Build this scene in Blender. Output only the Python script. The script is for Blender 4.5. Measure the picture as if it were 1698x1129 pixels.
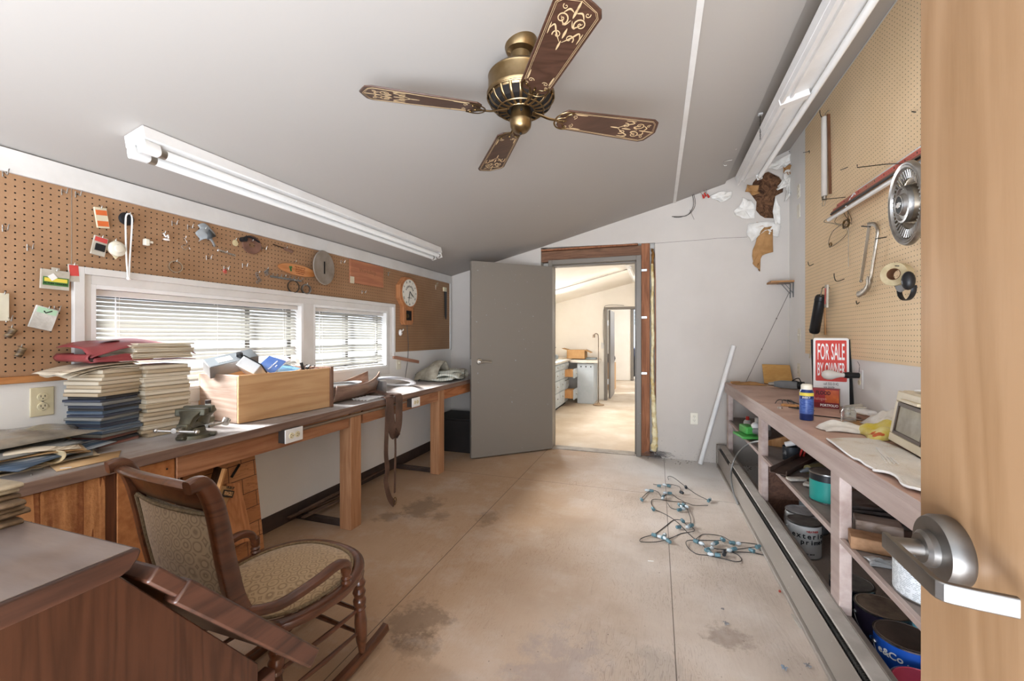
import bpy, math, random
from mathutils import Vector, Matrix, Euler
R = math.radians
rnd = random.Random(7)
S = bpy.context.scene
for o in list(bpy.data.objects): bpy.data.objects.remove(o)
COL = S.collection

# ------------------------------------------------------------------ camera
F, YAW, HY, CZ = 704.0, .3293, 556.6, 1.25      # focal length in px, heading, horizon row, eye height
cd = bpy.data.cameras.new('camera'); cam = bpy.data.objects.new('camera', cd); COL.objects.link(cam)
cd.sensor_width = 36; cd.lens = 36 * F / 1698; cd.shift_y = -(564.5 - HY) / 1698; cd.clip_start = .03
cam.location = (0, 0, CZ); cam.rotation_euler = (R(90), 0, YAW); S.camera = cam
# ------------------------------------------------------------------ world, daylight and added fill lamps
S.view_settings.view_transform = 'Standard'; S.view_settings.look = 'None'
S.view_settings.gamma = 1; S.view_settings.use_curve_mapping = False
S.view_settings.exposure = 1.36
w = bpy.data.worlds.new('overcast_sky'); S.world = w; w.use_nodes = True
bg = w.node_tree.nodes['Background']; bg.inputs[0].default_value = (.86, .95, 1.08, 1); bg.inputs[1].default_value = .85
def area(name, loc, target, size, power, col=(1, 1, 1)):
    l = bpy.data.lights.new(name, 'AREA'); l.shape = 'RECTANGLE'; l.size, l.size_y = size; l.energy = power; l.color = col
    o = bpy.data.objects.new(name, l); COL.objects.link(o); o.location = loc
    o.rotation_euler = (Vector(target) - Vector(loc)).to_track_quat('-Z', 'Y').to_euler(); return o
sl = bpy.data.lights.new('hazy_sun', 'SUN'); sl.energy = 22; sl.angle = R(28); sl.color = (.93, .97, 1)
sun = bpy.data.objects.new('hazy_sun', sl); COL.objects.link(sun); sun.rotation_euler = Vector((.82, .16, -.54)).to_track_quat('-Z', 'Y').to_euler()
area('ceiling_fill', (-.3, -1.3, .15), (-.7, 1.9, 2.7), (3.0, 1.0), 80, (.88, .96, 1.08))  # added fill lamp behind the camera, aimed up to brighten the ceiling
yl = bpy.data.lights.new('far_end_fill', 'SUN'); yl.energy = 2.4; yl.angle = R(80); yl.color = (.88, .96, 1.08)  # added sun lamp from behind the camera, fills the far ceiling and walls
yg = bpy.data.objects.new('far_end_fill', yl); COL.objects.link(yg); yg.rotation_euler = Vector((-.08, .88, .47)).to_track_quat('-Z', 'Y').to_euler()
area('next_room_daylight', (-.1, 6.6, 1.95), (-1.2, 6.9, .5), (1.0, 1.6), 7, (1, .95, .88))
area('next_room_window', (-2.25, 6.9, 1.6), (.3, 4.2, .0), (.9, .7), 52, (.93, .97, 1.03))
area('far_room_daylight', (.3, 11.0, 1.9), (-.8, 10.4, .4), (1.2, 1.2), 11, (1, .95, .88))

# ------------------------------------------------------------------ measuring helpers
_c, _s = math.cos(YAW), math.sin(YAW)
def P(px, py, x=None, y=None, z=None, d=None):
    u = (px - 849) / F; r = (u * _c - _s, u * _s + _c, -(py - HY) / F)
    k = x / r[0] if x is not None else y / r[1] if y is not None else (z - CZ) / r[2] if z is not None else d
    return Vector((r[0] * k, r[1] * k, r[2] * k + CZ))
XL, XR, YE, ZB = -2.347, 1.172, 4.6, .80
def fx(y): return .702 - .0184 * y              # front edge of the right-hand bench

# ------------------------------------------------------------------ materials
def hx(h, a=1):
    h = h.lstrip('#'); v = [int(h[i:i + 2], 16) / 255 for i in (0, 2, 4)]
    return tuple(((c + .055) / 1.055) ** 2.4 if c > .04045 else c / 12.92 for c in v) + (a,)
MATS = {}
class N:
    def __init__(s, name):
        s.m = bpy.data.materials.new(name); s.m.use_nodes = True; s.t = s.m.node_tree
        s.b = s.t.nodes['Principled BSDF']; s.b.inputs['Specular IOR Level'].default_value = .35
    def n(s, kind, **kw):
        x = s.t.nodes.new('ShaderNode' + kind)
        for k, v in kw.items():
            if k[0] == 'i': x.inputs[int(k[1:])].default_value = v
            else: setattr(x, k, v)
        return x
    def l(s, a, b): s.t.links.new(a, b)
    def coord(s, scale=(1, 1, 1), kind='Object'):
        c = s.n('TexCoord'); m = s.n('Mapping'); m.inputs['Scale'].default_value = scale; s.l(c.outputs[kind], m.inputs[0]); return m.outputs[0]
    def noise(s, vec, scale, detail=4, rough=.6, dist=0):
        x = s.n('TexNoise'); s.l(vec, x.inputs['Vector']); x.inputs['Scale'].default_value = scale
        x.inputs['Detail'].default_value = detail; x.inputs['Roughness'].default_value = rough; x.inputs['Distortion'].default_value = dist
        return x.outputs['Fac']
    def ramp(s, fac, stops):
        r = s.n('ValToRGB'); s.l(fac, r.inputs[0]); e = r.color_ramp.elements
        while len(e) < len(stops): e.new(.5)
        for i, (p, c) in enumerate(stops): e[i].position = p; e[i].color = c if not isinstance(c, str) else hx(c)
        return r.outputs[0]
    def mix(s, fac, a, b, mode='MIX'):
        x = s.n('Mix', data_type='RGBA', blend_type=mode)
        for sock, v in ((x.inputs[0], fac), (x.inputs[6], a), (x.inputs[7], b)):
            if hasattr(v, 'is_linked'): s.l(v, sock)
            else: sock.default_value = hx(v) if isinstance(v, str) else v
        return x.outputs[2]
    def math(s, op, a, b=0.0, clamp=False):
        x = s.n('Math', operation=op); x.use_clamp = clamp
        for i, v in enumerate((a, b)):
            if hasattr(v, 'is_linked'): s.l(v, x.inputs[i])
            else: x.inputs[i].default_value = v
        return x.outputs[0]
    def bump(s, h, strength=.3, dist=.002):
        b = s.n('Bump'); b.inputs['Strength'].default_value = strength; b.inputs['Distance'].default_value = dist
        s.l(h, b.inputs['Height']); s.l(b.outputs[0], s.b.inputs['Normal'])
    def out(s, col=None, rough=None, metal=None):
        for k, v in (('Base Color', col), ('Roughness', rough), ('Metallic', metal)):
            if v is None: continue
            if hasattr(v, 'is_linked'): s.l(v, s.b.inputs[k])
            else: s.b.inputs[k].default_value = hx(v) if isinstance(v, str) else v
        return s.m
def paint(name, col, col2=None, rough=.6, metal=0, scale=6, bump=.1, stretch=(1, 1, 1), amt=(.35, .7), spec=.35, specks=None):
    """two-tone mottled surface"""
    if name in MATS: return MATS[name]
    k = N(name); v = k.coord(stretch); f = k.noise(v, scale, 5)
    c = k.ramp(f, [(amt[0], col2 or col), (amt[1], col)])
    if specks: c = k.mix(k.ramp(k.noise(v, specks[1], 2), [(specks[2], (1, 1, 1, 1)), (specks[2] + .03, (0, 0, 0, 1))]), c, specks[0])
    k.b.inputs['Specular IOR Level'].default_value = spec
    if bump: k.bump(k.noise(v, scale * 8, 3), bump)
    MATS[name] = k.out(c, rough, metal); return k.m
def wood(name, a, b, axis='y', scale=1.0, rough=.5, bump=.25, coat=0, ring=7, c3=None):
    """long fine grain along the given axis with broad figure"""
    if name in MATS: return MATS[name]
    st = {'x': (.6, 9, 9), 'y': (9, .6, 9), 'z': (9, 9, .6)}[axis]
    k = N(name); v = k.coord(tuple(q * scale for q in st))
    n1 = k.noise(v, 1.3, 3, .5, .6); n2 = k.noise(v, ring * 1.9, 6, .7)
    w_ = k.math('ADD', k.math('MULTIPLY', n1, ring * 1.0), 0.0); w_ = k.math('FRACT', w_); w_ = k.math('ABSOLUTE', k.math('SUBTRACT', w_, .5))
    f = k.math('ADD', k.math('MULTIPLY', w_, .75), k.math('MULTIPLY', n2, .6))
    c = k.ramp(f, [(.25, b), (.62, a)])
    v2 = k.coord((1, 1, 1)); c = k.mix(k.ramp(k.noise(v2, 3.5, 4), [(.35, (0, 0, 0, 1)), (.75, (.6, .6, .6, 1))]), c, c3 or b)
    k.bump(f, bump, .0012); k.b.inputs['Coat Weight'].default_value = coat; k.b.inputs['Coat Roughness'].default_value = .25
    MATS[name] = k.out(c, rough, 0); return k.m
def metal(name, col, rough=.3, col2=None, scale=20):
    if name in MATS: return MATS[name]
    k = N(name); f = k.noise(k.coord(), scale, 4); r = k.math('ADD', k.math('MULTIPLY', f, .25), rough - .1)
    MATS[name] = k.out(k.ramp(f, [(.3, col2 or col), (.7, col)]), r, 1); return k.m
def glass(name, col='#ffffff', rough=.03, trans=1.0, alpha=1):
    if name in MATS: return MATS[name]
    k = N(name); k.b.inputs['Transmission Weight'].default_value = trans; k.b.inputs['IOR'].default_value = 1.45; k.b.inputs['Alpha'].default_value = alpha
    f = k.noise(k.coord(), 30, 2); MATS[name] = k.out(col, k.math('ADD', k.math('MULTIPLY', f, .1), rough), 0); return k.m
def pegboard(name, a, b, axes=(1, 2), holes=.0254, r=.0031):
    """hardboard drilled with a regular grid of holes"""
    k = N(name); c = k.n('TexCoord'); sx = k.n('SeparateXYZ'); k.l(c.outputs['Object'], sx.inputs[0])
    ds = []
    for ax in axes:
        t = k.math('FRACT', k.math('DIVIDE', k.math('ADD', sx.outputs[ax], 10.0), holes)); t = k.math('MULTIPLY', k.math('SUBTRACT', t, .5), holes); ds.append(k.math('MULTIPLY', t, t))
    d = k.math('SQRT', k.math('ADD', ds[0], ds[1])); hole = k.math('LESS_THAN', d, r)
    v = k.coord(); base = k.mix(k.ramp(k.noise(v, 2.2, 5), [(.35, (0, 0, 0, 1)), (.7, (1, 1, 1, 1))]), b, a)
    base = k.mix(k.ramp(k.noise(v, 180, 2), [(.4, (0, 0, 0, 1)), (.6, (.25, .25, .25, 1))]), base, b)
    c2 = k.mix(hole, base, '#1c120b')
    k.bump(k.math('SUBTRACT', 1.0, hole), .6, .004); MATS[name] = k.out(c2, .75, 0); return k.m

M_wall = paint('wall_paint', '#efede9', '#e8e5e0', .7, scale=2.5, bump=.06, amt=(.2, .8))
M_ceil = paint('ceiling_paint', '#f3f2ef', '#eceae7', .75, scale=1.2, bump=.04, amt=(.25, .75), specks=('#a8a29b', 9, .765))
M_cream = paint('cream_wall_paint', '#eee7dc', '#e7dfd2', .7, scale=2, bump=.05)
M_trim = paint('white_trim_paint', '#dedbd6', '#d2cec8', .45, scale=5, bump=.1)
M_dark = paint('near_black_brown', '#1d1712', '#120e0b', .9)  # near-black shared by slots, holes, screws, plinth and small print
M_grime = paint('dark_brown_rubber', '#4a3c36', '#3c302b', .6, scale=12)

# ------------------------------------------------------------------ mesh helpers
class MB:
    def __init__(s): s.v, s.f, s.mi, s.m = [], [], [], 0
    def add(s, vs, fs, M=None):
        n = len(s.v); s.v += [tuple(M @ Vector(p)) if M else tuple(p) for p in vs]
        for f in fs: s.f.append(tuple(i + n for i in f)); s.mi.append(s.m)
        return s
    def box(s, x0, x1, y0, y1, z0, z1, M=None):
        vs = [(x, y, z) for z in (z0, z1) for y in (y0, y1) for x in (x0, x1)]
        return s.add(vs, [(0, 2, 3, 1), (4, 5, 7, 6), (0, 1, 5, 4), (2, 6, 7, 3), (0, 4, 6, 2), (1, 3, 7, 5)], M)
    def ob(s, c, size, rot=(0, 0, 0)):
        h = [q / 2 for q in size]; M = Matrix.Translation(c) @ Euler(rot).to_matrix().to_4x4()
        return s.box(-h[0], h[0], -h[1], h[1], -h[2], h[2], M)
    def bar(s, p, q, w, h, up=(0, 0, 1)):
        """rectangular bar from p to q, w across, h along up"""
        return s.sweep([p, q], [(w, h)] * 2, up, n=4)
    def sweep(s, pts, wh, up=(0, 0, 1), n=12, e=2.0, closed=False, caps=True):
        pts = [Vector(p) for p in pts]; L = len(pts); up = Vector(up)
        if isinstance(wh, (int, float)): wh = [(wh, wh)] * L
        if isinstance(wh, tuple): wh = [wh] * L
        vs = []
        for i, p in enumerate(pts):
            a = pts[(i - 1) % L] if closed or i > 0 else p; b = pts[(i + 1) % L] if closed or i < L - 1 else p
            t = (b - a); t = t.normalized() if t.length > 1e-9 else Vector((0, 0, 1))
            u_ = up if abs(t.dot(up.normalized())) < .99 else Vector((1, .1, 0))
            x = t.cross(u_).normalized(); y = x.cross(t).normalized(); w_, h_ = wh[i]
            for j in range(n):
                if n == 4: cx, cy = [(-1, -1), (1, -1), (1, 1), (-1, 1)][j]
                else:
                    an = 2 * math.pi * j / n; ca, sa = math.cos(an), math.sin(an)
                    cx = math.copysign(abs(ca) ** (2 / e), ca); cy = math.copysign(abs(sa) ** (2 / e), sa)
                vs.append(p + x * cx * w_ / 2 + y * cy * h_ / 2)
        fs = [(i * n + j, i * n + (j + 1) % n, ((i + 1) % L) * n + (j + 1) % n, ((i + 1) % L) * n + j) for i in range(L if closed else L - 1) for j in range(n)]
        if caps and not closed: fs += [tuple(reversed(range(n))), tuple((L - 1) * n + j for j in range(n))]
        return s.add(vs, fs)
    def tube(s, pts, r, n=8, closed=False):
        L = len(pts); rr = r if isinstance(r, (list, tuple)) else [r] * L
        return s.sweep(pts, [(2 * q, 2 * q) for q in rr], n=n, closed=closed)
    def cyl(s, p, q, r0, r1=None, n=20, caps=True):
        r1 = r0 if r1 is None else r1; return s.sweep([p, q], [(2 * r0, 2 * r0), (2 * r1, 2 * r1)], (0, 0, 1) if abs(p[2] - q[2]) < max(abs(p[0] - q[0]), abs(p[1] - q[1])) else (0, 1, 0), n=n, caps=caps)
    def lathe(s, prof, c=(0, 0, 0), n=28, M=None, sx=1, sy=1, cap=True):
        """profile of (r, z) turned about z at c"""
        vs = [(c[0] + r * math.cos(2 * math.pi * j / n) * sx, c[1] + r * math.sin(2 * math.pi * j / n) * sy, c[2] + z) for r, z in prof for j in range(n)]
        fs = [(i * n + j, i * n + (j + 1) % n, (i + 1) * n + (j + 1) % n, (i + 1) * n + j) for i in range(len(prof) - 1) for j in range(n)]
        if cap:
            if prof[0][0] > 1e-6: fs.append(tuple(reversed(range(n))))
            if prof[-1][0] > 1e-6: fs.append(tuple((len(prof) - 1) * n + j for j in range(n)))
        return s.add(vs, fs, M)
    def prism(s, poly, h0, h1, M=None):
        """polygon in local xy, from z=h0 to h1"""
        n = len(poly); vs = [(x, y, h0) for x, y in poly] + [(x, y, h1) for x, y in poly]
        return s.add(vs, [tuple(reversed(range(n))), tuple(range(n, 2 * n))] + [(i, (i + 1) % n, n + (i + 1) % n, n + i) for i in range(n)], M)
    def grid(s, fn, nu, nv, M=None):
        vs = [fn(i / nu, j / nv) for i in range(nu + 1) for j in range(nv + 1)]
        return s.add(vs, [(i * (nv + 1) + j, (i + 1) * (nv + 1) + j, (i + 1) * (nv + 1) + j + 1, i * (nv + 1) + j + 1) for i in range(nu) for j in range(nv)], M)
    def ball(s, c, r, n=14, sc=(1, 1, 1)):
        m = n // 2; prof = [(max(1e-7, math.sin(math.pi * i / m)) * r, -math.cos(math.pi * i / m) * r * sc[2]) for i in range(m + 1)]
        return s.lathe(prof, c, n, None, sc[0], sc[1], cap=False)
def cr(pts, k=8, closed=False):
    """smooth curve through the points"""
    pts = [Vector(p) for p in pts]; L = len(pts); out = []
    for i in range(L if closed else L - 1):
        g = lambda j: pts[j % L] if closed else pts[min(max(j, 0), L - 1)]
        a, b, c, d = g(i - 1), g(i), g(i + 1), g(i + 2)
        for q in range(k):
            t = q / k; out.append(.5 * ((2 * b) + (c - a) * t + (2 * a - 5 * b + 4 * c - d) * t * t + (3 * b - a - 3 * c + d) * t ** 3))
    if not closed: out.append(pts[-1])
    return out
FR = {}                                          # world-to-local frame of each thing
def tag(o, label=None, cat=None, group=None, kind=None):
    for k, v in (('label', label), ('category', cat), ('group', group), ('kind', kind)):
        if v: o[k] = v
    return o
def thing(name, label, cat, loc=(0, 0, 0), rz=0, group=None, local=False, rot=None):
    """an Empty at the thing's base; parts are meshed in world space, or in its own space when local"""
    o = bpy.data.objects.new(name, None); COL.objects.link(o); o.empty_display_size = .05
    o.location = loc; o.rotation_euler = rot or (0, 0, rz)
    FR[o.name] = Matrix() if local else (Matrix.Translation(loc) @ Euler(rot or (0, 0, rz)).to_matrix().to_4x4()).inverted()
    return tag(o, label, cat, group)
def ob(name, mb, mat, parent=None, bev=0, smooth=35, solid=0, sub=0, label=None, seg=2):
    me = bpy.data.meshes.new(name); o = bpy.data.objects.new(name, me); COL.objects.link(o)
    vs = mb.v
    if parent is not None:
        fr = FR[parent.name]; FR[o.name] = fr; o.parent = parent
        vs = [fr @ Vector(v) for v in vs]
    else:
        mn = [min(v[i] for v in vs) for i in range(3)]; mxx = [max(v[i] for v in vs) for i in range(2)]
        c = Vector(((mn[0] + mxx[0]) / 2, (mn[1] + mxx[1]) / 2, mn[2])); vs = [Vector(v) - c for v in vs]; o.location = c
        FR[o.name] = Matrix.Translation(-c)
    me.from_pydata([tuple(v) for v in vs], [], mb.f)
    for m in (mat if isinstance(mat, (list, tuple)) else [mat]): me.materials.append(m)
    me.polygons.foreach_set('material_index', mb.mi)
    if smooth:
        me.polygons.foreach_set('use_smooth', [True] * len(me.polygons)); me.set_sharp_from_angle(angle=R(smooth))
    me.validate(); me.update()
    if solid: m_ = o.modifiers.new('thickness', 'SOLIDIFY'); m_.thickness = solid; m_.offset = 0
    if sub: m_ = o.modifiers.new('smoothing', 'SUBSURF'); m_.levels = m_.render_levels = sub
    if bev:
        m_ = o.modifiers.new('soft_edges', 'BEVEL'); m_.width = bev; m_.segments = seg; m_.limit_method = 'ANGLE'; m_.angle_limit = R(40)
    if label: o['label'] = label
    return o
def solo(name, mb, mat, label, cat, group=None, kind=None, **kw): return tag(ob(name, mb, mat, None, **kw), label, cat, group, kind)
def struct(name, mb, mat, parent=None, **kw):
    if parent is None:                           # keep structure at the world origin
        o = bpy.data.objects.new(name, None); FR['_o'] = Matrix()
        class W: pass
        me = bpy.data.meshes.new(name); o = bpy.data.objects.new(name, me); COL.objects.link(o); FR[o.name] = Matrix()
        me.from_pydata([tuple(v) for v in mb.v], [], mb.f)
        for m in (mat if isinstance(mat, (list, tuple)) else [mat]): me.materials.append(m)
        me.polygons.foreach_set('material_index', mb.mi); me.update()
        if kw.get('bev'): q = o.modifiers.new('soft_edges', 'BEVEL'); q.width = kw['bev']; q.segments = 2; q.limit_method = 'ANGLE'
        o['kind'] = 'structure'
        if kw.get('label'): o['label'] = kw['label']
        return o
    return ob(name, mb, mat, parent, **kw)
def copy_tree(o, parent=None):
    c = o.copy(); COL.objects.link(c); c.parent = parent; FR[c.name] = FR[o.name]
    if parent is None: pass
    for ch in list(o.children): copy_tree(ch, c)
    return c
_txt = {}
def letters(txt, size, mat, parent, M, name='lettering', sx=1.0, off=.0, ex=.0006, align='CENTER', space=1.0):
    """raised lettering; M places the text plane (x right, y up) in the frame the parent's mesh is built in"""
    cu = bpy.data.curves.new('t', 'FONT'); cu.body = txt; cu.size = size; cu.extrude = ex; cu.offset = off; cu.align_x = align; cu.align_y = 'CENTER'
    cu.resolution_u = 3; cu.space_character = space; cu.space_line = .95
    to = bpy.data.objects.new('t', cu); COL.objects.link(to); bpy.context.view_layer.update()
    me = bpy.data.meshes.new_from_object(to.evaluated_get(bpy.context.evaluated_depsgraph_get()))
    mb = MB(); T = M @ Matrix.Scale(sx, 4, (1, 0, 0))
    mb.add([v.co.copy() for v in me.vertices], [tuple(p.vertices) for p in me.polygons], T)
    bpy.data.objects.remove(to); bpy.data.curves.remove(cu); bpy.data.meshes.remove(me)
    return ob(name, mb, mat, parent, smooth=0)
def plane_M(o, xdir, ydir):
    x = Vector(xdir).normalized(); y = Vector(ydir); y = (y - x * y.dot(x)).normalized(); z = x.cross(y)
    return Matrix.Translation(o) @ Matrix((x, y, z)).transposed().to_4x4()
# ================================================================== THE ROOM
CEIL = [(-2.347, 1.965), (-1.244, 2.235), (.176, 2.602), (.628, 2.735), (1.172, 2.98)]
def cz(x):
    for (a, za), (b, zb) in zip(CEIL, CEIL[1:]):
        if x <= b or b == CEIL[-1][0]: return za + (zb - za) * (x - a) / (b - a)
Y0, Y1 = -.75, YE
# floor: painted plywood, worn and dusty
k = N('worn_plywood_floor'); v = k.coord(); vy = k.coord((5, .8, 1))
sx = k.n('SeparateXYZ'); k.l(v, sx.inputs[0])
base = k.ramp(k.noise(v, 1.6, 6, .6), [(.3, '#a8998b'), (.52, '#bcaea1'), (.75, '#ccc1b7')])
gr = k.noise(vy, 4.5, 3, .5, 1.6); gr = k.math('FRACT', k.math('MULTIPLY', gr, 9.0)); grm = k.ramp(gr, [(.0, (1, 1, 1, 1)), (.14, (0, 0, 0, 1)), (.9, (0, 0, 0, 1)), (1, (1, 1, 1, 1))])
zone = k.ramp(k.noise(v, 1.1, 2), [(.38, (0, 0, 0, 1)), (.6, (.6, .6, .6, 1))])
base = k.mix(k.math('MULTIPLY', grm, zone), base, '#77655a')
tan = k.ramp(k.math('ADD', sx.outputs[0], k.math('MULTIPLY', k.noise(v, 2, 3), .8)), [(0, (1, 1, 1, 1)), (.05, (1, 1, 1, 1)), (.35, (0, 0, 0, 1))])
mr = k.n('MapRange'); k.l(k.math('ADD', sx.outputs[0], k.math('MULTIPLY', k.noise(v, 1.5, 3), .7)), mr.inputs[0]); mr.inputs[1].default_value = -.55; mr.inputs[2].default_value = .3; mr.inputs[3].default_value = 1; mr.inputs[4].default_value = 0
base = k.mix(k.math('MULTIPLY', mr.outputs[0], .62), base, '#b58c60')           # floor browner to the left: the bench's shade mixed into its colour
mr2 = k.n('MapRange'); k.l(k.math('ADD', sx.outputs[1], k.math('MULTIPLY', k.noise(v, 5, 4), .5)), mr2.inputs[0]); mr2.inputs[1].default_value = 3.85; mr2.inputs[2].default_value = 4.45
mr3 = k.n('MapRange'); k.l(sx.outputs[0], mr3.inputs[0]); mr3.inputs[1].default_value = -.6; mr3.inputs[2].default_value = .1
base = k.mix(k.math('MULTIPLY', k.math('MULTIPLY', mr2.outputs[0], mr3.outputs[0]), .9), base, '#dedcd9')     # plaster dust along the end wall
def blot(cx, cy, r, col, amt, sy=1.0):
    global base
    dx = k.math('SUBTRACT', sx.outputs[0], cx); dy = k.math('MULTIPLY', k.math('SUBTRACT', sx.outputs[1], cy), sy)
    d = k.math('SQRT', k.math('ADD', k.math('MULTIPLY', dx, dx), k.math('MULTIPLY', dy, dy)))
    d = k.math('ADD', d, k.math('MULTIPLY', k.math('SUBTRACT', k.noise(v, 11, 8, .75), .5), r * 3.4))
    q = k.n('MapRange'); k.l(d, q.inputs[0]); q.inputs[1].default_value = r * .5; q.inputs[2].default_value = r; q.inputs[3].default_value = amt; q.inputs[4].default_value = 0
    base = k.mix(q.outputs[0], base, col)
for b in ((-1.0, 1.62, .16, '#5a4433', .5, 1), (-.92, 1.5, .11, '#5a4433', .35, 1), (-1.62, 2.72, .14, '#5a4c40', .5, .6), (-1.42, 2.62, .07, '#5a4c40', .4, .8), (-1.75, 2.5, .1, '#5b4c3f', .5, 1), (.28, 1.95, .1, '#6f5d52', .5, 1), (.1, 1.62, .05, '#6a7078', .5, 1), (-1.1, 2.7, .07, '#5e4c3a', .4, .5), (-.35, 1.45, .2, '#8d8488', .35, .5), (.02, 1.7, .1, '#777777', .2, 1)): blot(*b)
scr = k.ramp(k.noise(k.coord((30, 2.2, 1)), 3, 6, .7, .4), [(.62, (0, 0, 0, 1)), (.74, (.35, .35, .35, 1))]); base = k.mix(scr, base, '#6e5a4b')
dust = k.ramp(k.noise(v, 2.6, 8, .7), [(.5, (0, 0, 0, 1)), (.8, (.45, .45, .45, 1))]); base = k.mix(dust, base, '#d9d2cc')
spk = k.ramp(k.noise(v, 55, 2), [(.72, (0, 0, 0, 1)), (.76, (.8, .8, .8, 1))]); base = k.mix(spk, base, '#4b3d33')
for ax, pos in ((0, .067), (0, -1.142), (1, 3.54), (1, 1.12)):
    t = k.math('ABSOLUTE', k.math('SUBTRACT', sx.outputs[ax], pos)); base = k.mix(k.math('MULTIPLY', k.math('LESS_THAN', t, .0022), .75), base, '#3a2c22')
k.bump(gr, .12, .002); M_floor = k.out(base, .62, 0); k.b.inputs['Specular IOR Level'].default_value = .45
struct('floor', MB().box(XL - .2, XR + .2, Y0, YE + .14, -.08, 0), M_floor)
# next rooms' floor: dusty concrete
k = N('dusty_concrete'); v = k.coord(); M_conc = k.out(k.ramp(k.noise(v, 1.7, 6), [(.3, '#c3ad92'), (.6, '#d8c9b5'), (.8, '#e6e0d8')]), .7, 0)
struct('floor', MB().box(-3.2, 1.6, YE + .14, 13.2, -.08, -.004), M_conc)
# ceiling, sloping with the shed roof, one sheet edge showing near the ridge side
mb = MB()
pts = [(a, z) for a, z in CEIL[:4]] + [(.628, 2.757), (1.172 + .25, 2.98 + .115)]
top = [(1.45, 3.3), (-2.6, 2.2)]
poly = [(-2.6, 1.965 - .062)] + pts + top
mb.prism([(x, z) for x, z in poly], -(YE + .14), -Y0, Matrix(((1, 0, 0, 0), (0, 0, -1, 0), (0, 1, 0, 0), (0, 0, 0, 1))))
struct('ceiling', mb, M_ceil)
s0 = MB(); s0.bar((.166, Y0, cz(.166) - .003), (.166, YE, cz(.166) - .003), .028, .007); struct('trim_1', s0, M_trim)
# left wall with two window openings
WZ0, WZ1 = .965, 1.475
W1, W2 = (1.159, 2.333), (2.426, 3.31)
mb = MB(); x0, x1 = XL - .14, XL
for y0, y1, z0, z1 in ((Y0, YE, 0, WZ0), (Y0, YE, WZ1, 2.0), (Y0, W1[0], WZ0, WZ1), (W1[1], W2[0], WZ0, WZ1), (W2[1], YE, WZ0, WZ1)): mb.box(x0, x1, y0, y1, z0, z1)
struct('wall_left', mb, M_wall)
struct('baseboard_left', MB().box(XL, XL + .008, Y0, YE, 0, .1), M_grime, bev=.001)
struct('trim_2', MB().box(XL, XL + .018, Y0, YE - .02, 1.872, 1.962), M_trim, bev=.002)
struct('trim_3', MB().box(XL, XL + .018, YE - .055, YE - .02, 1.085, 1.872), M_trim, bev=.002)
struct('wall_right', MB().box(XR, XR + .12, Y0, YE + .14, 0, 3.3), M_wall)
# end wall: door opening, torn-open drywall around it, hole high on the right
DX0, DX1, DZ = -1.097, -.205, 2.035
RX0, RX1, RZ = -1.23, -.012, 2.225               # rough opening where the drywall has been cut away
HOLE = [(.845, 2.62), (.87, 2.72), (.93, 2.79), (1.0, 2.81), (1.09, 2.75), (1.128, 2.68), (1.12, 2.6), (1.06, 2.57), (1.055, 2.47), (1.045, 2.36), (.97, 2.37), (.93, 2.40), (.895, 2.45), (.9, 2.53)]
def wallshape(mb, poly, y0, y1, holes=()):
    """a wall panel lying in xz between y0 and y1, with polygonal holes"""
    from mathutils.geometry import tessellate_polygon
    loops = [poly] + list(holes); fl = [p for l in loops for p in l]; n = len(fl)
    tri = tessellate_polygon([[Vector((x, z, 0)) for x, z in l] for l in loops])
    vs = [(x, y0, z) for x, z in fl] + [(x, y1, z) for x, z in fl]; fs = [tuple(t) for t in tri] + [tuple(n + i for i in reversed(t)) for t in tri]; b = 0
    for l in loops:
        m = len(l); fs += [(b + i, b + (i + 1) % m, n + b + (i + 1) % m, n + b + i) for i in range(m)]; b += m
    return mb.add(vs, fs)
outer = [(XL, 0), (RX0, 0), (RX0, RZ + .008), (RX1 - .01, RZ - .02), (RX1, 1.8), (RX1 + .004, 1.1), (RX1 + .002, .5), (RX1 + .02, .06), (RX1 + .06, 0), (XR, 0), (XR, 3.0)] + [(a, z + .03) for a, z in reversed(CEIL[:-1])]
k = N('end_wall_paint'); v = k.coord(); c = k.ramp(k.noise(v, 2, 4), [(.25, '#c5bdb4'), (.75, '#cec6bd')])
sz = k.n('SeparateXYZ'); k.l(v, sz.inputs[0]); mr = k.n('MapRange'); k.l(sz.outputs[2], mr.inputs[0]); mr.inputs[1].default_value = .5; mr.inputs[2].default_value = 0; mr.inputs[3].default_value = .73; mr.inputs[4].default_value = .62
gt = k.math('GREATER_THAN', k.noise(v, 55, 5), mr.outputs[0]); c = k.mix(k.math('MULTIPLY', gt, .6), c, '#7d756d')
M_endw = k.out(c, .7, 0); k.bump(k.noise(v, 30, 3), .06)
mb = wallshape(MB(), outer, YE, YE + .014, [HOLE]); mb.box(XL - .14, RX0, YE + .014, YE + .12, 0, 2.3); mb.box(RX1 + .06, .8, YE + .03, YE + .12, 0, 2.9)
struct('wall_end', mb, M_endw)
struct('wall_end_far_side', wallshape(MB(), [(-3, 0), (DX0, 0), (DX0, DZ), (DX1, DZ), (DX1, 0), (1.4, 0), (1.4, 3.2), (-3, 2.6)], YE + .12, YE + .14), M_cream)
M_stud = wood('rough_red_framing_lumber', '#a66f4e', '#7a4c32', 'z', 1.2, .75, .4)
M_hdr = wood('rough_brown_header_lumber', '#8b664e', '#644736', 'x', 1.2, .8, .5)
st = thing('door_framing', 'exposed reddish lumber around the grey doorway where drywall is cut away', 'framing', (-.1, YE + .06, 0))
ob('header', MB().box(RX0, -.135, YE + .02, YE + .11, 2.075, 2.19), M_hdr, st, bev=.003)
ob('plate', MB().box(RX0, -.19, YE + .0, YE + .11, 2.195, 2.215), M_stud, st, bev=.002)
ob('stud', MB().box(-.155, -.072, YE + .018, YE + .11, .03, 2.222), M_stud, st, bev=.003)
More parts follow.
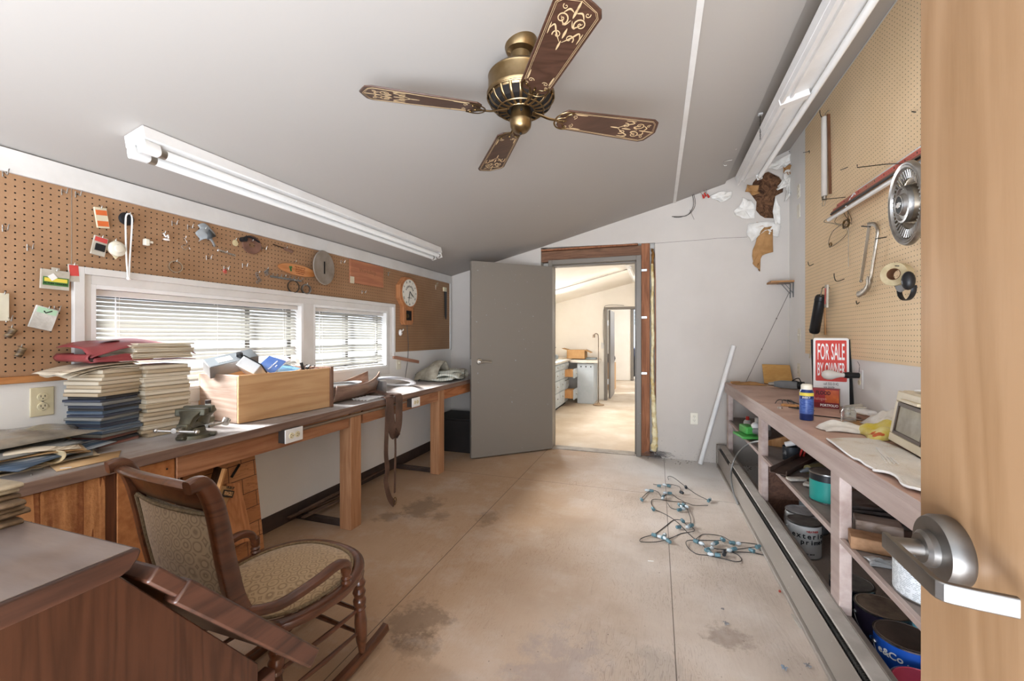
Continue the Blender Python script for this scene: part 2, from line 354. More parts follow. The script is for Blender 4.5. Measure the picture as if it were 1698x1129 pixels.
ob('stud', MB().box(-.022, -.012, YE + .02, YE + .11, .03, 2.205), M_stud, st, bev=.002)
ob('sill_plate', MB().box(-.155, -.03, YE + .02, YE + .11, 0, .03), M_hdr, st, bev=.003)
for i, z in enumerate((1.93, 1.44, .86)): ob('clip', MB().box(-.155, -.1, YE + .01, YE + .02, z - .012, z + .012), metal('galvanised', '#b9bcbd', .4), st, bev=.001, label='pale metal clip')
# insulation spilling between the studs
def fluff(pts, w_, seedn, n=10):
    r2 = random.Random(seedn); mb = MB(); q = cr(pts, 9); wh = [(w_(i / (len(q) - 1)) * r2.uniform(.75, 1.2), .05 * r2.uniform(.7, 1.3)) for i in range(len(q))]
    return mb.sweep([p + Vector((r2.uniform(-.005, .005), r2.uniform(-.006, .006), 0)) for p in q], wh, (0, 1, 0), n=n)
M_insul = paint('yellow_fibre_insulation', '#f0e5bd', '#c8ab6a', .95, scale=14, bump=1.0, amt=(.35, .6))
mb = fluff([(-.045, YE + .04, 2.0), (-.048, YE + .03, 1.6), (-.044, YE + .035, 1.2), (-.05, YE + .02, .95), (-.042, YE + .01, .7), (-.03, YE - .01, .4), (-.02, YE - .015, .2), (-.035, YE + .0, .07)], lambda t: .034 + .075 * max(0, t - .45), 4)
ob('insulation', mb, M_insul, st, smooth=60, sub=1, label='yellow fibreglass insulation bulging out at the foot')
mb = fluff([(-.045, YE + .05, 2.15), (-.04, YE + .05, 1.9), (-.05, YE + .045, 1.5)], lambda t: .03, 9)
ob('insulation', mb, paint('brown_insulation', '#a5763c', '#6e4a25', .95, scale=20, bump=1), st, smooth=60)
mb = MB(); r2 = random.Random(3)
for i in range(16):
    p = Vector((-.13 + r2.random() * .12, YE - .01, .005 + r2.random() * .05)); mb.sweep(cr([p, p + Vector((.03 + .05 * r2.random(), -.02, .03 * r2.random())), p + Vector((.09 + .1 * r2.random(), -.03 - .03 * r2.random(), .02 * r2.random()))], 5), (.006, .003), n=6)
solo('dust_clump', mb, paint('grey_lint', '#8d8b8c', '#6d6a69', .95), 'grey tangle of lint and splinters at the foot of the door jamb', 'debris')
# steel door frame and door
M_blue = paint('blue_grey_enamel', '#a9b3b8', '#9ea8ad', .42, scale=3, bump=.08, specks=('#7d756b', 42, .735))
dr = thing('door_1', None, None, (-.6, YE, 0)); dr['kind'] = 'structure'
mb = MB(); fr0, fr1 = YE - .02, YE + .14
for a, b in ((DX0 - .045, DX0), (DX1, DX1 + .05)): mb.box(a, b, fr0, fr1, 0, DZ + .05)
mb.box(DX0, DX1, fr0, fr1, DZ, DZ + .05); mb.box(DX1 - .016, DX1, YE + .04, fr1, 0, DZ); mb.box(DX0, DX1, YE + .04, fr1, DZ - .016, DZ)
struct('door_frame', mb, M_blue, dr, bev=.003)
struct('threshold', MB().box(DX0, DX1, YE - .005, YE + .14, 0, .006), paint('worn_sill', '#b9aea2', '#8f857b', .6), dr)
ds = thing('door_2', None, None, (DX0, YE - .03, 0)); ds['kind'] = 'structure'
H = Vector((DX0 + .01, YE - .045, .012)); E_ = Vector((-1.771, 3.915, .012)); dv = (E_ - H).normalized(); nv = Vector((dv.y, -dv.x, 0))
if nv.y > 0: nv = -nv                              # face towards the camera
W_ = (E_ - H).length
Md = Matrix.Translation(H) @ Matrix((dv, -nv, Vector((0, 0, 1)))).transposed().to_4x4()   # local x along slab, y away from camera, z up
struct('door_slab', MB().box(0, W_, 0, .044, 0, 1.995, Md), M_blue, ds, bev=.002)
M_steel = metal('satin_steel', '#c9c6c0', .3)
hd = MB(); hc = Md @ Vector((W_ - .085, 0, .975)); 
for sgn in (-1, 1):
    off = 0 if sgn < 0 else .044
    hd.lathe([(0, 0), (.03, .0), (.032, .006), (.026, .016), (.013, .018), (.012, .05), (0, .05)], (0, 0, 0), 24, Md @ Matrix.Translation((W_ - .085, off, .975)) @ Matrix.Rotation(R(90 if sgn < 0 else -90), 4, 'X'))
    hd.add(*(lambda m: (m.v, m.f))(MB().sweep([(W_ - .078, off + sgn * .045, .975), (W_ - .12, off + sgn * .052, .976), (W_ - .2, off + sgn * .05, .970)], [(.026, .024), (.022, .020), (.018, .014)], n=10)), M=Md)
struct('door_handle', hd, M_steel, ds)
struct('latch_plate', MB().box(W_, W_ + .002, .01, .034, .94, 1.0, Md), M_steel, ds)
# near door: pale wood, wide open against the right, with a lever set
M_birch = wood('varnished_birch_veneer', '#a3815f', '#8f6d4b', 'z', .55, .42, .05, .3, ring=5, c3='#987553')
dn = thing('door_3', None, None, (.39, -.08, 0)); dn['kind'] = 'structure'
A = Vector((.377, .808, .008)); B = Vector((.415, -.1, .008)); u_ = (B - A).normalized(); n_ = Vector((u_.y, -u_.x, 0)); n_ = n_ if n_.x < 0 else -n_
Mn = Matrix.Translation(A) @ Matrix((u_, -n_, Vector((0, 0, 1)))).transposed().to_4x4()   # x towards hinge, y away from room, z up
struct('door_slab', MB().box(0, (B - A).length, 0, .044, 0, 2.03, Mn), M_birch, dn, bev=.0015)
def on(m, M, T):
    T.add(m.v, m.f, M); return T
lv = MB(); hc = (.07, 0, .950)
on(MB().lathe([(0, 0), (.0445, 0), (.0462, .004), (.0455, .018), (.042, .024), (.024, .0255), (.0235, .033), (.019, .037), (0, .037)], (0, 0, 0), 48), Mn @ Matrix.Translation(hc) @ Matrix.Rotation(R(90), 4, 'X'), lv)
struct('rosette', lv, metal('satin_nickel', '#8f8c88', .42, '#7d7a76'), dn, smooth=30)
lv = MB(); on(MB().sweep([(0, 0, .03), (0, 0, .074)], (.024, .018), (0, 1, 0), n=20, e=3), Mn @ Matrix.Translation(hc) @ Matrix.Rotation(R(90), 4, 'X'), lv)
on(MB().sweep([(-.013, -.0705, .0), (.05, -.0745, .0), (.104, -.078, .0), (.112, -.0775, .0), (.117, -.074, .0), (.119, -.069, .0), (.124, -.05, .0), (.130, -.018, .0)], [(.0075, .022)] * 8, n=16, e=9), Mn @ Matrix.Translation(hc), lv)
struct('lever_handle', lv, MATS['satin_nickel'], dn, smooth=30)

# ------------------------------------------------------------------ windows and blinds
M_vinyl = paint('window_vinyl', '#eeedea', '#e0dedb', .4, scale=4, bump=.03)
M_pane = glass('window_pane', '#ffffff', 0.0, 1, .12)
def window(n, y0, y1, mull):
    o = thing('window_%d' % n, None, None, (XL, (y0 + y1) / 2, WZ0)); o['kind'] = 'structure'
    mb = MB(); a, b = XL - .13, XL + .012; t = .018
    for q in ((y0 - .001, y0 + t, WZ0, WZ1), (y1 - t, y1 + .001, WZ0, WZ1), (y0 + t, y1 - t, WZ0, WZ0 + t), (y0 + t, y1 - t, WZ1 - t, WZ1)): mb.box(a, b, *q)
    struct('window_frame', mb, M_vinyl, o, bev=.002)
    mb = MB()
    for q in ((y0 + t, y0 + t + .03, WZ0 + t, WZ1 - t), (y1 - t - .03, y1 - t, WZ0 + t, WZ1 - t), (y0 + t, y1 - t, WZ0 + t, WZ0 + t + .03), (y0 + t, y1 - t, WZ1 - t - .03, WZ1 - t)): mb.box(XL - .115, XL - .085, *q)
    for ym in mull: mb.box(XL - .118, XL - .08, ym - .017, ym - .003, WZ0 + t, WZ1 - t); mb.box(XL - .112, XL - .084, ym + .004, ym + .018, WZ0 + t, WZ1 - t)
    struct('sash', mb, [paint('dark_sash_aluminium', '#6f6d6a', '#5a5856', .5)], o)
    struct('window_pane', MB().box(XL - .102, XL - .098, y0 + t, y1 - t, WZ0 + t, WZ1 - t), M_pane, o)
window(1, W1[0], W1[1], (1.98,)); window(2, W2[0], W2[1], (2.88,))
# white casing around the pair
mb = MB()
for q in ((1.095, 1.131, .9, 1.545), (1.131, 3.39, 1.515, 1.545), (3.39, 3.415, 1.06, 1.545)): mb.box(XL, XL + .026, *q)
for q in ((1.131, W1[0], WZ0, 1.515), (W1[0], W2[1], WZ1, 1.515), (W1[1], W2[0], WZ0, WZ1), (W2[1], 3.345, WZ0, 1.515), (1.131, 3.345, .9, WZ0)): mb.box(XL, XL + .012, *q)
struct('trim_4', mb, M_trim, bev=.002)
k = N('blind_slat_enamel'); k.b.inputs['Transmission Weight'].default_value = 0; tr = k.n('BsdfTranslucent'); tr.inputs[0].default_value = (.85, .84, .8, 1); ms = k.n('MixShader'); ms.inputs[0].default_value = .06
k.l(k.b.outputs[0], ms.inputs[1]); k.l(tr.outputs[0], ms.inputs[2]); k.l(ms.outputs[0], k.t.nodes['Material Output'].inputs[0]); M_slat = k.out(k.ramp(k.noise(k.coord(), 8), [(.3, '#a5a197'), (.7, '#aeaaa0')]), .45, 0)
M_cord = paint('white_cord', '#f0efec', '#dcdad5', .7)
def blind(y0, y1, label, seedn, wand):
    r2 = random.Random(seedn); o = thing('window_blind', label, 'blind', (XL - .03, (y0 + y1) / 2, WZ0), group=None)
    ob('head_rail', MB().box(XL - .052, XL - .018, y0, y1, WZ1 - .045, WZ1 - .019), M_trim, o, bev=.002)
    mb = MB(); z = WZ1 - .06; i = 0; L = y1 - y0
    while z > WZ0 + .045:
        tilt = R(43 + r2.uniform(-4, 4)); sag = r2.uniform(0, .002); dip = r2.uniform(-.004, .004); ww = .0125
        if i in (10, 11, 15, 16): tilt = R(r2.uniform(-8, 12)); dip = r2.uniform(-.007, .007)
        def fn(u, v_, z=z, tilt=tilt, sag=sag, dip=dip):
            q = (v_ - .5) * 2; return (XL - .035 + q * ww * math.cos(tilt), y0 + .003 + (L - .006) * u, z - q * ww * math.sin(tilt) + .0016 * (1 - q * q) - sag * math.sin(math.pi * u * 3) + dip * (u - .5))
        mb.grid(fn, 12, 4); z -= .0205; i += 1
    ob('slats', mb, M_slat, o, smooth=60)
    ob('bottom_rail', MB().box(XL - .047, XL - .023, y0, y1, WZ0 + .024, WZ0 + .036), M_trim, o, bev=.003)
    nl = 3 if L > 1 else 2
    for j in range(nl):
        y = y0 + .1 + (L - .2) * j / (nl - 1); mb = MB()
        for dx in (-.013, .013): mb.tube([(XL - .035 + dx, y, WZ1 - .045), (XL - .035 + dx, y, WZ0 + .03)], .0008, 5)
        ob('ladder_cord', mb, M_cord, o)
    mb = MB(); yy = y0 + wand; mb.tube([(XL - .012, yy, WZ1 - .05), (XL - .01, yy + .002, WZ0 + .12)], .003, 6); ob('tilt_wand', mb, glass('clear_acrylic', '#ffffff', .1, .6), o)
    mb = MB(); mb.tube([(XL - .012, y1 - .13, WZ1 - .05), (XL - .008, y1 - .125, WZ0 + .16)], .0012, 5); mb.lathe([(.0, .02), (.003, .018), (.005, 0), (0, 0)], (XL - .008, y1 - .125, WZ0 + .14), 10); ob('lift_cord', mb, M_cord, o)
blind(W1[0] + .02, W1[1] - .02, 'wide white mini blind in the larger window behind the wooden drawer and paper stack', 1, .08)
blind(W2[0] + .02, W2[1] - .02, 'narrow white mini blind in the smaller window nearer the clock', 2, .06)

# ------------------------------------------------------------------ pegboards
PB_L = pegboard('brown_pegboard', '#ad8867', '#977353'); 
PB_R = pegboard('tan_pegboard', '#f6dbb4', '#ecd0a6', r=.0027)
def pb(label, rects, m, x0, x1):
    mb = MB()
    for q in rects: mb.box(x0, x1, *q)
    return solo('pegboard', mb, m, label, 'pegboard', smooth=0)
pb('brown pegboard panel left of the windows with an outlet below it', [(Y0, 1.094, 1.094, 1.871)], PB_L, XL + .001, XL + .006)
pb('long brown pegboard above the windows running to the clock corner', [(1.099, 3.415, 1.546, 1.871), (3.415, YE - .056, 1.096, 1.871)], PB_L, XL + .001, XL + .006)
solo('ledge_strip', MB().box(XL, XL + .02, Y0, 1.09, 1.066, 1.093), wood('orange_pine', '#c58a55', '#a66b3b', 'y', 1, .6), 'thin orange pine strip under the left pegboard panel', 'wood strip', bev=.002)
solo('pegboard', MB().box(XR - .006, XR - .001, Y0, 4.13, 1.104, 2.968), PB_R, 'tall tan pegboard covering the right wall above the bench', 'pegboard', smooth=0)
# ================================================================== NEXT ROOMS, seen through the doorway
Y2 = 8.4
def cz2(x): return cz(max(min(x, 1.17), -2.34)) - .2
struct('wall_left_next_room', MB().box(-2.5, -2.36, YE + .14, Y2, 0, 2.4), M_cream)
struct('wall_right_next_room', MB().box(1.0, 1.12, YE + .14, Y2, 0, 2.9), M_cream)
mb = MB(); mb.prism([(-2.5, cz2(-2.34)), (-2.5, 3.2), (1.2, 3.2), (1.2, cz2(1.17)), (.176, cz2(.176))], -Y2 - .1, -(YE + .14), Matrix(((1, 0, 0, 0), (0, 0, -1, 0), (0, 1, 0, 0), (0, 0, 0, 1))))
struct('ceiling_next_room', mb, M_cream)
s0 = MB(); s0.bar((-2.36, 6.6, cz2(-2.34) - .004), (.17, 6.6, cz2(.17) - .004), .03, .012); struct('trim_5', s0, paint('grey_batten', '#b5aca0', '#a59c90', .7))  # grey-beige batten along the ceiling seam
D2 = (-.93, -.05, 1.765)
mb = wallshape(MB(), [(-2.5, 0), (D2[0], 0), (D2[0], D2[2]), (D2[1], D2[2]), (D2[1], 0), (1.1, 0), (1.1, 2.9), (-2.5, 2.2)], Y2, Y2 + .12); struct('wall_end_next_room', mb, M_cream)
d4 = thing('door_4', None, None, (D2[0], Y2, 0)); d4['kind'] = 'structure'
mb = MB(); mb.box(D2[0] - .045, D2[0] + .01, Y2 - .02, Y2 + .14, 0, D2[2] + .04); mb.box(D2[0], D2[1], Y2 - .02, Y2 + .14, D2[2], D2[2] + .04); mb.box(D2[1], D2[1] + .05, Y2 - .02, Y2 + .14, 0, D2[2] + .04)
struct('door_frame', mb, M_blue, d4, bev=.003)
struct('door_slab', MB().box(D2[0] + .02, D2[0] + .06, Y2 + .14, Y2 + 1.0, .01, D2[2] - .01), M_blue, d4)
hh = MB(); [hh.box(D2[0] + .005, D2[0] + .03, Y2 + .06, Y2 + .13, z, z + .1) for z in (.3, 1.45)]; struct('hinge', hh, M_steel, d4)
struct('wall_left_far_room', MB().box(-3.2, -3.1, Y2 + .12, 13, 0, 2.6), M_cream)
struct('ceiling_far_room', MB().box(-3.2, 1.5, Y2 + .12, 13, 2.2, 2.3), M_cream)
Y3 = 12.3; D3 = (-.62, .3, 1.98)
struct('wall_end_far_room', wallshape(MB(), [(-3.2, 0), (D3[0], 0), (D3[0], D3[2]), (D3[1], D3[2]), (D3[1], 0), (1.6, 0), (1.6, 2.6), (-3.2, 2.6)], Y3, Y3 + .12), M_cream)
d5 = thing('door_5', None, None, (D3[0], Y3, 0)); d5['kind'] = 'structure'
mb = MB(); mb.box(D3[0] - .08, D3[0], Y3 - .02, Y3 + .14, 0, D3[2] + .05); mb.box(D3[0], D3[1], Y3 - .02, Y3 + .14, D3[2], D3[2] + .05); struct('door_frame', mb, M_blue, d5, bev=.003)
# what stands beyond the furthest doorway
struct('ground_outside', MB().box(-3, 3, 13.2, 17, -.08, -.01), M_conc)
cr0 = thing('covered_car', 'dark car with pale windscreen glimpsed past the furthest doorway', 'car', (-.2, 14.2, 0))
mb = MB(); mb.prism([(0, .35), (.1, .8), (.9, .95), (1.5, 1.45), (2.6, 1.45), (3.0, .95), (3.2, .4), (3.1, .3), (.1, .3)], -.8, .8, Matrix.Translation((-1.2, 14.2, 0)) @ Matrix(((1, 0, 0, 0), (0, 0, 1, 0), (0, 1, 0, 0), (0, 0, 0, 1)))); ob('body', mb, paint('dark_car_paint', '#3a3f52', '#2c3040', .25), cr0, bev=.05)
mb = MB(); mb.box(-.25, 1.3, 13.37, 13.39, 1.0, 1.35); ob('windscreen', mb, paint('pale_glass', '#aeb9c6', '#8d97a6', .1), cr0)
for x in (-.7, 1.4): ob('wheel', MB().cyl((x, 13.35, .32), (x, 13.55, .32), .31, n=20), paint('tyre', '#1c1c1e', '#141416', .8), cr0)
mb = MB()
for i in range(4): mb.box(-.6, .3, 12.36, 12.38, 1.55 + i * .1, 1.64 + i * .1)
solo('roller_shade', mb, paint('teal_slats', '#7f9aa3', '#6d8891', .6), 'grey teal slatted shade hanging in the furthest doorway', 'shade')
# drawer cabinets
M_cab = paint('pale_grey_cabinet_paint', '#b9bec0', '#aeb4b6', .5, scale=6, bump=.05)
M_pine = wood('plain_pine', '#d6a36d', '#bd8650', 'z', 1, .6)
cb = thing('drawer_cabinet', 'pale grey cabinet full of drawers, two pulled open, in the next room', 'cabinet', (-1.85, 6.9, 0))
XF = -1.56; ob('body', MB().box(-2.355, XF, 5.6, 7.78, .06, .78), M_cab, cb, bev=.003)
ob('worktop', MB().box(-2.355, XF + .03, 5.6, 8.38, .781, .815), paint('pale_counter', '#d8cfc0', '#c9bfae', .5), cb, bev=.004)
ob('plinth', MB().box(-2.3, XF - .05, 5.6, 7.78, 0, .06), M_dark, cb)
rows = [(6.22, 6.6, [(.12, .3), (.32, .5), (.52, .66), (.68, .76)]), (6.62, 7.0, [(.12, .3), (.32, .5), (.52, .66), (.68, .76)]), (7.02, 7.4, [(.12, .3), (.32, .5), (.52, .66), (.68, .76)]), (7.42, 7.76, [(.12, .3), (.32, .45), (.5, .66), (.68, .76)]), (5.8, 6.2, [(.12, .3), (.32, .5), (.52, .66), (.68, .76)])]
for a, b, zs in rows:
    for z0, z1 in zs:
        op = .16 if (a == 7.42 and z0 in (.12, .5)) else 0
        f = ob('drawer', MB().box(XF + op, XF + .018 + op, a, b, z0, z1), M_cab, cb, bev=.003)
        if op: ob('drawer_box', MB().box(XF - .01, XF + op, a + .02, b - .02, z0 + .02, z1 - .02), M_pine, f, label='bare orange pine drawer side')
        ob('knob', MB().ball((XF + .03 + op, (a + b) / 2, (z0 + z1) / 2), .012, 10), M_steel, f)
cb = thing('end_cabinet', 'grey panelled cabinet side against the far wall of the next room', 'cabinet', (-1.35, 8.0, 0))
ob('side_panel', MB().box(XF + .16, -1.1, 7.84, 7.86, 0, .74), M_cab, cb, bev=.002); ob('body', MB().box(XF + .16, -1.1, 7.86, 8.38, 0, .74), M_cab, cb)
ob('counter', MB().box(XF + .032, -1.02, 7.8, 8.38, .75, .8), MATS['pale_counter'], cb, bev=.004)
for x in (-1.33, -1.24, -1.15): ob('hole', MB().cyl((x, 7.84, .68), (x, 7.83, .68), .012, n=8), M_dark, cb)
M_card = paint('cardboard', '#c49b6c', '#b08656', .8, scale=8, bump=.1)
bxx = thing('cardboard_box', 'open brown cardboard box on the counter in the next room', 'box', (-1.3, 8.1, .8))
mb = MB(); a0, a1, b0, b1, z0, z1 = -1.62, -1.28, 7.95, 8.25, .816, .98
for q in ((a0, a1, b0, b0 + .005), (a0, a1, b1 - .005, b1), (a0, a0 + .005, b0, b1), (a1 - .005, a1, b0, b1)): mb.box(*q, z0, z1)
mb.box(a0, a1, b0, b1, z0, z0 + .004); ob('carton', mb, M_card, bxx)
for p, q in (((a1, b0, z1), (a1 + .11, b0, z1 - .05)), ((a0, b0, z1), (a0 - .1, b0, z1 + .03))):
    mb = MB(); mb.add([p, q, (q[0], b1, q[2]), (p[0], b1, p[2])], [(0, 1, 2, 3)]); ob('flap', mb, M_card, bxx, solid=.004)
mt = thing('small_motor', 'small grey machine with a handle on the next room cabinet', 'machine', (-1.72, 7.2, .816))
ob('housing', MB().sweep([(-1.78, 7.0, .87), (-1.74, 7.2, .875), (-1.7, 7.4, .87)], [(.08, .1), (.12, .11), (.09, .09)], n=12, e=3), paint('machine_grey', '#8d9497', '#6c7376', .4), mt); ob('handle', MB().tube(cr([(-1.76, 7.05, .9), (-1.74, 7.15, 1.0), (-1.72, 7.28, .97)], 5), .009), paint('black_iron', '#2c2b2a', '#1e1d1c', .5, metal=.3), mt)
ob('crank', MB().tube([(-1.74, 7.15, .92), (-1.72, 7.2, 1.02), (-1.66, 7.22, 1.05)], .006), MATS['black_iron'], mt)
solo('metal_case', MB().box(-1.27, -1.08, 8.0, 8.2, .801, .84), paint('dark_grey_case', '#7a7f80', '#676c6d', .5), 'flat dark grey case on the counter beside the carton', 'case', bev=.006)
fl = thing('floor_lamp', 'slim rusty floor lamp with a curved neck in the next room', 'lamp', (-1.0, 7.75, 0))
ob('base', MB().lathe([(0, 0), (.1, 0), (.1, .012), (.03, .03), (.012, .05), (0, .05)], (-1.0, 7.75, 0), 24), paint('rusty_base', '#b59a7c', '#8f7355', .6), fl)
ob('pole', MB().tube([(-1.0, 7.75, .04), (-1.0, 7.75, 1.2)] + cr([(-1.0, 7.75, 1.2), (-1.01, 7.75, 1.27), (-1.05, 7.75, 1.29), (-1.08, 7.75, 1.26)], 5), .008), paint('brown_tube', '#7d6a58', '#5e4f42', .4, metal=.6), fl)
ob('lamp_head', MB().lathe([(0, .03), (.02, .025), (.024, -.03), (0, -.03)], (-1.085, 7.75, 1.245), 14), MATS['brown_tube'], fl)
def fixture_small(p0, p1, label):
    o = thing('strip_light', label, 'ceiling light', p0); ob('housing', MB().bar(p0, p1, .12, .05), M_trim, o, bev=.004)
    a, b = Vector(p0), Vector(p1); t = (b - a).normalized(); mb = MB(); mb.cyl(a + t * .04 - Vector((0, 0, .05)), b - t * .04 - Vector((0, 0, .05)), .018, n=10); ob('tube', mb, paint('tube_glass', '#f4f3f0', '#eeedea', .3), o)
fixture_small((-2.0, 5.3, cz2(-2.0) - .03), (-2.0, 7.2, cz2(-2.0) - .03), 'white strip light on the left side of the next room ceiling')
fixture_small((-.35, 6.0, cz2(-.35) - .03), (-.35, 7.9, cz2(-.35) - .03), 'white strip light on the right side of the next room ceiling')
bx3 = thing('tall_carton', 'tall brown carton standing just inside the far room', 'box', (-1.05, 10.2, 0)); ob('carton', MB().box(-1.3, -.93, 10.0, 10.4, 0, .62), M_card, bx3); ob('contents', MB().ball((-1.05, 10.2, .72), .13, 12, (1, 1, .9)), M_grime, bx3)
sp = thing('light_switch', 'white switch plate on the wall left of the far doorway', 'switch', (-1.0, 8.39, 1.05)); ob('plate', MB().box(-1.035, -.965, 8.392, 8.4, 1.0, 1.115), M_trim, sp, bev=.002); ob('toggle', MB().box(-1.005, -.995, 8.38, 8.392, 1.05, 1.07), M_trim, sp)
mb = MB(); mb.tube(cr([(-.97, 8.385, .1), (-.965, 8.385, .9), (-.99, 8.385, 1.3), (-.98, 8.385, 1.75), (-.9, 8.385, 1.84), (-.6, 8.385, 1.83)], 6), .004, 6); solo('cable', mb, paint('grey_cable', '#5e5a55', '#4a4743', .6), 'thin dark cable run around the inner doorway of the next room', 'cable')

# ================================================================== LEFT WORKBENCH
M_fir = wood('planed_fir', '#b58762', '#9a6b48', 'z', 1.0, .6, .2); M_firy = wood('fir_rail', '#a87653', '#875637', 'y', 1.0, .6, .3)
k = N('dusty_worn_worktop'); v = k.coord((8, .6, 1)); v1 = k.coord()
sx_ = k.n('SeparateXYZ'); k.l(v1, sx_.inputs[0])
c = k.ramp(k.noise(v, 3, 5), [(.3, '#8b7c71'), (.7, '#a59a92')]); c = k.mix(k.ramp(k.noise(v1, 3, 5), [(.4, (0, 0, 0, 1)), (.62, (.85, .85, .85, 1))]), c, '#b9b7b8')
k.bump(k.noise(v, 8, 4), .2); M_top = k.out(c, .55, 0)
M_edge = wood('worn_dark_plank_edge', '#8a6f5f', '#6a5145', 'y', 1.1, .65, .5)
wb = thing('workbench', 'long wooden workbench under the windows on the left wall', 'workbench', (-2.1, 2.4, 0))
BX = -1.835
ob('worktop', MB().box(XL + .002, BX - .001, Y0 + .1, 4.09, .785, .80), M_top, wb)
ob('edge_board', MB().box(BX - .03, BX, Y0 + .1, 4.09, .757, .7995), M_edge, wb, bev=.004)
ob('apron', MB().box(BX - .055, BX - .022, 1.2, 2.22, .665, .7565), M_firy, wb, bev=.002); ob('apron', MB().box(BX - .055, BX - .022, 2.36, 3.385, .665, .7565), M_firy, wb, bev=.002)
ob('apron', MB().box(BX - .055, BX - .022, 3.515, 4.08, .665, .7565), wood('fir_rail_red', '#b87a50', '#94572f', 'y', 1.3, .6, .3), wb, bev=.002)
for y in (2.24, 3.40): ob('leg', MB().box(-1.945, BX - .021, y, y + .1, 0, .757), M_fir, wb, bev=.003)
for y in (2.27, 3.43): ob('floor_strut', MB().box(XL + .01, -1.945, y, y + .04, 0, .035), M_grime, wb, bev=.003)
ob('batten', MB().box(XL + .003, XL + .02, 3.45, 4.5, .90, .93), M_edge, wb) if False else None
# conduit and two outlets on the apron
cdt = thing('surface_conduit', 'brown conduit run along the front rail of the left workbench', 'conduit', (BX - .015, 2.4, .735))
ob('pipe', MB().tube([(BX - .016, 1.80, .737), (BX - .016, 2.86, .737)], .009, 10), paint('brown_raceway', '#8d7a66', '#6f5e4e', .5), cdt)
M_ivory = paint('ivory_plastic', '#ece6d6', '#e2dbc8', .35, scale=5, bump=0); M_whitep = paint('white_plastic', '#efeeeb', '#e6e4e0', .35, bump=0)
M_cream2 = paint('aged_cream_plastic', '#e4d9b8', '#d6caa6', .4, bump=0)
def outlet(pos, M, label, plate=M_ivory, horiz=False, box=False, cat='outlet', kind='duplex'):
    """pos is the plate centre; M local x across, y up, z out of the wall"""
    o = thing('power_outlet' if kind == 'duplex' else 'light_switch', label, cat, pos)
    T = M; 
    if horiz: T = T @ Matrix.Rotation(R(90), 4, 'Z')
    def part(nm, mb, m, par=o, **kw):
        q = MB(); q.add(mb.v, mb.f, T); return ob(nm, q, m, par, **kw)
    if box: part('box', MB().box(-.034, .034, -.055, .055, -.045, 0), paint('dark_steel_box', '#3a332e', '#2a2521', .6))
    part('cover_plate', MB().box(-.036, .036, -.058, .058, 0, .006), plate, bev=.003)
    if kind == 'duplex':
        for s_ in (-1, 1):
            r_ = part('receptacle', MB().lathe([(0, .0095), (.015, .0095), (.0165, .006)], (0, s_ * .0195, 0), 20), M_cream2 if plate is M_whitep else plate)
            mb = MB()
            for q in (-.006, .006): mb.box(q - .0011, q + .0011, s_ * .0195 - .001, s_ * .0195 + .007, .0094, .0099)
            mb.cyl((0, s_ * .0195 - .007, .0094), (0, s_ * .0195 - .007, .0099), .0024, n=8); part('slot', mb, M_dark, r_)
        part('screw', MB().cyl((0, 0, .005), (0, 0, .0072), .003, n=8), M_steel)
    elif kind == 'switch': part('toggle', MB().box(-.005, .005, -.004, .014, .005, .016), plate, bev=.001)
    else: part('screw', MB().cyl((0, .02, .005), (0, .02, .0072), .003, n=8), M_steel)
    return o
def ML(y, z, x=XL): return Matrix.Translation((x, y, z)) @ Matrix(((0, 0, 1, 0), (1, 0, 0, 0), (0, 1, 0, 0), (0, 0, 0, 1)))
def MR_(y, z, x=XR): return Matrix.Translation((x, y, z)) @ Matrix(((0, 0, -1, 0), (-1, 0, 0, 0), (0, 1, 0, 0), (0, 0, 0, 1)))
def ME(x, z, y=YE): return Matrix.Translation((x, y, z)) @ Matrix(((1, 0, 0, 0), (0, 0, -1, 0), (0, 1, 0, 0), (0, 0, 0, 1)))
outlet((BX, 1.745, .73), ML(1.745, .728, BX + .022), 'white outlet on a dark box at the near end of the bench rail conduit', M_whitep, True, True)
outlet((BX, 2.935, .725), ML(2.94, .724, BX + .022), 'white outlet on a dark box past the hanging belt on the bench rail', M_whitep, True, True)
outlet((XL, 1.004, .987), ML(1.006, .985), 'cream outlet on the left wall below the pegboard panel', M_cream2)
outlet((XL, 3.483, .988), ML(3.5, .985), 'ivory switch on the left wall under the clock cord', M_ivory, kind='switch', cat='switch')
outlet((.35, YE, .423), ME(.35, .423), 'ivory outlet low on the end wall right of the doorway', M_ivory)
outlet((XR, 4.315, 2.51), MR_(4.315, 2.51), 'ivory outlet high on the right wall, upper of two plates', M_ivory)
outlet((XR, 4.315, 2.337), MR_(4.315, 2.337), 'blank ivory plate high on the right wall, lower of two', M_ivory, kind='blank', cat='cover plate')
outlet((XR, 4.298, 1.253), MR_(4.30, 1.253), 'ivory switch plate on the right wall near the corner, above bench', M_ivory, kind='switch', cat='switch')
outlet((XR, 4.315, .94), MR_(4.31, .95), 'ivory outlet on the right wall just above the wooden board', M_ivory)
outlet((XR, 3.13, .985), MR_(3.13, .985), 'white outlet on the right wall behind the light bulb', M_whitep)
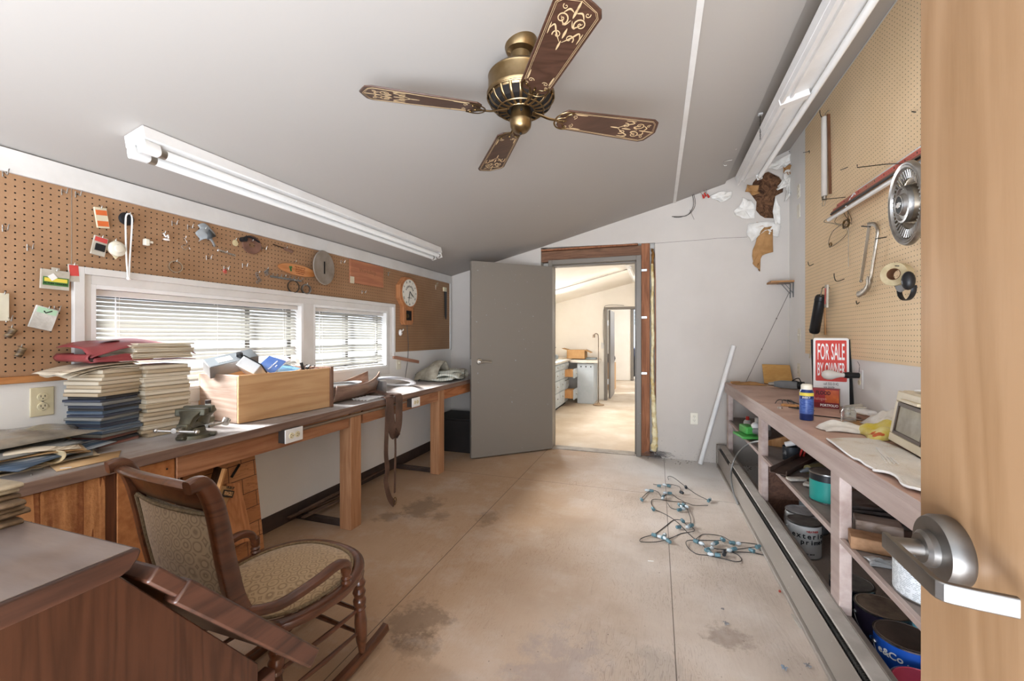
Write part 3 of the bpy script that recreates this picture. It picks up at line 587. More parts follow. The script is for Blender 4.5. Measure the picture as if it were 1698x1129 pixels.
# plywood cabinet under the near end
def plyfig(name, a, b):
    k = N(name); v = k.coord((9, 9, .45)); g = k.noise(v, 1.6, 3, .5, .5); g2 = k.math('FRACT', k.math('MULTIPLY', g, 6)); k.bump(k.math('ADD', g2, k.noise(k.coord(), 90, 3)), .6, .003)
    MATS[name] = k.out(k.ramp(k.math('ADD', k.math('MULTIPLY', g2, .6), k.math('MULTIPLY', k.noise(k.coord(), 60, 4), .5)), [(.3, b), (.75, a)]), .7, 0); return k.m
M_ply = plyfig('rough_orange_plywood', '#bd8250', '#824a26'); M_ply2 = wood('orange_sanded_plywood', '#bb8052', '#9a6138', 'z', .8, .6, .3)
cbn = thing('bench_cabinet', 'orange plywood cabinet built under the near end of the left workbench', 'cabinet', (-2.1, .8, 0))
ob('door', MB().box(BX - .045, BX - .028, Y0 + .1, .965, .04, .75), M_ply, cbn, bev=.002, label='rough weathered plywood door')
ob('door', MB().box(BX - .045, BX - .028, 1.0, 1.195, .04, .75), paint('orange_particle_board', '#b87a48', '#9a5f33', .7, scale=30, bump=.4), cbn, bev=.002, label='smoother narrow panel')
ob('stile', MB().box(BX - .05, BX - .032, .967, .998, 0, .756), wood('dark_stile', '#6e3f22', '#4c2a17', 'z', 1, .6), cbn)
ob('side', MB().box(XL + .01, BX - .05, 1.178, 1.196, 0, .756), M_ply2, cbn); ob('nail', MB().ball((BX - .027, 1.165, .715), .004, 8), M_dark, cbn)
def slab(mb, a, b, c, d, t):
    n = (b - a).cross(d - a).normalized() * t; mb.add([a, b, c, d, a + n, b + n, c + n, d + n], [(3, 2, 1, 0), (4, 5, 6, 7), (0, 1, 5, 4), (1, 2, 6, 5), (2, 3, 7, 6), (3, 0, 4, 7)]); return mb
# open box, FRAGILE carton and plywood sheets leaning below the bench
bo = thing('wooden_crate', 'dark open wooden crate tipped under the left workbench', 'crate', (-2.08, 1.3, .0))
k0, k1, k2, k3 = P(300, 775, x=-2.08), P(371, 778, x=-1.90), P(346, 865, x=-1.87), P(318, 890, x=-1.87)
c_a, c_b = P(371, 777, x=-1.89), P(340, 880, x=-1.85)
M_crt = wood('dark_crate_wood', '#5b3f2a', '#3b281a', 'z', 1, .7)
ob('side_board', slab(MB(), c_a, c_b, c_b + Vector((-.30, .06, -.02)), c_a + Vector((-.34, .06, .0)), .014), M_crt, bo, bev=.002); ob('edge_strip', MB().bar(c_a + Vector((.004, 0, 0)), c_b + Vector((.004, 0, 0)), .016, .012), M_pine, bo, label='raw pale board edge')
ob('back_board', slab(MB(), c_a + Vector((-.34, .05, 0)), c_b + Vector((-.30, .05, 0)), c_b + Vector((-.30, -.20, .02)), c_a + Vector((-.34, -.22, .02)), .012), M_crt, bo, bev=.002)
fc = thing('fragile_carton', 'flattened brown carton printed FRAGILE beside the dark crate', 'carton', (-1.9, 1.5, 0))
f_tl, f_tr, f_br, f_bl = P(366, 805, x=-1.885), P(386, 808, x=-1.90), P(352, 893, x=-1.86), P(340, 880, x=-1.855)
ob('panel', MB().add([f_tl, f_tr, f_br, f_bl], [(0, 1, 2, 3)]), M_card, fc, solid=.004)
nx = (f_tr - f_tl); ny = Vector((0, 0, 1)); Mt = plane_M((f_tl + f_tr) / 2 + Vector((.006, 0, -.03)), nx, ny); Mt = Mt @ Matrix.Translation((0, 0, .003 if (Mt.to_3x3() @ Vector((0, 0, 1))).x > 0 else -.003))
hw_ = nx.length * .44; q = MB(); m = MB().box(-hw_, hw_, -.018, .012, -.0006, .0006); q.add(m.v, m.f, Mt); lab = ob('printed_band', q, paint('printed_black', '#2a1f18', '#2a1f18', .8, bump=0), fc)
letters('FRAGILE', .024, paint('carton_ink_gap', '#c49b6c', '#c49b6c', .8, bump=0), lab, Mt @ Matrix.Translation((0, -.003, .0012)), sx=hw_ * 2 / .115, off=.0006); letters('THIS SIDE UP', .016, MATS['printed_black'], fc, Mt @ Matrix.Translation((0, .024, .0006)), sx=hw_ * 2 / .12)
def parquet(name, a, b):
    k = N(name); v = k.coord((1, 1.0, 1)); br = k.n('TexBrick'); mp = k.n('Mapping'); k.l(v, mp.inputs[0]); mp.inputs['Rotation'].default_value = (0, R(90), R(90)); k.l(mp.outputs[0], br.inputs[0])
    br.inputs['Scale'].default_value = 4.2; br.inputs['Color1'].default_value = hx(a); br.inputs['Color2'].default_value = hx(b); br.inputs['Mortar'].default_value = hx('#4f2f1c'); br.inputs['Mortar Size'].default_value = .008; br.inputs['Brick Width'].default_value = .6; br.inputs['Row Height'].default_value = .32
    g = k.noise(k.coord((7, 1.2, 7)), 4, 4, .6, 1.2); c = k.mix(k.ramp(k.math('FRACT', k.math('MULTIPLY', g, 5)), [(.0, (.6, .6, .6, 1)), (.3, (0, 0, 0, 1))]), br.outputs[0], '#6d3f22'); k.bump(g, .3)
    MATS[name] = k.out(c, .5, 0); return k.m
M_par = parquet('plank_faced_plywood', '#b07a4e', '#9a6238')
A1, A2, A3, A4 = P(300, 765, x=-1.965), P(421, 738, x=-1.98), P(443, 893, x=-1.905), P(330, 960, x=-1.90)
lp = thing('plywood_sheet', 'plank-patterned plywood offcut leaning below the bench, largest and furthest right', 'plywood', (-1.95, 1.5, 0))
A2.z = min(A2.z, .75); ob('sheet', slab(MB(), A1, A2, Vector((A3.x, A3.y, .01)), Vector((A4.x, A4.y, .01)), .016), M_par, lp, bev=.001)
s0_, s1_ = P(397, 770, x=-1.955), P(384, 791, x=-1.945); ob('slot', MB().sweep([s0_, s1_], (.012, .012), (1, 0, 0), n=8), M_dark, lp)
lp2 = thing('plywood_sheet', 'smaller orange plywood offcut leaning in front of the larger sheet', 'plywood', (-1.93, 1.45, 0))
B2 = [P(376, 802, x=-1.915), P(398, 800, x=-1.925), P(420, 895, x=-1.875), P(352, 915, x=-1.865)]
ob('sheet', slab(MB(), *B2, .012), M_ply2, lp2, bev=.001)
# timber offcuts on the floor by the wall
for i, (a, b, ww, lab) in enumerate(((P(478, 858, z=.05), P(590, 808, z=.03), .03, 'brown molding strip on the floor below the bench, nearest of three'), (P(502, 862, z=.045), P(592, 812, z=.05), .025, 'brown molding strip on the floor, middle of three'), (P(497, 850, z=.07), P(640, 780, z=.02), .028, 'brown molding strip on the floor against the skirting, rearmost of three'))):
    a.z = .048 + i * .012; b.z = .02 + i * .012; solo('molding_strip', MB().bar(a, b, ww, .01), wood('brown_molding', '#7d6351', '#5b4538', 'y', 1.5, .6), lab, 'wood strip', 'molding strips on the floor', bev=.002)
# dark box in the corner behind the door
dk = thing('black_chest', 'low black chest in the corner under the bench behind the grey door', 'chest', (-2.1, 4.2, 0)); ob('body', MB().box(-2.32, -1.87, 4.12, 4.55, 0, .34), paint('black_paint', '#262120', '#1a1716', .6), dk, bev=.005); ob('lid', MB().box(-2.33, -1.86, 4.11, 4.56, .341, .365), MATS['black_paint'], dk, bev=.005)
bp = solo('return_shelf', MB().box(XL + .002, -1.86, 4.10, YE - .001, .77, .8), M_top, 'dusty board filling the corner at the far end of the left bench', 'shelf board', bev=.003)
# ================================================================== RIGHT WORKBENCH
k = N('mauve_worn_bench_paint'); v = k.coord((7, .7, 7)); c = k.ramp(k.noise(v, 2.4, 5), [(.3, '#a58f86'), (.7, '#c5b5ad')]); k.bump(k.noise(v, 7, 4), .3); M_mauve = k.out(c, .6, 0)
k = N('red_brown_bench_top'); v = k.coord(); c = k.ramp(k.noise(v, 3, 6, .65), [(.3, '#a88371'), (.55, '#c7a797'), (.8, '#d6c2b7')])
sx_ = k.n('SeparateXYZ'); k.l(v, sx_.inputs[0])
for pos in (0.45, -.77): c = k.mix(k.math('MULTIPLY', k.math('LESS_THAN', k.math('ABSOLUTE', k.math('SUBTRACT', sx_.outputs[1], pos)), .002), .7), c, '#3a2a20')
M_rtop = k.out(c, .5, 0); k.bump(k.noise(v, 40, 3), .08)
M_rdark = wood('brown_shelf_wood', '#6c4a38', '#4b3124', 'y', 1, .7, .3)
rb = thing('workbench', 'mauve painted workbench with open shelves along the right wall', 'workbench', (.9, 2.8, 0))
YA, YB = .95, 4.55
def strip(x_off0, x_off1, y0, y1, z0, z1):
    """a board that follows the bench front"""
    mb = MB(); vs = [(fx(y) + o, y, z) for z in (z0, z1) for y in (y0, y1) for o in (x_off0, x_off1)]
    return mb.add(vs, [(0, 2, 3, 1), (4, 5, 7, 6), (0, 1, 5, 4), (2, 6, 7, 3), (0, 4, 6, 2), (1, 3, 7, 5)])
mb = MB(); mb.add([(fx(y), y, z) if q == 0 else (XR - .002, y, z) for z in (.78, .80) for y in (YA, YB) for q in (0, 1)], [(0, 2, 3, 1), (4, 5, 7, 6), (0, 1, 5, 4), (2, 6, 7, 3), (0, 4, 6, 2), (1, 3, 7, 5)])
ob('worktop', mb, M_rtop, rb)
ob('edge_board', strip(-.002, .012, YA, YB, .775, .7995), M_mauve, rb, bev=.002)
ob('apron', strip(0, .022, YA, YB, .704, .7745), M_mauve, rb, bev=.002)
for y in (4.36, 3.155, 1.962): ob('post', MB().box(fx(y) + .001, fx(y) + .042, y, y + .09, .0 if y > 4 else .172, .775), M_mauve, rb, bev=.003)
ob('shelf', strip(.002, .02, YA, 4.45, .447, .468), M_mauve, rb, bev=.002)
mb = MB(); mb.add([(fx(y) + .021, y, z) if q == 0 else (XR - .002, y, z) for z in (.45, .466) for y in (YA, YB) for q in (0, 1)], [(0, 2, 3, 1), (4, 5, 7, 6), (0, 1, 5, 4), (2, 6, 7, 3), (0, 4, 6, 2), (1, 3, 7, 5)])
ob('shelf', mb, paint('dusty_shelf', '#9a8f88', '#7d736d', .8, scale=5, bump=.2), rb, label='dust-grey middle shelf board')
ob('bottom_rail', strip(.003, .043, YA, 4.45, .0, .171), paint('dusty_rail', '#a1978f', '#8a7f77', .8, scale=10, bump=.2), rb, bev=.002)
ob('back_panel', MB().box(XR - .012, XR - .003, YA, YB, 0, .449), M_rdark, rb); ob('back_panel', MB().box(XR - .012, XR - .003, YA, YB, .467, .779), wood('red_brown_back_panel', '#8a4e30', '#6b3820', 'y', .8, .6), rb)
for y in (3.2,): ob('divider', MB().box(fx(y) + .043, XR - .013, y, y + .012, .0, .449), M_rdark, rb)
# baseboard heater along the bench foot
M_ht = paint('white_heater_enamel', '#f4f4f2', '#e8e8e5', .45, scale=4, bump=.05, specks=('#8b8279', 60, .74)); M_htd = paint('dusty_heater_top', '#c3bdb5', '#aaa39a', .7, scale=8, bump=.15)
ht = thing('baseboard_heater', 'long white baseboard heater along the foot of the right bench', 'heater', (.6, 2.8, 0))
ya, yb = .95, 4.5
ob('front_panel', strip(-.066, -.060, ya, yb, .022, .165), M_ht, ht, bev=.003); ob('bottom_lip', strip(-.08, -.056, ya, yb, .0, .02), M_ht, ht, bev=.003)
ob('top_cover', strip(-.052, .0, ya, yb, .188, .198), M_htd, ht, bev=.002); ob('back_plate', strip(-.008, -.002, ya, yb, .0, .188), M_htd, ht)
mb = MB(); y = 1.3
mb.add(strip(-.055, -.012, ya + .02, yb - .02, .1, .16).v, strip(0, 1, 0, 1, 0, 1).f)
ob('element_cover', mb, M_dark, ht, label='dark core seen through the long slot')
mb = MB()
while y < yb - .05: mb.box(fx(y) - .056, fx(y) - .014, y, y + .0015, .155, .178); y += .012
ob('fins', mb, paint('dark_fin', '#5a5650', '#45423d', .5, metal=.5), ht)
ob('top_ridge', strip(.0, .004, ya, yb, .185, .204), M_ht, ht)
ob('end_cap', strip(-.075, .0, yb, yb + .05, 0, .2), M_ht, ht, bev=.004); ob('seam_plate', strip(-.068, .0, 3.86, 3.9, .15, .2), M_ht, ht, bev=.001)
cdp = [P(1262, 731, x=.66), P(1240, 737, x=.64), P(1220, 757, x=.6), P(1212, 785, x=.56), P(1216, 815, x=.55), P(1224, 840, x=.56)]
cdp[-1].z = .02
wp = thing('flexible_conduit', 'grey armoured cable looping from the bench shelf to the heater end', 'cable', (.58, 3.6, 0)); ob('sheath', MB().tube(cr(cdp, 8), .0065, 8), metal('grey_armour', '#9da0a2', .45), wp)

# ------------------------------------------------------------------ paint cans
M_rim = metal('can_rim', '#b9bbbc', .3, '#8c8a86'); M_lidd = paint('dusty_can_lid', '#77706a', '#544d48', .7, metal=.4, scale=14, bump=.3)
def can(x, y, z, r, h, body, label, lid=M_lidd, band=None, group=None, rz=0, cat='paint can', bail=True, txt=None, bandz=(.8, .93), open_=False):
    o = thing('paint_can', label, cat, (x, y, z), rz, group, local=True)
    b = ob('can_body', MB().lathe([(0, .002), (r - .003, .002), (r, .006), (r, h - .006)] + ([] if not open_ else [(r - .002, h - .006), (r - .002, .02), (0, .02)]), n=40, cap=not open_), body, o)
    for z0 in (.003, h - .005): ob('rim', MB().lathe([(r - .001, z0 - .003), (r + .0025, z0 - .002), (r + .0025, z0 + .003), (r - .001, z0 + .004)], n=40, cap=False), M_rim, o)
    if not open_:
        ob('lid', MB().lathe([(r - .002, h - .001), (r - .006, h + .001), (r - .009, h - .006), (r - .02, h - .007), (r - .024, h - .003), (0, h - .003)], n=40), lid, o)
    if band: ob('label_band', MB().lathe([(r + .0006, h * bandz[0]), (r + .0006, h * bandz[1])], n=40, cap=False), band, o)
    if bail:
        mb = MB(); pts = []
        for i in range(17):
            a = math.pi * i / 16; pts.append(((r + .006) * math.cos(a), -(r + .008) * math.sin(a) * .8, h * .80 - .55 * h * math.sin(a)))
        ob('bail_handle', MB().tube(pts, .0013, 5), M_rim, o)
        for s_ in (-1, 1): ob('bail_ear', MB().ball((s_ * (r + .002), 0, h * .8), .008, 10), M_rim, o)
    if txt:
        for t, sz, zz, m, deg in txt:       # lettering wrapped on the front of the can
            n0 = len(t); step = sz * .62 / r
            for i, ch in enumerate(t):
                if ch == ' ': continue
                a = R(deg) + (i - (n0 - 1) / 2) * step
                Mx = Matrix.Translation(((r + .0012) * math.cos(a), (r + .0012) * math.sin(a), zz)) @ Matrix.Rotation(a + math.pi / 2, 4, 'Z') @ Matrix.Rotation(R(90), 4, 'X')
                letters(ch, sz, m, b, Mx, off=sz * .02)
    return o
INK = paint('black_ink', '#1d1d20', '#1d1d20', .6, bump=0); WHT = paint('white_ink', '#f4f4f2', '#f4f4f2', .6, bump=0); REDI = paint('red_ink', '#c63a33', '#c63a33', .6, bump=0)
C_w = paint('white_can_label', '#e6e6e4', '#cfcfcb', .45, scale=9, bump=.05); C_teal = paint('teal_can_label', '#2e9f93', '#27938a', .4, bump=.02); C_blue = paint('blue_can_label', '#1f56b5', '#1b4da6', .35, bump=.02)
C_pur = paint('dark_purple_can_label', '#3a2f45', '#2c2738', .4, scale=8); C_aqua = paint('aqua_label', '#58b9cf', '#8fd0dc', .4, scale=5); C_print = None
k = N('printed_can_label'); v = k.coord((1, 1, 60)); f = k.math('GREATER_THAN', k.noise(k.coord((60, 60, 60)), 1.6, 2), .47); ln = k.math('GREATER_THAN', k.math('FRACT', k.math('MULTIPLY', k.noise(k.coord((0, 0, 1)), 1, 0), 1)), 9)
sz = k.n('SeparateXYZ'); k.l(k.coord(), sz.inputs[0]); row = k.math('GREATER_THAN', k.math('FRACT', k.math('MULTIPLY', sz.outputs[2], 190)), .55)
C_print = k.out(k.mix(k.math('MULTIPLY', k.math('MULTIPLY', f, row), .55), '#e3e9ec', '#55656f'), .45, 0)
def wa(x, y): return math.degrees(math.atan2(-y, -x))         # bearing from a can to the eye
def A_(x, y, off=0): return wa(x, y) + off
can(.833, 3.03, 0, .082, .185, C_w, 'white gallon can with swirled lid, behind the extra paint can', lid=paint('pale_swirled_lid', '#c9cbcc', '#8f9092', .4, scale=20), rz=R(-35))
can(.80, 2.86 - .0, 0, .084, .188, C_w, 'white can printed exte pr on the floor between the bench posts', txt=[('exterior', .04, .128, INK, A_(.8, 2.86, 26)), ('primer', .036, .095, INK, A_(.8, 2.86, 34)), ('WEATHER', .014, .155, REDI, A_(.8, 2.86, 30)), ('WHITE BASE', .010, .03, INK, A_(.8, 2.86, 15))], rz=0)
can(.95, 3.22, 0, .084, .19, paint('grey_blue_can', '#b5bec4', '#9aa4aa', .4), 'pale grey can standing rearmost in the middle bay', rz=1)
can(.766, 2.397, .4665, .07, .139, C_teal, 'teal and black can with white side on the middle shelf', band=paint('black_band', '#1f2226', '#1f2226', .4, bump=0), bandz=(.72, .99), bail=False, txt=[('Interior', .008, .075, WHT, A_(.766, 2.397, 30)), ('acrylic', .008, .063, WHT, A_(.766, 2.397, 30))], rz=0)
can(.835, 2.045, 0, .086, .19, C_pur, 'dark purple can with rusty lid, between the post and the blue can', lid=paint('rusty_lid', '#a08b77', '#5f4c3e', .7, metal=.3, scale=9), txt=[('o', .03, .10, paint('blue_ink', '#3c6fb5', '#3c6fb5', .5, bump=0), A_(.835, 2.045, -20))])
can(.828, 1.862, 0, .088, .195, C_blue, 'bright blue can reading e & Co. on the floor at the near end', lid=paint('brown_lid', '#5c4c42', '#3f342d', .6, scale=8), txt=[('e&Co.', .032, .150, WHT, A_(.828, 1.862, -22))])
can(.79, 1.655, 0, .086, .165, paint('red_can', '#b33a4a', '#a03040', .4), 'red lidded can on the floor nearest the camera', lid=paint('crimson_lid', '#c0455a', '#a8384b', .4), txt=[('Benj', .03, .14, INK, A_(.79, 1.655, -20))])
can(1.02, 2.12, 0, .085, .19, C_aqua, 'aqua labelled can standing behind the dark purple can', bail=False); can(1.06, 1.90, 0, .085, .19, C_aqua, 'white and aqua can behind the blue can against the back panel')
can(.81, 2.25, 0, .08, .17, paint('black_blue_can', '#1f3f52', '#16222b', .4), 'small black and blue can just behind the middle post', bail=False)
can(.787, 1.614, .4665, .095, .125, C_print, 'white bucket with printed instructions on the near end of the middle shelf', open_=True, bail=False, cat='bucket')
can(.975, 1.72, .4665, .08, .25, C_w, 'white tub with arched lettering tucked behind the printed bucket', bail=False, cat='tub')
# shelf clutter
M_blk = paint('black_plastic', '#222224', '#19191b', .4, bump=0)
mg = thing('paint_mug', 'black paint-dribbled pot with a roller end on the shelf', 'pot', (.86, 3.0, .4665)); 
px_ = (.80, 3.11); ob('pot_body', MB().lathe([(0, 0), (.045, 0), (.046, .085), (.043, .085), (.042, .01), (0, .01)], (px_[0], px_[1], .4665), 28, cap=False), paint('speckled_black_pot', '#33383d', '#c9cdd0', .4, scale=18, amt=(.3, .42)), mg); ob('roller', MB().cyl((px_[0] - .03, px_[1], .56), (px_[0] + .05, px_[1] - .03, .595), .017, n=16), M_whitep, mg); ob('clamp', MB().tube(cr([(px_[0] + .05, px_[1] - .02, .47), (px_[0] + .075, px_[1] - .01, .53), (px_[0] + .06, px_[1] - .04, .57), (px_[0] + .04, px_[1] - .03, .5)], 6), .006), REDI, mg)
c0 = (.9, 2.75)
an = thing('steel_channel', 'dark steel angle channel lying across the middle shelf edge', 'channel', (.8, 2.8, .4665))
a, b = P(1279, 766, z=.475), P(1344, 730, x=.92); a = Vector((.64, 2.73, .478)); b = Vector((.95, 3.16, .50))
d_ = (b - a).normalized(); sd = Vector((0, 0, 1)).cross(d_).normalized()
mb = MB(); mb.bar(a, b, .09, .004); mb.bar(a + sd * .043 + Vector((0, 0, .012)), b + sd * .043 + Vector((0, 0, .012)), .004, .026); mb.bar(a - sd * .043 + Vector((0, 0, .012)), b - sd * .043 + Vector((0, 0, .012)), .004, .026)
ob('channel', mb, paint('rusty_dark_steel', '#6e5a50', '#4a3c35', .6, metal=.2, scale=9), an)
def put(name, mbs, label, cat, loc, group=None):
    t = thing(name, label, cat, loc, group=group)
    for nm, m_, mt_, *kw in mbs: ob(nm, m_, mt_, t, **(kw[0] if kw else {}))
    return t
cg = (1.0, 2.62, .51)
put('sealant_tube', [('cartridge', MB().cyl((.80, 2.79, .50), (.97, 2.93, .50), .025, n=20), paint('olive_tube', '#8d8250', '#6d6a58', .5, scale=5)), ('nozzle', MB().cyl((.80, 2.79, .50), (.755, 2.75, .495), .014, .005, n=12), paint('grey_plastic', '#9ca3a8', '#8a9196', .4))], 'olive sealant cartridge with grey nozzle behind the teal can', 'sealant tube', cg)
put('paint_brush', [('bristles', MB().ob((.755, 2.56, .484), (.075, .05, .014), (0, 0, -.5)), paint('white_bristle', '#d8d2c8', '#b8b0a4', .9, scale=50, bump=.6), dict(bev=.004)), ('handle', MB().sweep(cr([(.79, 2.545, .484), (.86, 2.53, .486), (.95, 2.56, .486)], 5), (.022, .012), n=8), wood('brush_handle', '#a5917d', '#857260', 'x', 2, .5))], 'pale paint brush lying beside the teal can', 'paint brush', (.8, 2.56, .4665))
put('paint_brush', [('bristles', MB().ob((.71, 2.66, .478), (.09, .04, .014), (0, 0, .3)), MATS['white_bristle'], dict(bev=.003)), ('handle', MB().sweep([(.75, 2.675, .48), (.86, 2.72, .482)], (.018, .01), n=8), MATS['brush_handle'])], 'flat paint brush on the shelf edge next to the steel channel', 'paint brush', (.75, 2.7, .4665))
solo('sanding_pad', MB().ob((.78, 2.5, .474), (.09, .05, .012), (0, 0, -.3)), paint('white_pad', '#dcdcda', '#c9c9c6', .7), 'flat white sanding pad beside the teal can', 'pad', bev=.002)
# green clamp, bottles and wedge at the far bay
gx, gy = .655, 3.62
put('green_drill_stand', [('base', MB().ob((gx, gy + .05, .485), (.14, .2, .018), (0, 0, .2)), paint('green_plastic', '#58b356', '#4aa44c', .4, bump=.02), dict(bev=.006)), ('body', MB().ob((gx + .01, gy + .09, .525), (.08, .14, .06), (0, 0, .2)), MATS['green_plastic'], dict(bev=.012)), ('motor', MB().cyl((gx + .04, gy + .02, .53), (gx + .13, gy - .05, .53), .024, n=16), paint('grey_motor', '#a5a8a8', '#7d8080', .4, metal=.3)), ('grip', MB().ball((gx + .05, gy + .03, .565), .028, 14), M_whitep)], 'green and grey tool on the shelf in the furthest bay', 'tool', (gx, gy, .467))
put('glue_bottle', [('bottle', MB().lathe([(0, 0), (.03, 0), (.031, .06), (.02, .075), (0, .075)], (.72, 4.02, .4665), 18), C_w), ('cap', MB().lathe([(.014, .0), (.013, .03), (0, .032)], (.72, 4.02, .54), 14), REDI)], 'small white bottle with a red cap in the furthest bay', 'bottle', (.72, 4.02, .4665))
put('square_bottle', [('bottle', MB().box(.74, .84, 3.78, 3.86, .4665, .6), C_w, dict(bev=.01)), ('cap', MB().lathe([(.014, 0), (.013, .03), (0, .03)], (.79, 3.82, .6), 14), M_whitep)], 'square white bottle standing behind the green tool', 'bottle', (.79, 3.82, .4665))
solo('wood_wedge', MB().prism([(0, 0), (.2, 0), (.2, .09)], -.02, .02, Matrix.Translation((.69, 3.5, .467)) @ Matrix.Rotation(R(-20), 4, 'Z') @ Matrix.Rotation(R(90), 4, 'X')), MATS['plain_pine'], 'triangular pine wedge beside the green tool', 'wood block', bev=.002)
put('pipe_fitting', [('body', MB().tube([(.80, 3.14 + .12, .49), (.9, 3.14 + .14, .49)], .018, 12), MATS['galvanised']), ('collar', MB().cyl((.84, 3.2, .49), (.84, 3.32, .49), .014, n=12), MATS['galvanised'])], 'galvanised pipe tee on the shelf past the second post', 'pipe fitting', (.85, 3.2, .4665))
# near bay: blocks, trays, metal strips, plastic bag
blk = wood('weathered_beam', '#a5958a', '#7f6c5c', 'x', 1, .8, .5)
put('timber_block', [('block', MB().ob((.745, 1.90, .492), (.13, .085, .046), (0, 0, -.25)), paint('end_grain_pine', '#b18a68', '#8d6a4b', .8, scale=20, bump=.5), dict(bev=.003))], 'squared timber block with reddish end grain on the near shelf, lower one', 'wood block', (.9, 1.78, .467))
put('timber_block', [('block', MB().ob((.80, 1.995, .505), (.14, .085, .075), (0, 0, -.25)), blk, dict(bev=.004))], 'dusty grey timber block behind the reddish one on the near shelf', 'wood block', (.93, 1.9, .467))
M_alu = metal('dull_aluminium', '#a9acae', .4, '#7b7d7e')
for i, (dx, dy, dz, rr, lab) in enumerate(((.0, .0, .0, -.12, 'grey metal strip on the near shelf, lowest of the pile'), (.02, .05, .015, -.2, 'grey metal strip on the near shelf, second of the pile'), (.0, .1, .03, -.05, 'grey metal strip on the near shelf, third of the pile'), (.01, .14, .045, .1, 'grey metal strip on the near shelf, topmost of the pile'))):
    solo('metal_strip', MB().ob((.93 + dx, 2.14 + dy * .5, .475 + dz), (.42, .035, .012), (0, 0, rr)), M_alu, lab, 'metal strip', 'metal strips on the near shelf', bev=.001)
def crumple(c, size, seedn, nu=14, nv=14, amp=.02, lift=.03):
    r2 = random.Random(seedn); ph = [r2.uniform(0, 6.28) for _ in range(8)]; fq = [r2.uniform(3, 11) for _ in range(8)]
    def fn(u, v):
        x, y = (u - .5) * size[0], (v - .5) * size[1]; e = max(0, 1 - (2 * u - 1) ** 2) * max(0, 1 - (2 * v - 1) ** 2)
        h = lift * e ** .6 + amp * (math.sin(fq[0] * u + fq[1] * v + ph[0]) * math.sin(fq[2] * v + ph[1]) + .5 * math.sin(fq[3] * 2 * u + ph[2]) * math.sin(fq[4] * 2 * v + ph[3])) * (.3 + e)
        return (c[0] + x + .12 * size[0] * math.sin(fq[5] * v + ph[4]) * .4, c[1] + y + .12 * size[1] * math.sin(fq[6] * u + ph[5]) * .4, c[2] + .002 + max(0, h))
    return MB().grid(fn, nu, nv)
M_film = paint('thin_plastic_film', '#dfe4e6', '#c6cfd3', .25, scale=12, bump=.4); M_film.node_tree.nodes['Principled BSDF'].inputs['Transmission Weight'].default_value = .45
solo('plastic_wrap', crumple((.745, 1.79, .467), (.11, .07), 5, amp=.006, lift=.008), M_film, 'crumpled bluish plastic wrap at the near shelf edge', 'plastic wrap', solid=.0008)
solo('card_scrap', MB().add([(.80, 1.74, .469), (.90, 1.76, .472), (.93, 1.84, .474), (.83, 1.83, .469)], [(0, 1, 2, 3)]), paint('grey_card', '#b5aea4', '#9f978c', .8), 'grey card scrap on the near shelf beside the printed bucket', 'card', solid=.002)
# ================================================================== CEILING FAN
M_brass = metal('antique_brass', '#958060', .3, '#735d3d', 8); M_brassd = metal('dark_brass', '#8a7046', .35, '#5d4a2c', 8)
M_fanw = wood('dark_walnut_veneer', '#50362a', '#3c271c', 'x', .9, .36, .08, .4, c3='#412b20')
M_gold = paint('gold_stencil', '#c9ae86', '#b89c74', .5, bump=0)
fcx, fcy, fz = -.52, 1.63, 2.145
fan = thing('ceiling_fan', 'antique brass ceiling fan with four dark stencilled wooden blades', 'ceiling fan', (fcx, fcy, fz), local=True)
zt = cz(fcx) - fz
ob('canopy', MB().lathe([(0, zt + .02), (.066, zt + .02), (.066, zt - .012), (.058, zt - .03), (.04, zt - .04), (.036, zt - .075), (.0, zt - .075)], n=40), M_brass, fan)
ob('motor_housing', MB().lathe([(.0, .18), (.04, .18), (.08, .172), (.118, .158), (.130, .146), (.132, .142), (.130, .137), (.132, .078), (.137, .074), (.135, .066), (.12, .045), (.08, .032), (.0, .032)], n=48), M_brass, fan)
vt = ob('vent_ring', MB().lathe([(.126, .052), (.112, .024), (.055, .016), (.0, .016)], n=48), M_dark, fan)
mb = MB()
for i in range(20):
    a = 2 * math.pi * i / 20; u = Vector((math.cos(a), math.sin(a), 0)); t = Vector((-u.y, u.x, 0))
    mb.sweep(cr([u * .056 + Vector((0, 0, .010)), u * .09 + Vector((0, 0, .012)), u * .118 + Vector((0, 0, .03)), u * .133 + Vector((0, 0, .06))], 4), (.011, .004), n=8)
for r_, z_ in ((.056, .010), (.092, .0115), (.134, .06)): mb.tube([(r_ * math.cos(2 * math.pi * j / 48), r_ * math.sin(2 * math.pi * j / 48), z_) for j in range(48)], .0032, 6, closed=True)
ob('vent_grille', mb, M_brass, vt)
ob('switch_housing', MB().lathe([(.0, .02), (.040, .02), (.041, -.022), (.044, -.027), (.044, -.034), (.041, -.056), (.028, -.072), (.008, -.078), (.0, -.078)], n=36), M_brass, fan)
ob('screw', MB().ball((0, 0, -.081), .005, 10), M_dark, fan)
for a in (2.2, -1.2): ob('screw', MB().ball((.041 * math.cos(a), .041 * math.sin(a), -.005), .006, 8), M_dark, fan)
def spiral(mb, c, r, a0, turns, w_, flip=1, z=0, n=22):
    pts = []
    for i in range(n + 1):
        t = i / n; rr = r * (1 - t * .92); a = a0 + flip * turns * 2 * math.pi * t; pts.append((c[0] + rr * math.cos(a), c[1] + rr * math.sin(a), z))
    mb.sweep(pts, [(w_ * (1 - .55 * i / n), .0006) for i in range(n + 1)], n=4); return pts
def flat(mb, pts, w_, z, k_=5):
    p = cr([(x, y, z) for x, y in pts], k_); L = len(p); mb.sweep(p, [(max(.0008, w_ * math.sin(math.pi * min(1, max(.0, (i + .6) / L)))), .0006) for i in range(L)], n=4)
R0, R1 = .165, .615
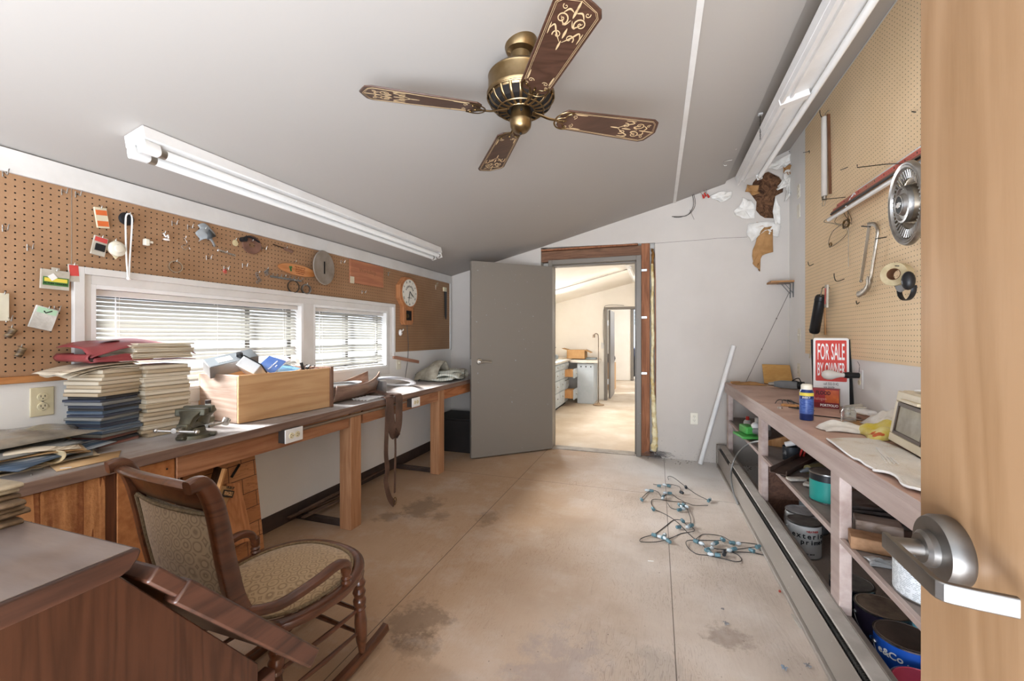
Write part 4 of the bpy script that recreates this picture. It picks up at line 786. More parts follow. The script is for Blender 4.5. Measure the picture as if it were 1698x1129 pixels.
def blade(ang, pitch=R(-11)):
    T0 = Matrix.Rotation(ang, 4, 'Z'); T = T0 @ Matrix.Translation((0, 0, .0)) @ Matrix.Rotation(pitch, 4, 'X')
    def half(x):
        t = (x - R0) / (R1 - R0); return .056 + .018 * t
    poly = [(R0, -.035), (R0 + .02, -half(R0)), (R1 - .045, -half(R1 - .04)), (R1 - .022, -.060), (R1 - .012, -.036), (R1, 0), (R1 - .012, .036), (R1 - .022, .060), (R1 - .045, half(R1 - .04)), (R0 + .02, half(R0)), (R0, .035)]
    b = ob('blade', MB().prism(poly, -.003, .003, T), M_fanw, fan, bev=.0015)
    z = -.0034; mb = MB()
    for ins, ww in ((.008, .0011), (.0125, .0008)):
        o_ = [(R0 + .05, -(half(R0) - ins)), (R1 - .05, -(half(R1 - .05) - ins)), (R1 - .03 - ins * .3, -(.060 - ins)), (R1 - ins * 1.4, 0), (R1 - .03 - ins * .3, (.060 - ins)), (R1 - .05, (half(R1 - .05) - ins)), (R0 + .05, (half(R0) - ins))]
        mb.sweep([(x, y, z) for x, y in o_], [(ww, .0006)] * len(o_), n=4)
    ex = R1 - .105                                    # centre of the tip ornament
    om = MB()
    for s_ in (-1, 1):
        spiral(om, (.008, s_ * .024), .0165, s_ * -2.6, 1.5, .0034, s_, 0); spiral(om, (-.034, s_ * .017), .012, s_ * 2.0, 1.2, .0028, -s_, 0); spiral(om, (.036, s_ * .028), .007, s_ * 1.0, 1.1, .002, s_, 0)
        flat(om, [(-.05, s_ * .003), (-.03, s_ * .02), (-.012, s_ * .033), (-.03, s_ * .042)], .004, 0); flat(om, [(.03, s_ * .004), (.034, s_ * .016), (.022, s_ * .026)], .004, 0)
        flat(om, [(.01, s_ * .002), (-.005, s_ * .012), (.012, s_ * .028)], .003, 0); flat(om, [(-.04, s_ * .040), (-.01, s_ * .042)], .003, 0)
        spiral(mb, (R0 + .06, s_ * .026), .011, s_ * -1.5, 1.3, .0024, s_, z); spiral(mb, (R0 + .038, s_ * .036), .008, s_ * 2.0, 1.2, .002, -s_, z); flat(mb, [(R0 + .06, s_ * (half(R0) - .016)), (R0 + .11, s_ * (half(R0) - .014))], .005, z)
    for xx, ww in ((-.06, .005), (-.025, .006), (.03, .006), (.046, .005)): flat(om, [(xx - .014, 0), (xx, 0), (xx + .014, 0)], ww, 0)
    mb.add([(ex + v_[0] * 1.5, v_[1] * 1.18, z + v_[2]) for v_ in om.v], om.f)
    q = MB(); q.add(mb.v, mb.f, T); ob('stencil', q, M_gold, b, smooth=0)
    # blade iron: bent arm and pierced fan-shaped plate
    mb = MB(); mb.sweep(cr([(.05, 0, .012), (.085, 0, .004), (.12, 0, -.006), (.155, 0, -.008)], 6), (.013, .007), n=10)
    for s_ in (-1, 1):
        mb.sweep(cr([(.148, s_ * .0, -.008), (.15, s_ * .02, -.008), (.165, s_ * .04, -.008), (.19, s_ * .05, -.0065), (.215, s_ * .046, -.0055)], 5), [(.008, .004)] * 21, n=8)
        mb.sweep(cr([(.15, 0, -.008), (.165, s_ * .012, -.008), (.185, s_ * .018, -.0065), (.192, s_ * .032, -.0065), (.208, s_ * .044, -.0055)], 5), [(.006, .003)] * 21, n=8)
    mb.sweep(cr([(.15, 0, -.008), (.17, 0, -.008), (.196, 0, -.0065)], 5), (.009, .004), n=8)
    q = MB(); q.add(mb.v, mb.f, T); ob('blade_iron', q, M_brass, fan)
    [ob('screw', (lambda m_, q_: q_.add(m_.v, m_.f, T))(MB().ball(p, .004, 8), MB()), M_brassd, fan) for p in ((.185, 0, -.009), (.2, .035, -.007), (.2, -.035, -.007))]
tips = [P(597, 150, z=fz), P(1091, 213, z=fz), P(975, 4, z=fz), P(808, 284, z=fz)]
a0 = math.atan2(tips[0].y - fcy, tips[0].x - fcx)
A1 = math.atan2(tips[1].y - fcy, tips[1].x - fcx); A2 = math.atan2(tips[2].y - fcy, tips[2].x - fcx); A3 = math.atan2(tips[3].y - fcy, tips[3].x - fcx)
off = sum(((a - b + math.pi) % (2 * math.pi)) - math.pi for a, b in ((a0, math.pi), (A1, 0), (A2, -math.pi / 2), (A3, math.pi / 2))) / 4
for i in range(4): blade(off + i * math.pi / 2)

# ================================================================== STRIP LIGHTS
M_enam = paint('white_light_enamel', '#efedea', '#e2dfdb', .4, scale=4, bump=.03); M_tube = paint('fluorescent_tube_glass', '#f5f5f3', '#efefec', .25, bump=0); M_tip = metal('tube_end_cap', '#a8a298', .35)
def strip_light(x, y0, y1, label, wdt, drop, tilt, tubes, hgt=.055, dbl=True):
    """fixture running along y, lying on (or hung below) the sloping ceiling"""
    zc = cz(x) - drop; T = Matrix.Translation((x, 0, zc)) @ Matrix.Rotation(-tilt, 4, 'Y')
    o = thing('fluorescent_fixture', label, 'ceiling light', (x, (y0 + y1) / 2, zc))
    def part(nm, mb, m, par=o, **kw):
        q = MB(); q.add(mb.v, mb.f, T); return ob(nm, q, m, par, **kw)
    h = part('housing', MB().box(-wdt / 2, wdt / 2, y0, y1, -hgt, -.002), M_enam, bev=.003)
    part('knockout', MB().lathe([(.013, 0), (.0145, .001), (.016, 0)], (0, 0, 0), 20, Matrix.Translation((0, y0 - .0005, -hgt / 2)) @ Matrix.Rotation(R(90), 4, 'X'), cap=False), paint('knockout_line', '#a8a39b', '#9b968e', .5), h)
    for tx in tubes:
        s_ = part('socket', MB().sweep([(tx, y0 + .002, -hgt - .022), (tx, y0 + .06, -hgt - .022)], [(.05, .048), (.042, .046)], n=16, e=3.5), M_whitep)
        part('socket', MB().box(tx - .02, tx + .02, y1 - .03, y1 - .002, -hgt - .045, -hgt), M_whitep, bev=.003)
        t_ = part('fluorescent_tube', MB().cyl((tx, y0 + .085, -hgt - .027), (tx, y1 - .05, -hgt - .027), .0185, n=24), M_tube)
        part('tube_cap', MB().cyl((tx, y0 + .06, -hgt - .027), (tx, y0 + .085, -hgt - .027), .019, n=24), M_tip, t_); part('tube_cap', MB().cyl((tx, y1 - .05, -hgt - .027), (tx, y1 - .03, -hgt - .027), .019, n=24), M_tip, t_)
    return o, part
sl1 = math.atan((2.235 - 1.965) / 1.103)
strip_light(-1.955, 1.10, 3.52, 'white twin tube strip light fixed to the low left side of the ceiling', .115, .0, sl1, (-.033, .03))
sl2 = math.atan(.45)
o2, part2 = strip_light(.765, .9, 4.28, 'white twin strip light hung on chains on the high right side', .21, .09, sl2 * .6, (.075,), .05)
part2('reflector_rib', MB().box(-.103, -.09, .9, 4.28, -.08, -.05), M_enam); part2('reflector_rib', MB().box(-.05, -.038, .9, 4.28, -.068, -.05), M_enam)
part2('joint_clip', MB().box(-.108, .05, 2.86, 2.92, -.085, -.05), M_enam, bev=.002)
for y in (3.3, 1.6):
    mb = MB(); z = cz(.70); 
    for i in range(14): mb.tube([(.668 + (.003 if i % 2 else 0) * math.cos(a), y + (0 if i % 2 else .003) * math.cos(a), z - .008 - i * .0125 + .008 * math.sin(a)) for a in [2 * math.pi * j / 8 for j in range(8)]], .0011, 4, closed=True)
    ob('chain', mb, paint('dark_chain', '#4f4b47', '#3b3835', .5, metal=.6), o2)
    ob('ceiling_hook', MB().box(.655, .682, y - .012, y + .012, z - .008, z + .004), M_trim, o2)
# ================================================================== END WALL DETAILS
M_paperb = paint('brown_drywall_paper', '#b98d5c', '#9a7145', .85, scale=9, bump=.2); M_gyp = paint('torn_gypsum', '#efece6', '#d9d3c9', .9, scale=16, bump=.5)
k = N('matted_brown_insulation'); v = k.coord(); n1 = k.noise(v, 14, 8, .7, 1.5); k.bump(n1, 1, .02); M_mat = k.out(k.ramp(n1, [(.35, '#3b2619'), (.5, '#6b4a33'), (.68, '#96704f')]), .95, 0)
hw = thing('torn_drywall', 'ragged hole high in the end wall showing matted brown insulation', 'wall damage', (1.0, YE, 2.35))
ob('insulation', MB().grid(lambda u, v_: (.8 + .38 * u, YE + .045 + .02 * math.sin(9 * u + 5 * v_) * math.sin(11 * v_), 2.3 + .56 * v_), 14, 14), M_mat, hw, solid=.01)
r2 = random.Random(12)
def rag(pts, d, seedn, m, name='torn_edge', cx=None, **kw):
    """a torn sheet whose rim curls out of the wall; pts in (x, z)"""
    r3 = random.Random(seedn); n = len(pts); cx = cx or (sum(p[0] for p in pts) / n, sum(p[1] for p in pts) / n)
    P_ = []
    for i in range(n):
        a, b = pts[i], pts[(i + 1) % n]
        for t in (0, .33, .66): P_.append((a[0] + (b[0] - a[0]) * t + r3.uniform(-.006, .006), a[1] + (b[1] - a[1]) * t + r3.uniform(-.006, .006)))
    L = len(P_); vs = [(cx[0], YE - .006, cx[1])]; rings = (.35, .7, 1.0)
    for q in rings: vs += [(cx[0] + (x - cx[0]) * q, YE - .005 - d * (q ** 2) * (1 + .8 * math.sin(i * 1.7 + seedn)) * .6, cx[1] + (z - cx[1]) * q) for i, (x, z) in enumerate(P_)]
    fs = [(0, 1 + i, 1 + (i + 1) % L) for i in range(L)] + [(1 + a * L + i, 1 + (a + 1) * L + i, 1 + (a + 1) * L + (i + 1) % L, 1 + a * L + (i + 1) % L) for a in range(2) for i in range(L)]
    return ob(name, MB().add(vs, fs), m, hw, solid=.004, **kw)
def E2(*pp): return [(q.x, q.z) for q in (P(px, py, y=YE) for px, py in pp)]
rag(E2((1231, 330), (1245, 333), (1252, 345), (1250, 362), (1238, 364), (1220, 358), (1216, 350), (1226, 342)), .03, 1, M_gyp)
rag(E2((1284, 318), (1300, 312), (1311, 300), (1316, 285), (1312, 280), (1300, 285), (1296, 300), (1288, 312)), .05, 2, M_gyp)
rag(E2((1306, 290), (1316, 282), (1316, 300), (1308, 325), (1300, 335), (1300, 318)), .09, 3, M_gyp)
rag(E2((1296, 282), (1305, 276), (1317, 284), (1308, 292), (1300, 290)), .06, 8, M_paperb)
rag(E2((1286, 325), (1292, 345), (1294, 372), (1284, 372), (1280, 350)), .02, 4, M_gyp)
rag(E2((1240, 372), (1285, 368), (1294, 375), (1290, 395), (1275, 380), (1255, 392), (1246, 403), (1238, 390)), .025, 5, M_gyp)
rag(E2((1266, 378), (1281, 376), (1281, 418), (1262, 424), (1256, 442), (1259, 450), (1248, 438), (1246, 425), (1254, 395)), .02, 6, M_paperb, 'hanging_paper')
rag(E2((1254, 368), (1272, 369), (1276, 375), (1256, 377)), .012, 7, M_paperb)
rag(E2((1238, 308), (1256, 309), (1258, 322), (1246, 325), (1236, 318)), .04, 9, M_paperb)
rag(E2((1175, 326), (1200, 318), (1214, 320), (1210, 330), (1195, 336), (1180, 330)), .04, 11, M_gyp, 'torn_patch')
rag(E2((1268, 281), (1294, 263), (1320, 252), (1322, 262), (1310, 272), (1300, 280), (1282, 283)), .04, 13, M_gyp, 'torn_patch')
ob('crack', MB().sweep([P(1310, 253, y=YE - .004), P(1318, 246, y=YE - .004), P(1332, 236, y=YE - .004)], [(.03, .004), (.045, .004), (.006, .003)], (0, 1, 0), n=8), M_dark, hw)
mb = MB(); cp = [P(x, y, y=YE - .0006) for x, y in ((1085, 403.5), (1105, 402), (1130, 400), (1160, 398), (1190, 395), (1239, 393))]; mb.sweep(cp, (.0025, .001), (0, 1, 0), n=4); solo('plaster_crack', mb, M_grime, 'thin crack running right from the top of the doorway', 'crack')
# junction slots and wires
for i, ((xa, ya_), (xb, yb_), lab) in enumerate((((1131, 321), (1150, 312), 'dark slot in the ceiling edge with black wires hanging out, left of two'), ((1155, 308), (1175, 299), 'dark slot in the ceiling edge with red capped wires, right of two'))):
    a, b = P(xa, ya_, y=YE - .02), P(xb, yb_, y=YE - .02)
    o = thing('ceiling_junction_box', lab, 'junction box', tuple(a)); mb = MB(); mb.bar(a, b, .06, .03); ob('box', mb, M_dark, o); 
    if i == 0:
        for pts, r_ in (([(1146, 313), (1150, 335), (1147, 348), (1137, 358), (1114, 359)], .003), ([(1148, 313), (1153, 338), (1144, 354), (1128, 360), (1117, 360)], .0025), ([(1144, 348), (1151, 364)], .0015)): ob('wire', MB().tube(cr([P(x, y, y=YE - .04) for x, y in pts], 6), r_, 6), paint('black_wire', '#38322e', '#262220', .5, bump=0), o)
    else:
        for j, pts in enumerate(([(1166, 305), (1160, 315), (1165, 323)], [(1168, 306), (1172, 316), (1168, 320)], [(1170, 306), (1164, 312), (1173, 322)])):
            ob('wire', MB().tube(cr([P(x, y, y=YE - .05) for x, y in pts], 5), .0025, 6), paint('grey_wire', '#8a8078', '#6d645d', .5, bump=0), o); e = P(*pts[-1], y=YE - .05); ob('wire_nut', MB().cyl(e, e + Vector((.012, -.01, -.035)), .006, .01, 10), REDI if 'REDI' in globals() else M_dark, o)
        ob('wire_nut', MB().cyl(P(1174, 300, y=YE - .05), P(1178, 309, y=YE - .05), .006, .012, 10), M_grime, o); ob('hooked_wire', MB().tube(cr([P(x, y, y=YE - .05) for x, y in ((1175, 299), (1176, 294), (1196, 286), (1196, 290), (1190, 292))], 5), .002, 5), MATS['grey_wire'], o)
solo('ceiling_hook', MB().tube(cr([P(x, y, y=3.9) for x, y in ((1214, 265), (1201, 268), (1201, 274), (1205, 274))], 5), .003, 6), M_steel, 'small bent wire hook in the ceiling near the hung strip light', 'hook')
# shelf, string, pipe
sh = thing('corner_shelf', 'small pine shelf on two grey brackets in the far right corner', 'shelf', (1.1, YE, 1.75))
ob('board', MB().box(.985, XR - .001, 4.44, YE - .001, 1.735, 1.752), wood('pine_board_worn', '#c39363', '#94683d', 'x', 1, .6), sh, bev=.002)
for y_ in (4.47, 4.56):
    mb = MB(); mb.bar((XR - .004, y_, 1.733), (XR - .004, y_, 1.60), .018, .004, (1, 0, 0)); mb.bar((XR - .004, y_, 1.731), (1.06, y_, 1.731), .018, .003); mb.bar((XR - .006, y_, 1.64), (1.1, y_, 1.728), .006, .004); ob('bracket', mb, paint('grey_bracket', '#7b7e80', '#626567', .4, metal=.5), sh)
mb = MB(); a, b = P(1308, 486, y=YE - .03), P(1236, 634, y=YE - .12); b.z = .805; mb.tube([a, (a + b) / 2, b], .0018, 6)
for t in (.28, .62): mb.ball(a + (b - a) * t, .006, 8)
solo('knotted_string', mb, paint('grey_twine', '#6d655d', '#544d46', .8), 'taut knotted string from the corner shelf down to the bench', 'string')
a, b = Vector((.70, YE - .03, 1.155)), Vector((.395, YE - .10, .004)); solo('white_pipe', MB().cyl(a, b, .021, n=20), M_whitep, 'long white plastic pipe leaning on the end wall beside the bench', 'pipe')
mb = MB(); r2 = random.Random(5)
for i in range(60):
    x = r2.uniform(-.1, 1.0); y = YE - .01 - abs(r2.gauss(0, .09)); q = .003 + .008 * r2.random(); mb.ob((x, y, q * .25), (q * 1.6, q, q * .5), (0, 0, r2.random() * 3))
solo('plaster_crumbs', mb, paint('plaster_crumb', '#b9b3ab', '#8d867e', .9), 'scattered plaster crumbs on the floor along the end wall', 'debris', kind='stuff', smooth=0)
solo('wedge_block', MB().prism([(0, 0), (.05, 0), (.03, .14), (0, .14)], -.02, .02, Matrix.Translation((-2.05, YE - .03, 1.66)) @ Matrix.Rotation(R(90), 4, 'X')), paint('grey_plastic', '#9ca3a8', '#8a9196', .4), 'pale angled bracket on the end wall behind the grey door', 'bracket', bev=.002)

# ================================================================== ROCKING CHAIR
M_cherry = wood('polished_cherry', '#5f3722', '#412413', 'y', .8, .28, .08, .6, c3='#4a2914')
k = N('tan_damask_upholstery'); v = k.coord((1, 1, 1)); vo = k.n('TexVoronoi', feature='F1'); k.l(v, vo.inputs['Vector']); vo.inputs['Scale'].default_value = 24; vo.inputs['Randomness'].default_value = .15
q = k.math('FRACT', k.math('MULTIPLY', vo.outputs['Distance'], 4.2)); q = k.math('ADD', q, k.math('MULTIPLY', k.noise(v, 60, 2), .5)); fine = k.noise(v, 500, 2)
k.bump(k.math('ADD', k.math('MULTIPLY', q, .6), fine), .35, .0015); M_dam = k.out(k.ramp(q, [(.4, '#8a7153'), (.8, '#aa906e')]), .85, 0)
k.b.inputs['Sheen Weight'].default_value = .2
M_braid = paint('braided_trim', '#8f7a5c', '#6d5a41', .9, scale=120, bump=1)
CH = dict(loc=(-1.274, 1.191, 0), rz=R(-6.2))
ch = thing('rocking_chair', 'low cherry rocking chair with tan patterned upholstery', 'chair', CH['loc'], CH['rz'], local=True)
sz_ = .365
def seat_outline(t, s=1.0):
    """t in 0..1 round the seat: rounded front, straighter back"""
    a = 2 * math.pi * t - math.pi / 2; c_, s_ = math.cos(a), math.sin(a)
    x = .262 * math.copysign(abs(c_) ** .82, c_); y = .25 * math.copysign(abs(s_) ** (.95 if s_ > 0 else .55), s_); x *= 1 - .16 * max(0, -s_)
    return Vector((x * s, y * s, 0))
NS = 48
ring = [seat_outline(i / NS, .93) + Vector((0, 0, sz_ + .012 * math.sin(2 * math.pi * i / NS - math.pi / 2))) for i in range(NS)]
ob('seat_frame', MB().sweep(ring, (.045, .034), n=12, e=3, closed=True), M_cherry, ch)
def cush(u, v_):
    p = seat_outline(v_, .845 * u); return (p.x, p.y, sz_ + .016 + .034 * (1 - u ** 2.6) + .012 * (p.y / .25) * 1)
ob('seat_cushion', MB().grid(cush, 10, NS), M_dam, ch, smooth=80)
ob('piping', MB().tube([seat_outline(i / NS, .85) + Vector((0, 0, sz_ + .019 + .012 * math.sin(2 * math.pi * i / NS - math.pi / 2))) for i in range(NS)], .0055, 8, closed=True), M_braid, ch)
# back: S-curved stiles that run from the rocker side up to a scrolled top
def stile(s_): 
    return [Vector((s_ * .20, -.15, sz_ - .03)), Vector((s_ * .195, -.235, sz_ + .03)), Vector((s_ * .193, -.292, sz_ + .13)), Vector((s_ * .193, -.322, sz_ + .25)), Vector((s_ * .195, -.342, sz_ + .36)), Vector((s_ * .197, -.362, sz_ + .445)), Vector((s_ * .198, -.39, sz_ + .50)), Vector((s_ * .2, -.425, sz_ + .50))]
for s_ in (-1, 1):
    p = cr(stile(s_), 6); L = len(p); ob('back_stile', MB().sweep(p, [(.046 + .006 * math.sin(math.pi * i / L) - .012 * (i / L) ** 3, .034) for i in range(L)], (1, 0, 0), n=12, e=3.2), M_cherry, ch)
st_ = cr(stile(1), 6)
def bk(y0, y1): return [q for q in st_ if y0 <= q.z <= y1]
rows = bk(sz_ + .06, sz_ + .415)
def backf(side):
    def fn(u, v_):
        i = u * (len(rows) - 1); a = rows[int(i)]; b = rows[min(int(i) + 1, len(rows) - 1)]; c_ = a.lerp(b, i - int(i)); q = (v_ - .5) * 2; wdt = .18
        return (q * wdt, c_.y - .018 * (1 - q * q) + side * (.010 + .014 * (1 - q * q) * math.sin(math.pi * min(1, max(0, u)))), c_.z)
    return fn
mb = MB(); mb.grid(backf(1), 16, 12); mb.grid(backf(-1), 16, 12); ob('back_cushion', mb, M_dam, ch, smooth=80)
mb = MB()
for s_ in (-1, 1): mb.tube([Vector((s_ * .178, q.y - .014, q.z)) for q in rows], .005, 6)
mb.tube([Vector(backf(-1)(1, j / 12)) for j in range(13)], .0055, 6)
ob('piping', mb, M_braid, ch)
tp = cr([(-.198, -.360, sz_ + .445), (-.1, -.378, sz_ + .452), (0, -.385, sz_ + .455), (.1, -.378, sz_ + .452), (.198, -.360, sz_ + .445)], 6)
ob('top_rail', MB().sweep(tp, (.020, .085), (0, -.5, 1), n=12, e=4), M_cherry, ch); ob('rail_scroll', MB().sweep([(x * 1, y - .036, z + .045) for x, y, z in [tuple(q) for q in tp]], (.034, .022), (0, 0, 1), n=12), M_cherry, ch)
for s_ in (-1, 1):
    ob('arm', MB().sweep(cr([(s_ * .198, -.285, sz_ + .105), (s_ * .222, -.19, sz_ + .078), (s_ * .25, -.08, sz_ + .098), (s_ * .256, -.01, sz_ + .112), (s_ * .252, .035, sz_ + .10), (s_ * .245, .05, sz_ + .065)], 7), (.038, .027), (0, 0, 1), n=12, e=2.6), M_cherry, ch)
    ob('arm_post', MB().lathe([(.013, 0), (.014, .008), (.018, .015), (.013, .022), (.018, .03), (.013, .037), (.017, .045), (.016, .07)], (s_ * .244, .05, sz_ + .012), 16), M_cherry, ch)
turn = [(.012, 0), (.014, .02), (.02, .05), (.023, .12), (.018, .165), (.022, .172), (.018, .18), (.023, .19), (.024, .205), (.018, .215), (.024, .235), (.018, .25), (.025, .27), (.018, .285), (.022, .31)]
def tl(p, q, prof, n=16):
    """turn a profile between two points"""
    p, q = Vector(p), Vector(q); d_ = q - p; L = d_.length; m_ = prof[-1][1]; M = Matrix.Translation(p) @ d_.to_track_quat('Z', 'Y').to_matrix().to_4x4(); mb = MB(); mb.lathe([(r_, z * L / m_) for r_, z in prof], (0, 0, 0), n, M); return mb
def rz_(y): return .004 + .085 * (abs(y + .06) / .46) ** 2.1    # underside curve of the rockers
for s_ in (-1, 1):
    xs = s_ * .2
    ob('leg', tl((xs * 1.02, .165, rz_(.165) + .035), (s_ * .2, .15, sz_), turn), M_cherry, ch); ob('leg', tl((xs, -.19, rz_(-.19) + .035), (s_ * .19, -.17, sz_), turn), M_cherry, ch)
    pr_ = [Vector((xs, y_, rz_(y_) + .013)) for y_ in [-.52 + .82 * i / 30 for i in range(31)]]
    ob('rocker', MB().sweep(pr_, (.028, .036), (0, 0, 1), n=12, e=5), M_cherry, ch)
    for zz in (.14, .225): ob('stretcher', MB().tube([(xs, .157, zz), (xs, 0, zz - .004), (xs, -.18, zz)], [.006, .009, .006], 10), M_cherry, ch)
for zz in (.13, .215): ob('stretcher', MB().tube([(-.2, .16, zz), (0, .163, zz), (.2, .16, zz)], [.006, .01, .006], 10), M_cherry, ch)
ob('stretcher', MB().tube([(-.2, -.185, .17), (.2, -.185, .17)], .008, 10), M_cherry, ch)

# ================================================================== SLANT-FRONT DESK, foreground left
M_oak = wood('dark_mahogany_panel', '#3e2213', '#2a1408', 'z', 1.3, .38, .12, .35, ring=9, c3='#311809'); M_oaky = wood('dark_mahogany_board', '#4a2d20', '#301c13', 'y', 1.0, .4, .2, .35)
k = N('worn_desk_top'); v = k.coord((1.2, 7, 1)); c = k.ramp(k.noise(v, 5, 6), [(.3, '#5a473d'), (.7, '#7a675b')]); c = k.mix(k.ramp(k.noise(k.coord(), 3, 3), [(.4, (0, 0, 0, 1)), (.7, (.5, .5, .5, 1))]), c, '#a3a2a4'); M_dtop = k.out(c, .3, 0); k.bump(k.noise(v, 20, 3), .1)
dx, dy, dz = -.696, .403, .95
dk = thing('slant_front_desk', 'dark mahogany slant-front desk with a dusty worn top', 'desk', (-1.1, .3, 0))
yf = .71
side = [(-.3, .0), (.60, .0), (.60, .635), (dy - .022, .918), (-.3, .918)]
def yzp(poly, x0, x1): return MB().prism(poly, x0, x1, Matrix(((0, 0, 1, 0), (1, 0, 0, 0), (0, 1, 0, 0), (0, 0, 0, 1))))
ob('side_panel', yzp(side, dx - .032, dx - .012), M_oak, dk, bev=.002); ob('side_panel', yzp(side, dx - .83, dx - .81), M_oak, dk, bev=.002)
ob('top', yzp([(-.32, .919), (dy - .024, .919), (dy - .014, .923), (dy - .004, .934), (dy, .944), (dy - .004, .949), (-.32, .949)], dx - .845, dx), M_oaky, dk, bev=.003)
ob('worn_surface', MB().box(dx - .84, dx - .006, -.31, dy - .008, .9491, .9500), M_dtop, dk)
ln = Vector((0, .313, -.347)).normalized(); nn = Vector((0, -ln.z, ln.y))
a = Vector((0, .415, .893)); b = Vector((0, .716, .560))
def sl(off0, off1, x0, x1, t0=0.0, t1=1.0):
    p, q = a + (b - a) * t0, a + (b - a) * t1; n1, n2 = nn * off0, nn * off1
    return yzp([((p + n1).y, (p + n1).z), ((q + n1).y, (q + n1).z), ((q + n2).y, (q + n2).z), ((p + n2).y, (p + n2).z)], x0, x1)
ob('drop_front', sl(-.004, .02, dx - .80, dx - .006), M_oaky, dk, bev=.004)
ob('lid_edge', sl(-.012, .024, dx - .03, dx + .0, .13, 1.03), M_oaky, dk, bev=.004)
ob('front_panel', MB().box(dx - .82, dx - .03, .58, .598, .02, .63), M_oak, dk, bev=.002); ob('front_stile', MB().box(dx - .036, dx - .008, .59, .635, 0, .60), M_oaky, dk, bev=.003)
ob('back', MB().box(dx - .82, dx - .03, -.3, -.28, 0, .918), M_oak, dk)
# folded newspapers stacked on it
M_news = paint('yellowed_newsprint', '#c9bda6', '#a89a82', .85, scale=25, bump=.15); M_newd = paint('brown_newsprint_edge', '#a08a70', '#6f5b46', .85, scale=30, bump=.3)
r2 = random.Random(8); np0 = P(60, 862, z=.955)
for i in range(7):
    z = .951 + i * .0086; w_ = .20 + r2.uniform(-.02, .02); x1 = -.965 + r2.uniform(-.012, .012); y1_ = .395 + r2.uniform(-.006, .006)
    mb = MB(); sec = cr([(y1_ - .26, 0), (y1_ - .26, .0085), (y1_, .0085), (y1_, 0)] and [(0, 0, 0), (.0, 0, .001)], 1)
    x0 = x1 - .36; th = .0034
    def fn(u, v_, z=z, x0=x0, x1=x1, y1_=y1_, th=th, ph=r2.random() * 6):
        # folded sheet: the section goes out, rounds over at the fold and comes back
        L_ = .36; s__ = v_ * 2; 
        if s__ < .9: x, h = x0 + (L_ - .006) * s__ / .9, -th
        elif s__ > 1.1: x, h = x0 + (L_ - .006) * (2 - s__) / .9, th
        else: a_ = (s__ - 1) / .1 * math.pi / 2; x, h = x1 - .006 + .006 * math.cos(a_), th * math.sin(a_)
        return (x + .006 * math.sin(5 * u + ph), y1_ - .26 * u, z + .004 + h + .0018 * math.sin(7 * u + ph) * ((x - x0) / .36) + .005 * ((x - x0) / .36) ** 3 * (i / 7))
    solo('folded_newspaper', mb.grid(fn, 8, 40), M_newd if i < 5 else M_news, 'folded newspaper on the desk top, %s' % ['bottom of the stack', 'second from the bottom', 'third from the bottom', 'middle of the stack', 'third from the top', 'just under the top one', 'topmost and palest'][i], 'newspaper', 'newspapers on the desk', solid=.0016, smooth=60)
# ================================================================== LEFT WALL: things on the pegboard
PX = XL + .0062
def Lp(px, py, off=0): return P(px, py, x=PX + off)
M_hook = metal('zinc_hook', '#b3afa8', .35)
def lhook(px, py, lab, L=.035, drop=.018):
    p = Lp(px, py); mb = MB(); mb.tube(cr([p, p + Vector((L * .5, 0, .002)), p + Vector((L, 0, -drop * .6)), p + Vector((L + .006, 0, .004)), p + Vector((L + .012, 0, drop * .6))], 4), .0019, 6)
    mb.tube([p + Vector((.001, 0, .012)), p + Vector((.002, 0, -.014))], .0019, 6); return solo('peg_hook', mb, M_hook, lab, 'hook', 'hooks on the left pegboard')
for px, py, lab in ((4, 287, 'bare peg hook at the left edge of the photo near the ceiling trim'), (102, 318, 'bare peg hook just left of the vertical pegboard joint'), (125, 322, 'bare peg hook just right of the vertical pegboard joint'), (45, 410, 'bare peg hook alone in the middle of the left panel'), (285, 370, 'bare peg hook right of the white cord loop, near the top'), (311, 376, 'bare peg hook just left of the grey folded cloth'), (342, 427, 'bare peg hook below the grey folded cloth'), (10, 528, 'bare peg hook at the lower left above the small tin'), (402, 440, 'bare peg hook over the window with a second one beside it'), (434, 412, 'bare peg hook right of the brown round disc'), (565, 434, 'small pair of peg hooks just right of the large round disc'), (600, 484, 'small hook low between plank plaque and window casing'), (4, 378, 'bare peg hook at the left photo edge, halfway up the panel'), (371, 445, 'bare peg hook above the small shiny ring')): lhook(px, py, lab)
def lthing(name, px, py, lab, cat, depth=.02):
    p = Lp(px, py); o = thing(name, lab, cat, tuple(p)); h = MB(); h.tube([p + Vector((-.001, 0, .002)), p + Vector((depth + .012, 0, .0)), p + Vector((depth + .016, 0, .01))], .0018, 6); ob('hook', h, M_hook, o); return o, p
def wallcard(name, px, py, w_, h_, lab, cat, mat, tilt=0, dep=.012, extra=None):
    """a flat pack hanging from a hook at (px, py)"""
    o, p = lthing(name, px, py, lab, cat, dep); M = Matrix.Translation(p + Vector((dep, 0, 0))) @ Matrix(((0, 0, 1, 0), (1, 0, 0, 0), (0, 1, 0, 0), (0, 0, 0, 1))) @ Matrix.Rotation(tilt, 4, 'Z')
    q = MB(); q.add(*[(MB().box(-w_ / 2, w_ / 2, -h_, .004, -.004, .004)).v, MB().box(0, 1, 0, 1, 0, 1).f], M=M); b = ob('pack', q, mat, o, bev=.001)
    return o, M, b
def rect(M, x0, x1, y0, y1, z0=.0045, z1=.0052): 
    m = MB().box(x0, x1, y0, y1, z0, z1); q = MB(); return q.add(m.v, m.f, M)
